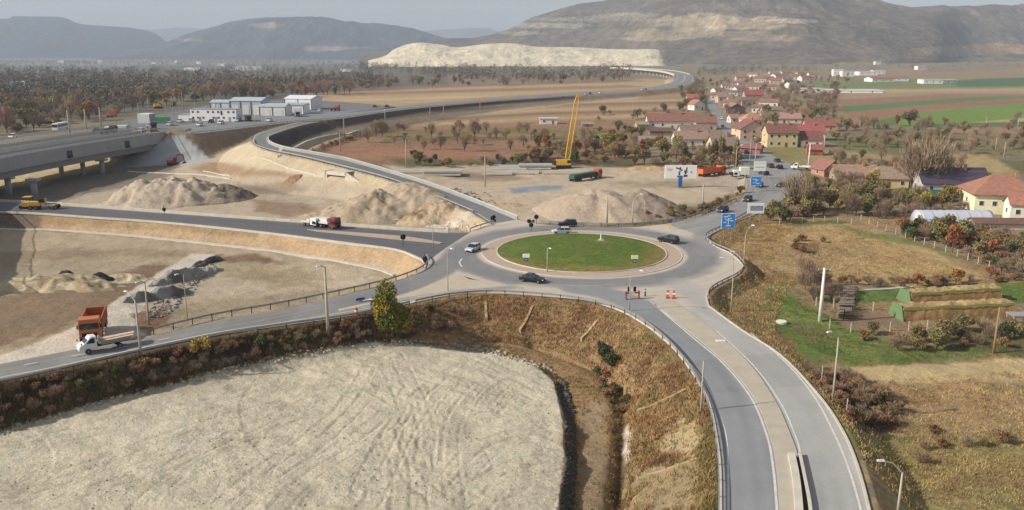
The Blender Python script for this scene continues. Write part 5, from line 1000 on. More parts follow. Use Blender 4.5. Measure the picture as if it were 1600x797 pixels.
# ---------------------------------------------------------------- buildings
def hm(rgb, rough=.85, **k):
    g_ = sum(rgb) / 3; rgb = tuple(int((g_ + (c - g_) * .8) * .97) for c in rgb)
    key = ('h',) + tuple(rgb)
    if key not in PC: PC[key] = mat('wall_or_roof', rgb, rough, k.get('ns', .6), k.get('na', .16), .15)
    return PC[key]
M_win = mat('window_pane', (58,64,72), .15, spec=.6); M_door = mat('brown_door', (110,84,62), .6)
M_chim = mat('chimney_brick', (168,120,98), .9, 2, .2)
def tile(rgb):
    g_ = sum(rgb) / 3; rgb = tuple(int(g_ + (c - g_) * .78) for c in rgb)
    key = ('t',) + tuple(rgb)
    if key in PC: return PC[key]
    m = mat('roof_tiles', rgb, .9, .9, .28, .3, 3.0); t = m.node_tree; PC[key] = m; return m
def house(px, py, w_, d_, h_, rh, rz, wall, roof, label, hip=False, gable_front=False, nwin=3, floors=1, chim=1, name='house', cat='house', group=None, z=None, door=True, over=.5, mono=False):
    p = G(px, py) if z is None else P(px, py, z); e = empty(name, (p[0], p[1], p[2] - .1), rz, label, cat, group); W2, D = w_ / 2, d_; wm, rm = hm(wall), tile(roof)
    if gable_front:                       # ridge runs away from the camera
        MB().prism([(-W2, 0), (-W2, h_), (0, h_ + rh), (W2, h_), (W2, 0)], 0, D).build('wall', wm, e); m = MB(); t = .22; k = over / W2 * rh
        for s in (-1, 1): m.prism([(s * (W2 + over), h_ - k), (0, h_ + rh + .02), (0, h_ + rh + t), (s * (W2 + over), h_ - k + t)], -over, D + over)
    else:
        m0 = MB(); prof = [(0, 0), (0, h_), (D / 2, h_ + (0 if hip else rh)), (D, h_), (D, 0)] if not mono else [(0, 0), (0, h_), (D, h_ + rh), (D, 0)]
        n = len(prof); v = [(-W2, y, z_) for y, z_ in prof] + [(W2, y, z_) for y, z_ in prof]; m0.add(v, [tuple(range(n)), tuple(range(2 * n - 1, n - 1, -1))] + [(k, n + k, n + (k + 1) % n, (k + 1) % n) for k in range(n)]); m0.build('wall', wm, e)
        m = MB(); o = over; t = .2
        if hip:
            r_ = min(W2 * .7, D / 2); q = [(-W2 - o, -o, h_ - .05), (W2 + o, -o, h_ - .05), (W2 + o, D + o, h_ - .05), (-W2 - o, D + o, h_ - .05), (-W2 + r_, D / 2, h_ + rh), (W2 - r_, D / 2, h_ + rh)]
            q2 = q[:4]; low = [(x, y, z_ - t) for x, y, z_ in q2]; m.add(q + low, [(0, 1, 5, 4), (1, 2, 5), (2, 3, 4, 5), (3, 0, 4), (6, 9, 8, 7), (0, 6, 7, 1), (1, 7, 8, 2), (2, 8, 9, 3), (3, 9, 6, 0)])
        elif mono: k = o / D * rh; m.add([(x, y, z_) for x in (-W2 - o, W2 + o) for y, z_ in ((-o, h_ - k), (D + o, h_ + rh + k), (D + o, h_ + rh + k + t), (-o, h_ - k + t))], [(0, 1, 2, 3), (7, 6, 5, 4), (0, 4, 5, 1), (1, 5, 6, 2), (2, 6, 7, 3), (3, 7, 4, 0)])
        else:
            k = o / (D / 2) * rh
            for y0, y1 in ((-o, D / 2), (D + o, D / 2)): m.add([(x, y, z_) for x in (-W2 - o, W2 + o) for y, z_ in ((y0, h_ - k), (y1, h_ + rh + .01), (y1, h_ + rh + t), (y0, h_ - k + t))], [(0, 1, 2, 3), (7, 6, 5, 4), (0, 4, 5, 1), (1, 5, 6, 2), (2, 6, 7, 3), (3, 7, 4, 0)])
    ro = m.build('roof', rm, e)
    for c in range(chim): x_ = (-.25 + .5 * c) * w_ if chim > 1 else .2 * w_; MB().box((x_ if not gable_front else .8, D * .42, h_ + rh + .3), (.7, .6, 2.0)).build('chimney', M_chim, ro)
    fh = h_ / floors
    for f in range(floors):
        for k in range(nwin):
            x_ = -W2 + w_ * (k + .5) / nwin
            if door and f == 0 and k == nwin // 2: continue
            wo = MB().box((x_, -.02, fh * f + fh * .55), (1.25, .1, 1.4)).build('window', M_white, e); MB().box((x_, -.06, fh * f + fh * .55), (1.0, .1, 1.15)).build('pane', M_win, wo)
        for s in (-1, 1):
            wo = MB().box((s * (W2 + .02), D * .5, fh * f + fh * .55), (.1, 1.2, 1.3)).build('window', M_white, e); MB().box((s * (W2 + .06), D * .5, fh * f + fh * .55), (.1, .95, 1.05)).build('pane', M_win, wo)
    if door and nwin: MB().box((-W2 + w_ * (nwin // 2 + .5) / nwin, -.03, 1.05), (1.0, .12, 2.1)).build('door', M_door, e)
    return e
RED, BRN, ORG = (150,88,74), (140,112,96), (186,126,100)
B_ = [
 (1050,202,26,9,4.6,3.6,.0,(226,220,200),(150,96,82),'long white farmhouse with a wide red tiled roof', dict(nwin=5)),
 (1103,203,11,9,4.2,3.4,.0,(200,180,160),(148,98,84),'red-roofed annex joined to the right of the long farmhouse', dict(nwin=2)),
 (1004,203,6,6,3,1.2,.1,(196,160,112),(160,136,112),'small tan shed at the left end of the long farmhouse', dict(nwin=1, chim=0)),
 (1087,214,14,9,3,2.6,.05,(196,186,168),(140,110,96),'low brown-roofed barn in front of the long farmhouse', dict(nwin=2, chim=0)),
 (1034,212,12,6,2.4,1.4,-.05,(150,120,96),(110,84,72),'low dark barn in front of the white farmhouse wall', dict(nwin=1, chim=0)),
 (1021,229,13,7,2.4,1.8,-.1,(176,160,140),(140,132,124),'grey-roofed shed among bushes left of the village', dict(nwin=2, chim=0)),
 (1082,228,15,9,3.2,3,.05,(224,218,206),(158,124,104),'broad dull brown roof house above the bushes', dict(nwin=3)),
 (1133,250,9,14,5,4,.0,(212,198,146),(136,116,106),'pale yellow house with a tall grey-brown roof beside the street', dict(nwin=2, gable_front=False)),
 (1093,172,9,8,4,3,.4,(232,224,206),(170,110,94),'white-gabled house left of the village street', dict(gable_front=True, nwin=2)),
 (1086,160,12,8,3.5,3,.0,(190,170,150),(176,96,80),'red roof house behind the white-gabled house', dict(nwin=2)),
 (1178,154,16,9,3.6,4,.0,(200,150,130),(158,86,72),'bright red-roofed house high in the village', dict(nwin=3)),
 (1151,178,12,12,3.6,3.4,.1,(128,104,96),(150,118,104),'brown gabled house with white roof edges', dict(gable_front=True, nwin=2)),
 (1152,192,8,7,3,2,.1,(216,204,184),(160,118,104),'small brown-roofed house by the street bend', dict(nwin=2)),
 (1180,196,12,10,3.4,3.6,.1,(226,196,166),ORG,'orange-roofed house behind the peach gable', dict(hip=True, nwin=2)),
 (1177,218,13,12,5,3.8,.1,(228,188,152),(136,88,78),'peach house with a wide gable facing the junction', dict(gable_front=True, nwin=3, floors=2)),
 (1222,230,13,10,6.4,3.4,-.03,(212,190,134),(134,84,70),'yellow two-storey house with a dark red roof', dict(nwin=4, floors=2, chim=2)),
 (1225,193,20,9,3,2.6,-.05,(220,206,188),(176,130,110),'long pale brown roof behind the yellow house', dict(nwin=3)),
 (1262,220,15,9,4,3.2,-.15,(220,214,206),(164,84,78),'dull red-roofed house right of the yellow house', dict(nwin=3)),
 (1268,230,9,8,3.4,3.2,-.1,(228,226,220),(136,82,68),'small deep red-roofed house in front of the dull red one', dict(nwin=2, chim=0)),
 (1282,206,15,9,3.4,3,-.1,(206,150,120),(150,86,74),'red-roofed house at the right end of the village', dict(nwin=3)),
 (1273,243,6,6,2.6,1.6,-.2,(172,88,60),(160,86,70),'small brick shed with a red roof near the power pole', dict(nwin=1, chim=0)),
 (1172,240,8,5,2.4,1.2,-.5,(176,96,92),(146,94,88),'low red-roofed kiosk under the peach house', dict(nwin=1, chim=0)),
 (1301,276,7,7,2.6,2.6,.3,(190,130,108),(152,98,82),'small red gabled shed at the left of the right-hand farmyards', dict(gable_front=True, nwin=1, chim=0)),
 (1339,288,13,9,3,2.8,-.1,(176,140,118),(158,126,102),'brown-roofed farmhouse behind the bare garden trees', dict(nwin=3)),
 (1388,294,12,10,3.2,3.2,-.15,(216,190,130),(150,126,106),'grey-brown roofed house with a yellowish wall', dict(nwin=3, hip=True)),
 (1493,302,20,10,3.2,4,-.05,(196,190,180),(78,66,86),'long house with a dark purple-grey roof', dict(nwin=4)),
 (1572,336,16,14,5.6,4.4,-.22,(238,232,188),(166,108,86),'large cream house with an orange-red hipped roof at the right edge', dict(hip=True, nwin=5, floors=1, over=.9)),
 (1600,346,7,5,4.6,2.0,-.2,(238,234,214),(176,112,88),'cream porch wing in front of the large cream house', dict(nwin=2, floors=1, chim=0)),
 (1570,360,14,5,1.8,.8,-.06,(206,196,180),(120,88,74),'low brown-roofed shed below the cream house', dict(nwin=0, door=False, chim=0)),
 (857,194,10,6,3.2,.3,.0,(226,222,212),(196,192,186),'small flat white building alone in the brown field', dict(nwin=2, chim=0)),
 (918,201,6,4,2.6,1,.0,(184,150,124),(160,130,108),'small tan hut in the bushes right of the crane boom', dict(nwin=1, chim=0)),
]
for a in B_: house(*a[:10], **a[10])
e = empty('awning', tuple(G(1514,312)), -.35, 'long orange arched awning between the purple roof and the cream house', 'awning'); n_ = 9; v = [(x_, 2.1 * math.cos(t), 1.9 + 1.5 * math.sin(t)) for x_ in (-4.5, 4.5) for t in np.linspace(0, math.pi, n_)] + [(x_, 1.98 * math.cos(t), 1.9 + 1.4 * math.sin(t)) for x_ in (-4.5, 4.5) for t in np.linspace(0, math.pi, n_)]
MB().add(v, [(k, k + 1, n_ + k + 1, n_ + k) for k in range(n_ - 1)] + [(2 * n_ + k, 3 * n_ + k, 3 * n_ + k + 1, 2 * n_ + k + 1) for k in range(n_ - 1)] + [(k, 2 * n_ + k, 2 * n_ + k + 1, k + 1) for k in range(n_ - 1)] + [(n_ + k, n_ + k + 1, 3 * n_ + k + 1, 3 * n_ + k) for k in range(n_ - 1)]).build('cover', mat('orange_sheet', (222,128,88), .6), e)
for x_ in (-4.3, 4.3):
    for y_ in (-2, 2): MB().box((x_, y_, 1), (.12, .12, 2.2)).build('post', M_steel, e)
def polytunnel():
    p = G(1495,352); s = px_m(*p); L = 112 / s; e = empty('polytunnel', tuple(p), -.02, 'long pale grey plastic greenhouse tunnel in the right-hand garden', 'greenhouse'); n_ = 14; r = 3.6; nx = 24
    v = [(-L / 2 + L * i / nx, 2.5 - r * math.cos(t), 3.4 * math.sin(t) * (1 + .012 * math.sin(i * 2.6))) for i in range(nx + 1) for t in np.linspace(0, math.pi, n_)]
    f = [(i * n_ + k, i * n_ + k + 1, (i + 1) * n_ + k + 1, (i + 1) * n_ + k) for i in range(nx) for k in range(n_ - 1)] + [tuple(range(n_))[::-1], tuple(nx * n_ + k for k in range(n_))]
    MB().add(v, f).build('cover', mat('milky_plastic', (190,192,204), .45, .8, .1), e, True)
    for i in range(0, 25, 4):
        m = MB(); q = [(-L / 2 + L * i / nx, 2.5 - (r + .03) * math.cos(t), 3.45 * math.sin(t)) for t in np.linspace(0, math.pi, n_)]; [m.tube(q[k], q[k + 1], .05, .05, 4) for k in range(n_ - 1)]; m.build('hoop', M_gconc, e)
    MB().box((-L / 2 - .05, 2.5, 1.1), (.08, 1.4, 2.2)).build('door', M_white, e)
polytunnel()
e = empty('garden_shed', tuple(G(1452,316)), .05, 'long open garden shed with a dark green roof', 'shed'); MB().box((0, 2, 2.6), (11, 4.5, .15), 0, 1, 1, .12).build('roof', mat('green_roof', (44,98,82), .6), e); MB().box((0, 4, 1.2), (10.6, .15, 2.4)).build('back_wall', mat('reddish_boards', (150,90,70), .9, 2, .3), e)
for k in range(7): MB().box((-5.2 + k * 1.73, 0, 1.15), (.16, .16, 2.5)).build('post', mat('red_brown_post', (160,84,66), .9), e)
# the maintenance base
def hall(px, py, w_, d_, h_, rh, rz, label, wall=(176,182,186), roof=(176,190,200), doors=3, z=8.0):
    p = P(px, py, z); e = empty('hangar', tuple(p), rz, label, 'hangar'); W2 = w_ / 2
    MB().add([(-W2, 0, 0), (-W2, 0, h_), (-W2, d_ / 2, h_ + rh), (-W2, d_, h_), (-W2, d_, 0), (W2, 0, 0), (W2, 0, h_), (W2, d_ / 2, h_ + rh), (W2, d_, h_), (W2, d_, 0)], [(0,1,2,3,4), (9,8,7,6,5), (0,5,6,1), (3,8,9,4), (1,6,7,2), (2,7,8,3), (4,9,5,0)]).build('wall', mat('metal_cladding', wall, .5, .3, .06), e)
    m = MB(); [m.add([(x, y, z_) for x in (-W2 - .3, W2 + .3) for y, z_ in ((y0, h_ - .06), (d_ / 2, h_ + rh + .02), (d_ / 2, h_ + rh + .25), (y0, h_ + .18))], [(0,1,2,3), (7,6,5,4), (0,4,5,1), (1,5,6,2), (2,6,7,3), (3,7,4,0)]) for y0 in (-.3, d_ + .3)]; m.build('roof', mat('metal_roofing', roof, .4, .3, .06), e)
    for k in range(doors): x_ = -W2 + w_ * (k + .5) / doors; MB().box((x_, -.04, h_ * .36), (w_ / doors * .6, .12, h_ * .72)).build('door', mat('grey_door', (206,206,202), .6), e)
    for k in range(doors + 1): x_ = -W2 + w_ * k / doors; MB().box((x_, -.08, h_ / 2), (.3, .2, h_)).build('frame_post', M_dsteel, e)
    return e
hall(466,171,17,14,6,1.6,-.25,'white hangar farthest right of the maintenance base',(226,226,224),(220,224,228),2)
hall(455,178,14,10,4.6,.6,-.1,'low white hangar with a blue-grey flat roof at the right of the base',(232,232,228),(150,166,190),2)
hall(385,180,17,14,7.4,1.4,-.06,'tallest grey hangar with a blue-grey roof in the middle of the base')
hall(426,181,14,9,4.6,1.4,-.1,'low pale hangar right of the tallest grey one',(214,212,204),(170,180,186),2)
hall(345,172,12,10,4.2,1.2,-.05,'low pale hangar left of the tallest grey one',(196,200,204),(172,186,198),2)
def office():
    p = P(334, 189.5, 8.0); e = empty('office_block', tuple(p), -.06, 'white two-storey site office block with small dark windows', 'office'); wm = mat('white_panel', (232,230,226), .6, .5, .05)
    s = px_m(*p); w_ = 73 / s; w2 = 20 / s; MB().box((0, 3.5, 2.8), (w_, 7, 5.6)).build('wall', wm, e); MB().box((0, 3.5, 5.68), (w_ + .3, 7.3, .18)).build('roof', M_gconc, e)
    MB().box((-w_ / 2 - w2 / 2 - .02, 3.5, 1.5), (w2, 6.6, 3.0)).build('wing_wall', wm, e); MB().box((-w_ / 2 - w2 / 2 - .2, 3.5, 3.07), (w2, 6.9, .16)).build('wing_roof', M_gconc, e)
    for f in range(2):
        for k in range(9):
            if (k + f) % 4 == 3: continue
            MB().box((-w_ / 2 + (k + .5) * w_ / 9, -.03, 1.7 + 2.7 * f), (.95, .1, .85)).build('window', M_win, e)
    for x_ in (-w_ * .3, w_ * .05, w_ * .35): MB().box((x_, -.05, 1.05), (.95, .12, 2.1)).build('door', M_gconc, e)
    MB().box((w_ * .18, -.05, 4.0), (.8, .12, 1.9)).build('upper_door', M_dsteel, e)
office()
def container(px, py, w_, h_, d_, rgb, label, z=8.0, rz=-.05, name='container'):
    p = P(px, py, z); e = empty(name, tuple(p), rz, label, 'container'); MB().box((0, d_ / 2, h_ / 2), (w_, d_, h_)).build('body', paintm(rgb, .6), e, False, .04); m = MB(); [m.box((-w_ / 2 + .2 + k * (w_ - .4) / 8, -.04, h_ / 2), (.14, .08, h_ - .2)) for k in range(9)]; m.build('corrugation', paintm(rgb, .6), e); MB().box((w_ / 2 + .04, d_ / 2, h_ / 2), (.06, d_ - .3, h_ - .3)).build('door', M_gconc, e)
container(225,193,5.6,4.4,6,(222,222,220),'tall white container left of the green one'); container(250,190,8,2.2,2.6,(56,142,84),'long green container on the yard')
for x, y, l in ((172,204,'white block trailer on the yard behind the overpass'),(190,202,'white low block beside the yard lane')): container(x, y, 4.5, 1.6, 2.4, (214,214,212), l, 8.5)
# far houses and sheds, each a thing of its own
r6 = np.random.default_rng(66)
def small_house(px, py, w_, h_, wall, roof, label, group, rz=0.0, z=None):
    p = G(px, py) if z is None else P(px, py, z); e = empty('house' if roof else 'building', tuple(p), rz, label, 'house' if roof else 'building', group); W2 = w_ / 2; D = w_ * .7
    MB().add([(-W2, 0, -.5), (-W2, 0, h_), (-W2, D / 2, h_ * (1.55 if roof else 1.05)), (-W2, D, h_), (-W2, D, -.5), (W2, 0, -.5), (W2, 0, h_), (W2, D / 2, h_ * (1.55 if roof else 1.05)), (W2, D, h_), (W2, D, -.5)], [(0,1,2,3,4), (9,8,7,6,5), (0,5,6,1), (3,8,9,4), (1,6,7,2), (2,7,8,3), (4,9,5,0)]).build('wall', hm(wall), e)
    rr = 1.55 if roof else 1.05; m = MB(); [m.add([(x, y, z_) for x in (-W2 - .4, W2 + .4) for y, z_ in ((y0, h_ - .1), (D / 2, h_ * rr + .03), (D / 2, h_ * rr + .3), (y0, h_ + .2))], [(0,1,2,3), (7,6,5,4), (0,4,5,1), (1,5,6,2), (2,6,7,3), (3,7,4,0)]) for y0 in (-.4, D + .4)]; m.build('roof', tile(roof or (196,196,194)), e)
    [MB().box((-W2 + w_ * (k + .5) / 3, -.03, h_ * .5), (1.2, .1, 1.3)).build('window', M_win, e) for k in range(3)]
FV = [(1122,156),(1135,160),(1143,150),(1150,142),(1160,146),(1126,147),(1135,139),(1146,134),(1163,137),(1176,141),(1190,138),(1203,141),(1152,166),(1170,166),(1186,176),(1200,168),(1140,169),(1203,128),(1212,132),(1220,125),(1232,131),(1211,120),(1230,119),(1244,125),(1252,120),(1262,127),(1196,124),(1186,129),(1272,122),(1160,126),(1175,121),(1208,183),(1240,137)]
FV.sort()
RN = ['rust', 'faded red', 'brown', 'pinkish grey', 'terracotta']
WHR = lambda x, y: ('left of the upper street' if x < 1130 else 'just right of the upper street' if x < 1160 else 'in the upper village centre' if x < 1195 else 'right in the upper village' if x < 1225 else 'at the village\'s far right')
for i, (x, y) in enumerate(FV):
    near = y > 133; wl = (226,220,206) if i % 3 else (206,176,150); rf = [(146,104,92),(152,96,82),(136,110,98),(142,120,108),(158,104,86)][i % 5]
    small_house(x, y, r6.uniform(9, 14) * (1.0 if near else 1.3), r6.uniform(3.2, 4.2) * (1 if near else 1.3), wl, rf, ('%s house with %s roof %s, %s' % ('white' if i % 3 else 'tan', RN[i % 5], WHR(x, y), 'nearest rows' if y > 155 else 'middle rows' if y > 135 else 'farthest rows')), 'small houses of the upper village', r6.uniform(-.5, .5))
WB = [(95,98,26,9,'white mill-like building on the far left plain'),(156,99,16,12,'tall white silo building on the far left plain'),(228,97,20,12,'white building at the foot of the blue hill'),(240,100,20,6,'low white shed beside the building under the blue hill'),(275,98,12,8,'pale block far out in the left plain'),(310,100,18,9,'white shed far out left of the long warehouse'),
      (230,121,16,4,'shed with a bright roof among the autumn trees'),(300,110,40,6,'wide pale warehouse left of the long white one'),(388,110,60,9,'long bright white warehouse beyond the woods'),(345,103,24,6,'pale shed right of the far silos'),(462,83.8+7,16,18,'white tower house on the slope behind the woods'),(540,112,24,5,'pale shed just left of the white cutting'),(33,137,26,7,'open white framed shed in the left woods'),
      (1357,118,30,6,'long white building under the woods at the far right'),(1374,116,20,6,'pale house at the right end of the far white building'),(1380,128,30,4,'red-roofed farm hall on the far right plain'),(1405,127,24,4,'pale farm hall right of the red-roofed one'),(1458,131,24,5,'bright white farm shed on the far right plain'),(1482,130,26,4,'pale farm shed right of the bright white one'),(1440,109,18,7,'white house on the slope at the far right'),(1310,119,16,10,'white house at the left of the far right hamlet'),(1325,120,18,8,'pale house beside the white one in the far hamlet'),(1372,101,16,8,'lone white house under the wooded slope'),(1330,145,60,2,'long low pale wall building in the fields'),(1262,145,30,4,'long low pale building behind the village gardens')]
for x, y, w_, h_, l in WB: small_house(x, y, w_, h_, (232,230,226), (160,98,80) if 'red-roofed' in l else None, l, None, r6.uniform(-.2, .2))
# ---------------------------------------------------------------- heaps
def heap(px, py, rx, ry, h_, rgb, label, rz=0.0, rough=.6, flat=.0, seed=1, name='gravel_heap', cat='heap', dark=None, ns=1.2, pw=1.0):
    p = G(px, py); n, m_ = 110, 44; a = np.linspace(0, 2 * math.pi, n, endpoint=False); V = []
    for k in range(m_):
        t = k / (m_ - 1); edge = 1 + .22 * fbm(np.cos(a) * 1.5 + 9, np.sin(a) * 1.5, seed, 3) * 2; x = np.cos(a) * rx * t * edge; y = np.sin(a) * ry * t * edge
        prof = np.clip((1 - t ** pw) / (1 - flat), 0, 1); wx = x * math.cos(rz) - y * math.sin(rz) + p[0]; wy = x * math.sin(rz) + y * math.cos(rz) + p[1]
        up = prof * h_ * (1 + .5 * fbm(wx / 7, wy / 7, seed + 1, 3)) + rough * (fbm(wx / 2.6, wy / 2.6, seed + 2, 5) - np.abs(fbm(wx / 3.4, wy / 6, seed + 5, 3)) * 1.2 + .2) * np.clip(prof * 3, 0, 1)
        V.append(np.c_[wx - p[0], wy - p[1], up + H(wx, wy) - p[2] - (.5 if k == m_ - 1 else 0) - .12])
    V = np.stack(V, 0); V = np.concatenate([V, V[:, :1]], 1).reshape(-1, 3); c = np.empty((len(V), 3)); c[:] = s2l(rgb); k = np.clip(fbm(V[:, 0] / 3, V[:, 1] / 3, seed + 9, 4) * 5, 0, 1)[:, None]
    if dark is not None: c += (s2l(dark) - c) * k * .8
    o = link(name, np_mesh(name, V, grid_faces(m_, n + 1), True, c, np.full(len(V), .12)), None, M_heap); o.location = tuple(p); return tag(o, label, cat)
M_heap = mat_attr('loose_gravel', fine=1.6, amt=.25, bump=.8, dist=.25)
heap(262,314,20,13,5.8,(178,164,146),'broad flat-topped gravel heap with lumpy crest beyond the new road',.05,2.4,.42,11,dark=(172,152,130))
heap(352,309,9,9,4.2,(120,108,98),'darker earth heap at the right end of the broad gravel heap',.2,1.2,.15,21,name='earth_or_pit_heap')
heap(590,336,17,15,6.6,(172,156,134),'pale ridged soil heap between the new road and the ramp',.1,1.7,.12,31,dark=(164,144,116),name='soil_heap')
heap(662,345,9,8,3.2,(180,160,132),'small soil heap touching the right side of the ridged one',.3,1.3,.1,41,dark=(120,96,74),name='soil_heap')
heap(522,338,9,7,2.2,(176,156,128),'low soil mound at the left foot of the ridged heap',.3,1.0,.1,43,name='soil_heap')
heap(932,330,17,17,6.4,(176,158,138),'large smooth conical gravel heap behind the roundabout',.0,.5,.10,51)
heap(1003,331,12,13,5.6,(146,132,118),'grey-brown gravel heap leaning on the right of the smooth one',.1,.9,.06,61,dark=(130,116,102))
heap(90,446,13,7,1.4,(186,172,142),'low pale sand heap in the left of the dirt basin',.1,1.6,.3,71,dark=(150,128,100),name='sand_heap'); heap(196,437,6,4,1.0,(184,168,140),'smaller pale sand heap beside the light dirt track',.1,1.0,.2,81,name='sand_heap')
heap(104,436,3.2,2.2,1.7,(76,66,58),'dark lump standing in for a shaded pit in the pale sand heap',.6,1.2,.2,91,name='earth_or_pit_heap'); heap(160,438,2.6,1.8,1.7,(52,48,46),'black lump standing in for a shaded pit between the two sand heaps',.2,1.4,.2,95,name='earth_or_pit_heap')  # lumps coloured dark to stand in for the shade inside pits
heap(253,463,8,2.0,1.7,(148,144,138),'grey plastic-covered rubble bank nearest the west road',1.05,2.0,.3,101,dark=(92,88,84),name='rubble_bank'); heap(290,436,9,2.0,1.8,(152,148,142),'grey wrinkled rubble bank in the middle of its row',1.0,2.2,.3,111,dark=(88,84,80),name='rubble_bank'); heap(322,412,4.5,1.5,1.2,(104,100,98),'dark end of the grey rubble bank',1.0,1.5,.3,121,dark=(50,46,44),name='rubble_bank')
heap(455,283,4,2.5,1.6,(150,122,98),'reddish earth heap left of the underpass wall',.1,1.0,.2,131,name='earth_or_pit_heap'); heap(703,352,7,2.4,1.1,(196,184,166),'strip of pale broken stone at the foot of the tan bank',.1,1.4,.2,141,name='rubble_bank')
heap(790,322,7,3,1.0,(178,156,128),'low dirt ridge left of the smooth gravel heap',.2,.8,.2,151,name='soil_heap'); heap(1020,265,14,4,1.2,(176,148,116),'long low dirt ridge behind the billboard',.0,1.0,.3,161,name='soil_heap')
M_bark = mat('cut_wood', (132,118,104), .9, 2.5, .35, .4)
def logs():
    m = MB(); r = random.Random(4); p0 = G(1318,500); p1 = G(1329,452); d = p1 - p0; L = np.linalg.norm(d[:2])
    e = empty('log_pile', tuple(p0), 0, 'dark weathered pile of cut logs beside the fenced garden', 'log pile')
    for k in range(130): t = r.random(); q = d * t; z = r.uniform(.1, 1.5); m.tube((q[0] - 1.1 + r.uniform(-.2, .2), q[1] + r.uniform(-.3, .3), q[2] + z), (q[0] + 1.1 + r.uniform(-.2, .2), q[1] + r.uniform(-.3, .3), q[2] + z + r.uniform(-.1, .1)), .16, .13, 6)
    m.build('logs', M_bark, e); s = MB(); [s.tube((q_ * d[0], q_ * d[1], q_ * d[2] - .3), (q_ * d[0], q_ * d[1], q_ * d[2] + 1.9), .07, .07, 6) for q_ in (0, .5, 1)]; s.build('stake', M_dsteel, e)
logs()
def stack(px0, px1, py, hgt, wd, label, seed):
    a, b = G(px0, py), G(px1, py - 6); d = b - a; L = float(np.hypot(d[0], d[1])); e = empty('corn_stack', tuple(a), math.atan2(d[1], d[0]), label, 'corn stack'); nx = int(L / .35); X = np.linspace(0, L, nx); n_ = 12; V = []
    for j, t in enumerate(np.linspace(0, 1, n_)):
        yy_ = t * wd; zz_ = hgt * min(1, math.sin(t * math.pi) ** .35 * 1.05) * np.ones(nx) + .9 * fbm(X / .8, X * 0 + t * 9, seed, 4) * (0 < t < 1) - (.5 if t in (0., 1.) else 0); V.append(np.c_[X, yy_ + .25 * fbm(X / .9, X * 0 + t * 5, seed + 1, 3), zz_])
    V = np.stack(V, 0).reshape(-1, 3); c = np.empty((len(V), 3)); c[:] = s2l((176,148,106)); c[V[:, 1] < wd * .22] = s2l((156,126,86)); c *= (1 + .8 * fbm(V[:, 0] / .5, V[:, 1] / .5 + V[:, 2], seed + 3, 3))[:, None]; mm = np_mesh('stalks', V, grid_faces(n_, nx), False, c, np.full(len(V), .6)); link('stalks', mm, e, M_heap)
    net = mat('green_netting', (104,128,88), .7, 1, .15)
    MB().add([(-.15, -.3, -.3), (-.15, wd + .3, -.3), (-.15, wd * .8, hgt + .15), (-.15, wd * .2, hgt + .15), (-.05, -.3, -.3), (-.05, wd + .3, -.3), (-.05, wd * .8, hgt + .15), (-.05, wd * .2, hgt + .15)], [(0,3,2,1), (4,5,6,7), (0,1,5,4), (1,2,6,5), (2,3,7,6), (3,0,4,7)]).build('end_netting', net, e)
    MB().ribbon([(x_, -.02 + wd * .1, hgt * .86 + .1 * math.sin(x_)) for x_ in np.linspace(0, L, 20)], [(-.06, -.2), (-.06, .25), (.05, .25), (.05, -.2)]).build('edge_netting', mat('yellow_green_netting', (168,168,100), .7), e)
stack(1412,1585,503,2.4,4.2,'long front stack of corn stalks edged with green netting',501); stack(1424,1566,478,2.3,4.0,'long rear stack of corn stalks with netting at its left end',511)
def planks(px, py, n, L, label, rz=.05, wd=1.0, layers=2):
    p = G(px, py); e = empty('concrete_beams', tuple(p), rz, label, 'concrete beams')
    for j in range(layers):
        for k in range(n): MB().box((.4 * j, k * wd * 1.25, .45 + .8 * j), (L, wd, .6)).build('beam', M_gconc if (j + k) % 2 else M_conc, e)
    MB().box((-L * .35, (n - 1) * wd * .62, .08), (.3, n * wd * 1.25, .16)).box((L * .35, (n - 1) * wd * .62, .08), (.3, n * wd * 1.25, .16)).build('bearer', M_dsteel, e)
planks(690,275,4,13,'stack of pale concrete beams with dark gaps beside the ramp',.03,1.2,2); planks(640,271,3,16,'long pale concrete beams lying next to the ramp rail',.1,1.4,1); planks(795,266,6,13,'big field of concrete beams left of the crane',.0,1.5,1); planks(815,272,4,12,'second row of concrete beams in front of the big field',-.04,1.3,1); planks(835,265,4,12,'concrete beams just left of the crane',.0,1.4,2); planks(778,274,2,10,'low pair of concrete beams at the left of the beam field',.05,1.3,1); planks(880,272,3,14,'grey concrete beams behind the green trailer truck',.02,1.1,1)
for k, (x, y) in enumerate([(705,300),(716,303),(725,306),(738,311),(745,314),(734,303),(712,297)]): o = MB().box((0,0,.4),(2.2,1.4,.9),.3*k,.85,.8).build('concrete_block', M_gconc); o.location = tuple(G(x, y)); tag(o, ordl(k if k < 6 else 6, 7, 'seven concrete blocks dumped right of the ramp') if False else 'rough grey concrete block dumped in the dirt right of the ramp', 'concrete block', 'concrete blocks right of the ramp')
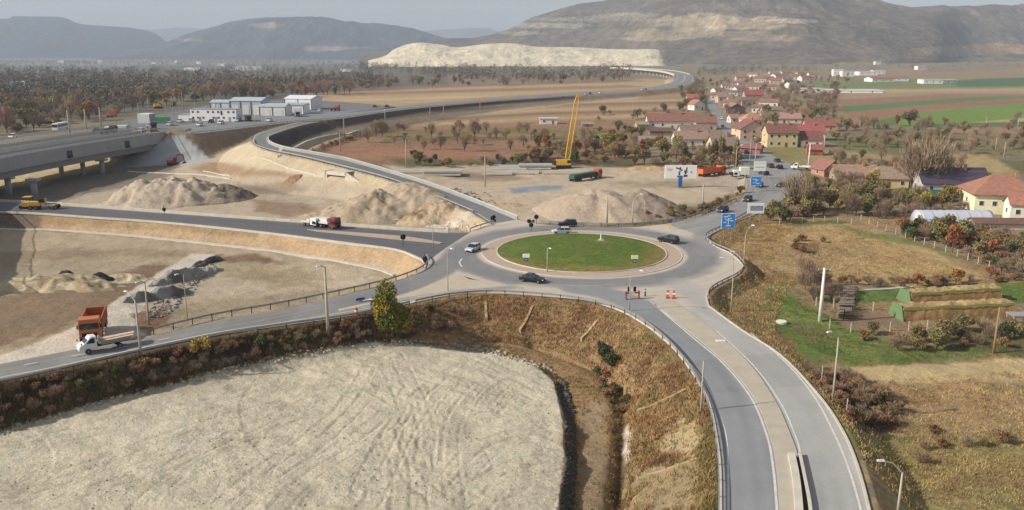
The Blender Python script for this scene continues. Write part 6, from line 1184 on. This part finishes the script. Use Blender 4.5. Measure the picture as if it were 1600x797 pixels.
# fences: posts with wires
def fence(pts, step, h_, label, m, wires=2, r=.07):
    q = resample(np.array([G(a, b) for a, b in pts]), step=step); q[:, 2] = H(q[:, 0], q[:, 1]); e = empty('fence', tuple(q[0]), 0, label, 'fence'); me = None
    for p in q[:99]:
        d = p - q[0]
        if me is None: o = MB().box((0,0,h_/2-.2),(r*2,r*2,h_+.4)).build('post', m, e); me = o.data
        else: o = bpy.data.objects.new('post', me); col.objects.link(o); o.parent = e
        o.location = tuple(d)
    w_ = MB()
    for k in range(wires): [w_.tube(q[i] - q[0] + [0,0,h_*(.5+.4*k)], q[i+1] - q[0] + [0,0,h_*(.5+.4*k)], .015, .015, 3) for i in range(len(q) - 1)]
    w_.build('wire', M_steel, e)
M_post = mat('pale_fence_post', (200,190,166), .9)
fence([(1345,345),(1380,360),(1415,372),(1455,386),(1500,402),(1545,420)], 3.4, 1.6, 'line of pale posts along the far edge of the tan meadow', M_post)
fence([(1275,478),(1300,480),(1340,484),(1395,486)], 3.0, 1.6, 'pale post fence behind the fenced garden plot', M_post); fence([(1296,514),(1340,520),(1400,517),(1470,515),(1560,510)], 3.2, 1.6, 'pale post fence in front of the garden plot and corn stacks', M_post)
fence([(1366,150),(1480,146),(1600,146)], 24, 2, 'far field fence of sparse posts', M_post); fence([(1380,218),(1500,226),(1600,232)], 10, 1.6, 'sparse post fence in the scrubby fields', M_post)
fence([(1218,350),(1290,346),(1330,350)], 3, 1.4, 'short post fence behind the tan meadow', M_post)
e = empty('table', tuple(G(1596,512)), 0, 'small pale open shelter at the right end of the corn stacks', 'shelter'); MB().box((0,1,2.0),(3.2,2.4,.14)).build('roof', M_gconc, e); [MB().box((x_,y_,1),(.12,.12,2.0)).build('post', M_post, e) for x_ in (-1.4,1.4) for y_ in (0,2)]; e.name = 'shelter'
# ---------------------------------------------------------------- trees, scrub, grass
def slivers(C, D, L, Wd, r):
    """thin triangles at centres C along directions D"""
    n = len(C); s = r.normal(size=(n, 3)); s = np.cross(D, s); s /= np.linalg.norm(s, axis=1)[:, None] + 1e-9
    a = C - s * Wd[:, None] / 2; b = C + s * Wd[:, None] / 2; t = C + D * L[:, None]
    V = np.stack([a, b, t], 1).reshape(-1, 3); return V, np.arange(3 * n).reshape(-1, 3)
def leaves(C, S, r):
    n = len(C); u = r.normal(size=(n, 3)); u /= np.linalg.norm(u, axis=1)[:, None]; v = np.cross(u, r.normal(size=(n, 3))); v /= np.linalg.norm(v, axis=1)[:, None]
    S = S[:, None]; V = np.stack([C - u * S, C - v * S * .6, C + u * S, C + v * S * .6], 1).reshape(-1, 3); return V, np.arange(4 * n).reshape(-1, 4)
def fol(name, rgb, rgb2, ns=.6, rand=.25, hue=.02, tr=0):
    m = bpy.data.materials.new(name); m.use_nodes = True; t = m.node_tree; b = t.nodes['Principled BSDF']; b.inputs['Roughness'].default_value = .9; b.inputs['Specular IOR Level'].default_value = .1
    tc = nd(t, 'ShaderNodeTexCoord'); n = nd(t, 'ShaderNodeTexNoise', Scale=ns, Detail=4.0); t.links.new(tc.outputs['Object'], n.inputs['Vector']); r = nd(t, 'ShaderNodeValToRGB'); r.color_ramp.elements[0].position = .35; r.color_ramp.elements[1].position = .65
    r.color_ramp.elements[0].color = (*s2l(rgb), 1); r.color_ramp.elements[1].color = (*s2l(rgb2), 1); t.links.new(n.outputs[0], r.inputs[0])
    oi = nd(t, 'ShaderNodeObjectInfo'); h = nd(t, 'ShaderNodeHueSaturation'); r2 = nd(t, 'ShaderNodeMapRange'); r2.inputs[3].default_value = 1 - rand; r2.inputs[4].default_value = 1 + rand; r3 = nd(t, 'ShaderNodeMapRange'); r3.inputs[3].default_value = .5 - hue; r3.inputs[4].default_value = .5 + hue
    mm = nd(t, 'ShaderNodeMath', operation='MULTIPLY'); mm.inputs[1].default_value = 13.7; mf = nd(t, 'ShaderNodeMath', operation='FRACT'); t.links.new(oi.outputs['Random'], mm.inputs[0]); t.links.new(mm.outputs[0], mf.inputs[0]); t.links.new(mf.outputs[0], r3.inputs[0]); t.links.new(oi.outputs['Random'], r2.inputs[0])
    t.links.new(r2.outputs[0], h.inputs['Value']); t.links.new(r3.outputs[0], h.inputs['Hue']); t.links.new(r.outputs[0], h.inputs['Color']); t.links.new(h.outputs[0], b.inputs['Base Color']); return m
F_TWIG = fol('bare_twigs', (132,112,94), (164,142,116)); F_RUST = fol('rusty_leaves', (140,98,64), (170,122,76)); F_OLIVE = fol('olive_leaves', (112,106,72), (144,130,86)); F_GREEN = fol('dark_green_leaves', (72,80,52), (100,104,66)); F_YEL = fol('yellow_leaves', (142,124,60), (168,150,84)); F_BRN = fol('brown_leaves', (124,98,72), (156,124,88)); F_MIX = fol('autumn_mix_leaves', (84,92,44), (156,130,56), .35, .1)
M_trunk = mat('tree_bark', (92,80,68), .95, 3, .3)
def tree_proto(name, h_, cw, fm, kind, n, seed, trunk=.35, ls=None, cat='tree', cz=.62, up=.0):
    """h_ height, cw crown width; kind 'twig' or 'leaf'"""
    r = np.random.default_rng(seed); e = empty(name, (0, 0, -500)); e['category'] = cat; ch = h_ * (1 - trunk) ; c0 = np.array([0, 0, h_ * trunk + ch / 2])
    k = 9 + int(r.integers(0, 5)); cc = r.normal(size=(k, 3)); cc /= np.linalg.norm(cc, axis=1)[:, None]; cc *= r.uniform(.25, .72, k)[:, None]; cc[:, 0] *= cw / 2; cc[:, 1] *= cw / 2; cc[:, 2] *= ch / 2; cc = cc + c0
    rad = r.uniform(.28, .5, k) * cw / 2; m = MB(); m.tube((0, 0, -.5), (r.uniform(-.1, .1), r.uniform(-.1, .1), h_ * trunk), max(.09, h_ * .022), max(.07, h_ * .016), 7); top = (0, 0, h_ * trunk)
    m.tube(top, (0, 0, h_ * .75), max(.06, h_ * .015), .04, 6)
    for q in cc: m.tube((0, 0, h_ * trunk * r.uniform(.7, 1.3)), tuple(q), max(.04, h_ * .009), .025, 5)
    m.build('trunk', M_trunk, e)
    w = r.integers(0, k, n); d = r.normal(size=(n, 3)); d /= np.linalg.norm(d, axis=1)[:, None]; rr = r.uniform(.15, 1, n) ** .5; C = cc[w] + d * (rad[w] * rr)[:, None] * np.array([1, 1, ch / cw * 1.0 if ch > cw else .85])
    if kind == 'twig':
        D = (C - np.array([0, 0, h_ * trunk * .8])); D /= np.linalg.norm(D, axis=1)[:, None]; D = D + r.normal(size=(n, 3)) * .45 + np.array([0, 0, .25 + up]); D /= np.linalg.norm(D, axis=1)[:, None]; V, Fc = slivers(C, D, r.uniform(.5, 1.3, n) * h_ / 7, np.full(n, (ls or .09)), r)
    else: V, Fc = leaves(C, r.uniform(.6, 1.4, n) * (ls or .22), r)
    link('crown', np_mesh('crown', V, Fc), e, fm); return e
PR = {}
PR['bare'] = [tree_proto('bare_tree', 7, 5.5, F_TWIG, 'twig', 1000, 900 + k, .14, .085, up=.5) for k in range(4)]
PR['bushy'] = [tree_proto(['bare_bush','bare_bush_b','bare_bush_c'][k], 3.6, 4.4, F_TWIG, 'twig', 900, 910 + k, .05, .085, 'bush', up=.3) for k in range(3)]  # three random shapes of one kind, the bare twiggy bush
PR['brown'] = [tree_proto('brown_bush', 3.4, 4.2, F_BRN, 'leaf', 900, 920 + k, .06, .2, 'bush') for k in range(3)]
PR['rust'] = [tree_proto('rusty_tree', 6.5, 5.5, F_RUST, 'leaf', 1100, 930 + k, .15, .26) for k in range(2)]
PR['olive'] = [tree_proto('olive_tree', 6.5, 5.5, F_OLIVE, 'leaf', 1300, 940 + k, .12, .26) for k in range(3)]
PR['green'] = [tree_proto('green_bush', 4.5, 4.0, F_GREEN, 'leaf', 1200, 950 + k, .06, .2, 'bush') for k in range(2)]
PR['poplar'] = [tree_proto('poplar_tree', 12, 3.2, F_OLIVE, 'leaf', 1500, 960 + k, .12, .26) for k in range(2)]
PR['yellow'] = [tree_proto('yellow_tree', 7, 5, F_YEL, 'leaf', 1100, 970 + k, .15, .26) for k in range(2)]
KIDL = {}
for L_ in PR.values():
    for e in L_: KIDL[e.name] = list(bpy.data.objects[c.name] for c in bpy.data.objects if c.parent == e)
GT = random.Random(99)
LBL = {'bare': ('bare grey-brown tree', 'tree'), 'bushy': ('bare twiggy bush', 'bush'), 'brown': ('brown leafy bush', 'bush'), 'rust': ('rust-coloured tree', 'tree'), 'olive': ('olive green tree', 'tree'), 'green': ('dark green bush', 'bush'), 'poplar': ('tall narrow poplar', 'tree'), 'yellow': ('yellowish autumn tree', 'tree')}
def plant(kind, pos, s, where, group=None, label=None, sz=None, wx=1.0):
    src = GT.choice(PR[kind]); o = src.copy(); col.objects.link(o); o.location = (float(pos[0]), float(pos[1]), float(pos[2]) - .1); o.rotation_euler = (0, 0, GT.uniform(0, 6.28)); o.scale = (s * wx * GT.uniform(.9, 1.15), s * wx * GT.uniform(.9, 1.15), (sz or s) * GT.uniform(.9, 1.1))
    for c in KIDL[src.name]: d = c.copy(); col.objects.link(d); d.parent = o
    o['label'] = label or (LBL[kind][0] + ' ' + where); o['category'] = LBL[kind][1]
    if group: o['group'] = group
    return o
ROADPOLY = [strip_poly(k, 6) for k in 'ABCDE'] + [np.r_[STR['M'][0][:nv:6], STR['M'][1][:nv:6][::-1]], plazaW, yardW]
def clear(q, m=2.0):
    ok = np.ones(len(q), bool)
    for p in ROADPOLY: d, _ = linedist(q[:, 0], q[:, 1], p, True); ok &= ~inpoly(q[:, 0], q[:, 1], p) & (d > m)
    return q[ok]
HOUSES = [(o.matrix_basis.translation.x, o.matrix_basis.translation.y) for o in bpy.data.objects if o.get('category') in ('house', 'building', 'hangar', 'office', 'greenhouse', 'shed', 'corn stack', 'container')]
def grove(poly, n, mix, smin, smax, where, group, z=-1, seed=1, mingap=0, m=2.0, hclear=3.5, wx=1.0):
    q = clear(scatter(poly, n * 2, z, seed), m); kept = []
    for p in q:
        if len(kept) >= n: break
        if any((p[0] - a) ** 2 + (p[1] - b - 3) ** 2 < hclear ** 2 * 3 for a, b in HOUSES): continue
        if mingap and any((p[0] - a[0]) ** 2 + (p[1] - a[1]) ** 2 < mingap ** 2 for a in kept): continue
        kept.append(p)
    ks = [k for k, c in mix for _ in range(c)]
    if not kept: return
    pr = [proj(*p) for p in kept]; xs = sorted(a for a, b in pr); ys = sorted(b for a, b in pr); N = len(kept); POS = ['far left', 'left', 'centre', 'right', 'far right']
    for p, (a, b) in zip(kept, pr):
        k = GT.choice(ks); s = GT.uniform(smin, smax); ix = min(4, xs.index(a) * 5 // N); bk = 'back' if ys.index(b) < N / 2 else 'front'; sz = 'large ' if s > (smin + smax) / 2 else 'small '
        o = plant(k, p, s, where, group, wx=wx); base_l = LBL[k][0] + ' ' + where
        for lb in (sz + base_l + ', ' + POS[ix] + ' ' + bk, base_l + ', ' + POS[ix] + ' ' + bk, base_l + ', ' + POS[ix], base_l):
            if len(lb.replace('-', ' ').split()) <= 16: break
        o['label'] = lb
# rows of the orchard
for row, (a, b, y0, y1) in enumerate([(590,880,199,203),(585,900,207,213),(575,900,217,224),(640,860,228,232)]):
    n_ = [20, 18, 16, 8][row]
    for k in range(n_):
        t = (k + GT.uniform(-.3, .3)) / n_; x_ = a + (b - a) * t; y_ = y0 + (y1 - y0) * t + GT.uniform(-.7, .7)
        if GT.random() < .22: continue
        plant(GT.choice(['bare', 'bare', 'bare', 'bushy', 'rust' if row == 2 and GT.random() < .4 else 'bare']), G(x_, y_ + 6 + GT.uniform(-1.5, 1.5)), GT.choice([.5, .7, .85, 1.0, 1.25]) * GT.uniform(.85, 1.1), 'in the %s orchard row from the motorway, %s' % (('first', 'second', 'third', 'last')[row], 'left end' if t < .25 else 'left of centre' if t < .5 else 'right of centre' if t < .75 else 'right end'), 'orchard trees, row %s' % ('one', 'two', 'three', 'four')[row])
grove([(640,250),(760,252),(860,244),(860,262),(700,264),(640,262)], 26, [('brown',2),('olive',1),('green',1),('bushy',2)], .6, 1.0, 'in the hedge at the near edge of the orchard', 'orchard hedge', seed=11, mingap=2)
grove([(840,228),(900,225),(1000,228),(1160,238),(1165,266),(1060,264),(900,260),(830,256)], 95, [('brown',3),('olive',2),('rust',1),('green',1),('bushy',3),('bare',2),('yellow',1)], .75, 1.25, 'in the wild hedge behind the billboard and crane', 'hedge behind the building ground', seed=12, mingap=2.5)
grove([(900,205),(1000,205),(1010,235),(890,235)], 22, [('bushy',2),('olive',1),('brown',1),('bare',1)], .8, 1.2, 'in the thicket left of the long farmhouse', 'thicket left of the farmhouse', seed=13, mingap=3)
grove([(930,176),(1010,172),(1080,160),(1085,172),(1010,186),(930,190)], 16, [('bushy',2),('olive',1)], .8, 1.2, 'in the field edge behind the long farmhouse', 'field edge behind the farmhouse', seed=14, mingap=4)
grove([(1060,140),(1100,140),(1100,165),(1070,165)], 14, [('olive',3),('bare',1)], 1, 1.5, 'left of the top of the village street', 'trees left of the street top', seed=15, mingap=3)
grove([(1090,130),(1330,118),(1320,150),(1200,200),(1130,200),(1100,150)], 85, [('bare',4),('bushy',3),('olive',1),('brown',1)], .8, 1.4, 'between the roofs of the upper village', 'trees of the upper village', seed=16, mingap=4)
grove([(1196,140),(1310,135),(1312,185),(1220,180),(1200,160)], 75, [('bare',3),('bushy',4),('brown',1)], 1.0, 1.5, 'in the bare wood right of the upper village', 'wood right of the upper village', seed=17, mingap=4)
grove([(1240,180),(1300,175),(1320,215),(1290,225),(1240,190)], 22, [('bushy',2),('olive',2),('bare',1)], .8, 1.2, 'behind the last red roofs of the village', 'trees behind the last red roofs', seed=18, mingap=3)
for x_, y_, s_ in ((1118,254,.9),(1126,256,1.0),(1150,258,.95),(1110,255,.8)): plant('poplar', G(x_, y_), s_, '', None, ordl([1110,1118,1126,1150].index(x_), 4, 'four narrow poplars by the pale yellow house'))
grove([(1160,205),(1185,212),(1195,228),(1165,230)], 5, [('bushy',2),('brown',1)], .6, .9, 'in front of the peach house', 'shrubs of the peach house', seed=19, mingap=2)
grove([(1295,195),(1420,195),(1600,190),(1700,200),(1700,245),(1560,245),(1440,232),(1300,235)], 120, [('bushy',5),('bare',2),('brown',2),('olive',1)], .7, 1.2, 'in the scrubby field beyond the right-hand farmyards', 'scrub beyond the right-hand farmyards', seed=20, mingap=3)
for x_, y_, k_, s_, l in ((1421,198,'olive',1.9,'lone round olive tree at the edge of the bright green field'),(1402,197,'rust',1.0,'small rusty bush at the foot of the lone olive tree'),(1440,300,'bare',2.6,'biggest bare tree between the farmhouses and the purple roof'),(1422,296,'bare',2.0,'bare tree just left of the biggest one'),(1466,296,'bare',1.9,'bare tree in front of the purple-roofed house'),(1245,333,'bare',1.7,'bare spreading tree on the bank right of the banner'),
                      (1252,215,'bushy',1.2,'bushy tree between the yellow and the dull red house'),(1128,250,'green',1.2,'dark green bush by the pale yellow house'),(1072,252,'green',1.3,'dark green conical bush in the hedge behind the billboard')): plant(k_, G(x_, y_), s_, '', None, l)
grove([(1255,288),(1330,290),(1430,308),(1520,316),(1530,345),(1440,350),(1330,338),(1240,342),(1225,325)], 105, [('bushy',4),('brown',3),('olive',2),('bare',2),('yellow',1)], .6, 1.05, 'in the garden thicket below the brown roofs', 'garden thicket below the brown roofs', seed=21, mingap=2)
grove([(1290,240),(1460,262),(1560,275),(1560,285),(1420,268),(1300,258)], 26, [('bushy',3),('olive',1),('bare',1)], .6, 1.0, 'behind the right-hand farmyards', 'trees behind the right-hand farmyards', seed=22, mingap=3)
grove([(1205,300),(1260,292),(1262,340),(1215,350)], 22, [('bushy',3),('brown',2),('olive',1)], .6, .95, 'on the bank beside the village road', 'bank beside the village road', seed=23, mingap=1.6)
grove([(1400,350),(1540,362),(1620,372),(1620,440),(1560,425),(1480,392),(1400,368)], 95, [('bushy',4),('brown',3),('olive',1),('green',1),('rust',1)], .6, 1.0, 'in the thicket below the greenhouse', 'thicket below the greenhouse', seed=24, mingap=1.8)
grove([(1300,436),(1420,442),(1600,432),(1600,442),(1430,450),(1300,446)], 34, [('bushy',3),('brown',3),('rust',1)], .35, .6, 'in the brown hedge at the near edge of the tan meadow', 'hedge at the near edge of the meadow', seed=25, mingap=1.2)
grove([(1240,440),(1295,440),(1300,472),(1250,470)], 13, [('bushy',3),('bare',1)], .6, .9, 'beside the power pole and log pile', 'bushes beside the power pole', seed=26, mingap=1.4)
grove([(1350,510),(1440,520),(1590,505),(1600,540),(1450,552),(1350,545)], 26, [('bushy',3),('brown',2),('green',1),('olive',1)], .4, .7, 'in front of the corn stacks', 'bushes in front of the corn stacks', seed=27, mingap=1.5)
grove([(1250,565),(1330,595),(1400,625),(1410,668),(1340,668),(1290,625),(1262,600)], 48, [('bushy',4),('brown',3)], .35, .6, 'in the dark thicket beside the south road', 'dark thicket beside the south road', seed=28, mingap=1.0)
grove([(1500,640),(1600,630),(1640,700),(1480,700),(1400,760),(1420,690)], 8, [('bushy',2),('brown',2)], .3, .5, 'in the rough grass of the lower right field', 'bushes of the lower right field', seed=29, mingap=1.5)
grove([(1230,370),(1300,372),(1300,395),(1230,395)], 5, [('brown',1)], .4, .55, 'in the middle of the tan meadow', 'bushes in the tan meadow', seed=30, mingap=1.5)
# the overgrown bank under the west road
grove([(-20,618),(80,596),(220,566),(330,545),(440,526),(520,514),(580,506),(580,528),(540,538),(420,556),(300,584),(150,624),(60,650),(-20,668)], 150, [('bushy',4),('brown',5),('bushy',2),('green',1)], .30, .52, 'on the overgrown bank below the west road', 'bushes of the bank below the west road', z=-3, seed=31, mingap=1.1, m=1.5)
grove([(640,490),(720,480),(722,515),(640,528)], 14, [('bushy',2),('green',1),('brown',1)], .3, .5, 'in the shade right of the big leafy tree', 'bushes right of the big leafy tree', z=-3, seed=32, mingap=1.0, m=1.5)
grove([(925,570),(945,575),(985,640),(960,660)], 12, [('green',2),('brown',2)], .3, .5, 'beside the ditch', 'bushes beside the ditch', z=-5, seed=33, mingap=1.2)
for x_, y_, s_ in ((940,560,.62),(955,575,.7)): plant('green', G(x_, y_), s_, '', None, 'dark green bush on the bank above the ditch' + (', the upper one' if y_ == 560 else ', the lower one'))
grove([(985,345),(1040,332),(1100,326),(1140,312),(1160,300),(1166,302),(1110,334),(1040,350)], 24, [('brown',3),('olive',2),('rust',1)], .3, .55, 'along the rail north-east of the roundabout', 'bushes along the north-east rail', seed=34, mingap=1.0, m=1.2)
grove([(486,240),(505,226),(560,210),(640,199),(640,201),(570,216),(520,231),(500,244)], 20, [('brown',2),('bushy',2)], .5, .8, 'along the track under the dark loop bank', 'bushes under the loop bank', seed=35, mingap=2, m=1)
def special(name, h_, cw, fm, n, px, py, label, seed, ls, trunk=.06, kind='leaf', cat='tree'):
    e = tree_proto(name, h_, cw, fm, kind, n, seed, trunk, ls, cat); e.location = tuple(G(px, py)); e['label'] = label; return e
special('leafy_tree', 9.8, 7.4, F_MIX, 9000, 613, 530, 'big green and yellow leafy tree beside the west road', 5, .2, .05)
special('leafy_tree', 6.4, 5.4, F_OLIVE, 3500, 1203, 346, 'green and yellowish tree right beside the white banner', 6, .2, .08)
special('leafy_tree', 5.6, 4.0, F_GREEN, 2200, 1222, 348, 'dark green tree behind the yellowish one by the banner', 7, .2, .08)
special('yellow_shrub', 3.6, 3.4, F_YEL, 1500, 315, 560, 'bright yellow-green shrub above the west road rail', 8, .13, .05, cat='bush')
# the woods of the left plain: standing trees in front, the far mass behind them as one
FR = [('bare',10),('brown',3),('olive',4),('rust',1),('bushy',4),('yellow',1)]
grove([(-20,175),(100,165),(200,160),(330,150),(480,140),(560,138),(560,148),(480,152),(330,158),(200,178),(100,198),(-20,215)], 150, FR, 1.3, 2.3, 'in the front edge of the left woods', 'front edge of the left woods', z=0, seed=41, mingap=5, m=6, hclear=8)
grove([(560,130),(700,128),(840,124),(985,120),(990,127),(840,133),(700,137),(560,140)], 70, FR, 1.4, 2.2, 'in the tree belt in front of the pale cutting', 'tree belt before the pale cutting', z=0, seed=42, mingap=6, m=8, hclear=8)
M_wood = mat_attr('far_foliage', fine=.5, amt=.2, bump=0, tufty=False)
def wood(poly, n, hmin, hmax, label, seed, cols, z=0, per=46, thin=1.0):
    r = np.random.default_rng(seed); q = clear(scatter(poly, n, z, seed), 8); q = q[fbm(q[:, 0] / 110, q[:, 1] / 150, 333, 3) > -.07]; Vs = []; Cs = []; cols = [s2l(c) for c in cols]
    for p in q:
        h_ = r.uniform(hmin, hmax); w_ = h_ * r.uniform(.55, .95); k = per; d = r.normal(size=(k, 3)); d /= np.linalg.norm(d, axis=1)[:, None]; d *= (r.uniform(.3, 1, k) ** .5)[:, None]
        C = p + np.array([0, 0, h_ * .55]) + d * np.array([w_ / 2, w_ / 2, h_ * .48]); V, _ = leaves(C, r.uniform(.05, .11, k) * h_, r); c = cols[r.integers(0, len(cols))] * r.uniform(.75, 1.25); Vs.append(V); Cs.append(np.repeat((c * r.uniform(.8, 1.2, (k, 1))), 4, 0))
    V = np.concatenate(Vs); tag(link('woodland', np_mesh('woodland', V, np.arange(len(V)).reshape(-1, 4), False, np.concatenate(Cs), np.full(len(V), .3)), None, M_wood), label, kind='stuff')
AUT = [(104,92,80),(112,98,82),(96,86,76),(112,102,80),(98,92,66),(116,102,78),(88,82,72),(108,100,74)]
wood([(-100,118),(150,112),(330,114),(480,112),(600,122),(560,140),(480,146),(330,152),(200,166),(90,182),(-100,205)], 2300, 7, 14, 'dense mass of bare and autumn woods across the left plain', 51, AUT)
wood([(-200,98),(300,94),(560,92),(620,98),(620,112),(330,112),(100,116),(-200,120)], 1300, 8, 14, 'far grey woods in strips on the left plain', 52, [(100,96,88),(92,90,84),(110,104,92)], per=26)
wood([(560,98),(620,102),(800,106),(980,108),(1000,121),(840,127),(700,132),(560,138)], 1500, 8, 15, 'grey tree belt in front of the pale cutting', 53, AUT, per=34)
wood([(1090,106),(1200,104),(1340,106),(1430,108),(1420,112),(1340,112),(1200,114),(1090,122)], 420, 7, 12, 'far trees at the foot of the wooded hill', 54, [(96,92,84),(104,98,84)], per=24)
wood([(1330,104),(1480,98),(1700,92),(1700,104),(1480,112),(1340,112)], 300, 6, 11, 'scattered far trees on the rising ground at the right', 55, [(104,92,76),(96,90,76),(110,104,72)], per=24)
# dry grass and stubble over the banks
THIN = [[(1020,690),(1060,655),(1092,660),(1094,715),(1040,712)], [(985,740),(1060,715),(1094,720),(1094,797),(985,797)], [(905,650),(945,610),(950,680),(948,797),(900,797)]]
def grass(polys, n, hmin, hmax, label, seed, cols, z=-3, wd=.10, lean=.5):
    r = np.random.default_rng(seed); Q = clear(np.concatenate([scatter(p, int(n * f), z, seed + i) for i, (p, f) in enumerate(polys)]), .7)
    a_, b_ = proj(Q[:, 0], Q[:, 1], Q[:, 2]); keep = np.ones(len(Q), bool)
    for t_ in THIN: keep &= ~(inpoly(a_ + fbm(Q[:, 0], Q[:, 1], 7, 3) * 40, b_ + fbm(Q[:, 0], Q[:, 1], 8, 3) * 30, t_) & (r.random(len(Q)) < .88))
    keep &= r.random(len(Q)) < .75 + 1.8 * fbm(Q[:, 0] / 4, Q[:, 1] / 4, 19, 3); Q = Q[keep]
    k = 5; C = np.repeat(Q, k, 0) + r.normal(size=(len(Q) * k, 3)) * np.array([.22, .22, 0]); C[:, 2] -= .06
    D = r.normal(size=C.shape) * lean; D[:, 2] = 1; D /= np.linalg.norm(D, axis=1)[:, None]; V, Fc = slivers(C, D, r.uniform(hmin, hmax, len(C)), np.full(len(C), wd), r)
    cc = np.array([s2l(c) for c in cols]); nz = fbm(Q[:, 0] / 3, Q[:, 1] / 3, seed, 4) * 3 + .5; ix = np.clip(((nz + r.uniform(-.2, .2, len(Q))) * len(cols)).astype(int), 0, len(cols) - 1); c = cc[ix] * r.uniform(.8, 1.2, (len(Q), 1)); c = np.repeat(c, k * 3, 0)
    tag(link('dry_grass', np_mesh('dry_grass', V, Fc, False, c, np.zeros(len(V))), None, M_wood), label, kind='stuff')
grass([([(640,478),(760,461),(900,470),(980,494),(1040,540),(1095,612),(1118,700),(1122,800),(980,800),(985,650),(950,590),(880,552),(780,535),(650,530)], 1)], 15000, .25, .7, 'dry brown grass on the bank south of the roundabout', 61, [(140,108,74),(152,118,80),(162,130,90),(172,142,102),(144,126,82)])
grass([([(700,545),(800,556),(862,590),(885,640),(885,800),(975,800),(972,650),(945,600),(880,555),(780,538)], 1)], 3500, .15, .45, 'thin dry grass along the ditch', 62, [(150,122,82),(132,108,72),(120,108,60)], z=-6)
grass([([(-20,605),(80,588),(220,556),(330,534),(440,516),(640,482),(650,525),(540,540),(420,560),(300,590),(150,628),(-20,680)], 1)], 10000, .3, .9, 'tangled dark undergrowth on the bank below the west road', 63, [(88,70,52),(108,86,60),(130,102,68),(98,92,58)])
grass([([(1110,374),(1170,340),(1240,345),(1200,420),(1300,440),(1200,450),(1150,432),(1165,415)], .25), ([(1108,480),(1160,425),(1240,440),(1220,470),(1210,530),(1300,590),(1340,680),(1320,670),(1221,560),(1150,510)], .25), ([(1180,352),(1330,352),(1530,435),(1300,440),(1200,410)], .28), ([(1300,600),(1600,580),(1700,700),(1600,797),(1420,797),(1350,720)], .22)], 26000, .18, .5, 'dry brown grass of the fields east of the roundabout', 64, [(152,124,86),(164,136,94),(176,150,106),(186,162,116),(144,132,84)])
grass([([(1200,450),(1250,470),(1340,520),(1420,545),(1600,540),(1600,556),(1340,572),(1215,525)], .7), ([(1340,455),(1620,440),(1620,474),(1440,468),(1330,475)], .3)], 7000, .1, .28, 'fresh green grass patches in the right-hand meadow', 65, [(84,98,48),(100,112,56),(114,118,64),(130,118,72)])
def rubble(poly, n, smin, smax, label, seed, rgb, z=-5):
    r = np.random.default_rng(seed); q = scatter(poly, n, z, seed); V = []; Fq = []; base8 = np.array([(x, y, z_) for z_ in (-1, 1) for x, y in ((-1,-1),(1,-1),(1,1),(-1,1))], float); f6 = np.array([(3,2,1,0),(4,5,6,7),(0,1,5,4),(1,2,6,5),(2,3,7,6),(3,0,4,7)])
    for i, p in enumerate(q):
        s = r.uniform(smin, smax) ** 1.0; a = base8 * r.uniform(.5, 1, (8, 3)) * s * np.array([1, .8, .6]); t = r.uniform(0, 6.28); c, s_ = math.cos(t), math.sin(t); V.append(np.c_[a[:, 0] * c - a[:, 1] * s_, a[:, 0] * s_ + a[:, 1] * c, a[:, 2]] + p); Fq.append(f6 + 8 * i)
    V = np.concatenate(V); c = np.repeat(s2l(rgb) * r.uniform(.6, 1.3, (len(q), 1)), 8, 0); tag(link('rubble', np_mesh('rubble', V, np.concatenate(Fq), False, c, np.zeros(len(V))), None, M_wood), label, kind='stuff')
rubble([(868,585),(884,600),(896,640),(900,700),(893,797),(872,797),(884,720),(882,650),(868,605)], 900, .12, .42, 'dark broken rocks along the right edge of the pad', 71, (92,86,80))
rubble([(-20,668),(60,650),(150,626),(300,586),(420,557),(540,535),(620,528),(760,542),(860,572),(866,582),(760,552),(620,538),(540,546),(420,569),(300,598),(150,637),(60,662),(-20,690)], 700, .08, .36, 'pale stones along the edge of the levelled pad', 72, (176,166,146))
rubble([(0,690),(860,600),(875,797),(0,797)], 700, .03, .12, 'scattered small stones on the levelled pad', 73, (170,160,140))
rubble([(240,475),(330,405),(345,412),(262,495),(225,500)], 260, .1, .4, 'grey broken rubble beside the light dirt track', 74, (130,128,126), z=-3)
rubble([(690,300),(760,300),(800,332),(740,322)], 120, .15, .5, 'loose debris on the dirt right of the ramp', 75, (150,136,118), z=-1)
rubble([(690,346),(760,345),(740,360),(700,360)], 120, .12, .4, 'broken pale stone at the ramp corner', 76, (196,182,160), z=-2)
for L_ in PR.values():                                   # the models themselves leave: only their copies stand in the valley
    for e in L_:
        for c in KIDL[e.name]: bpy.data.objects.remove(c)
        bpy.data.objects.remove(e)
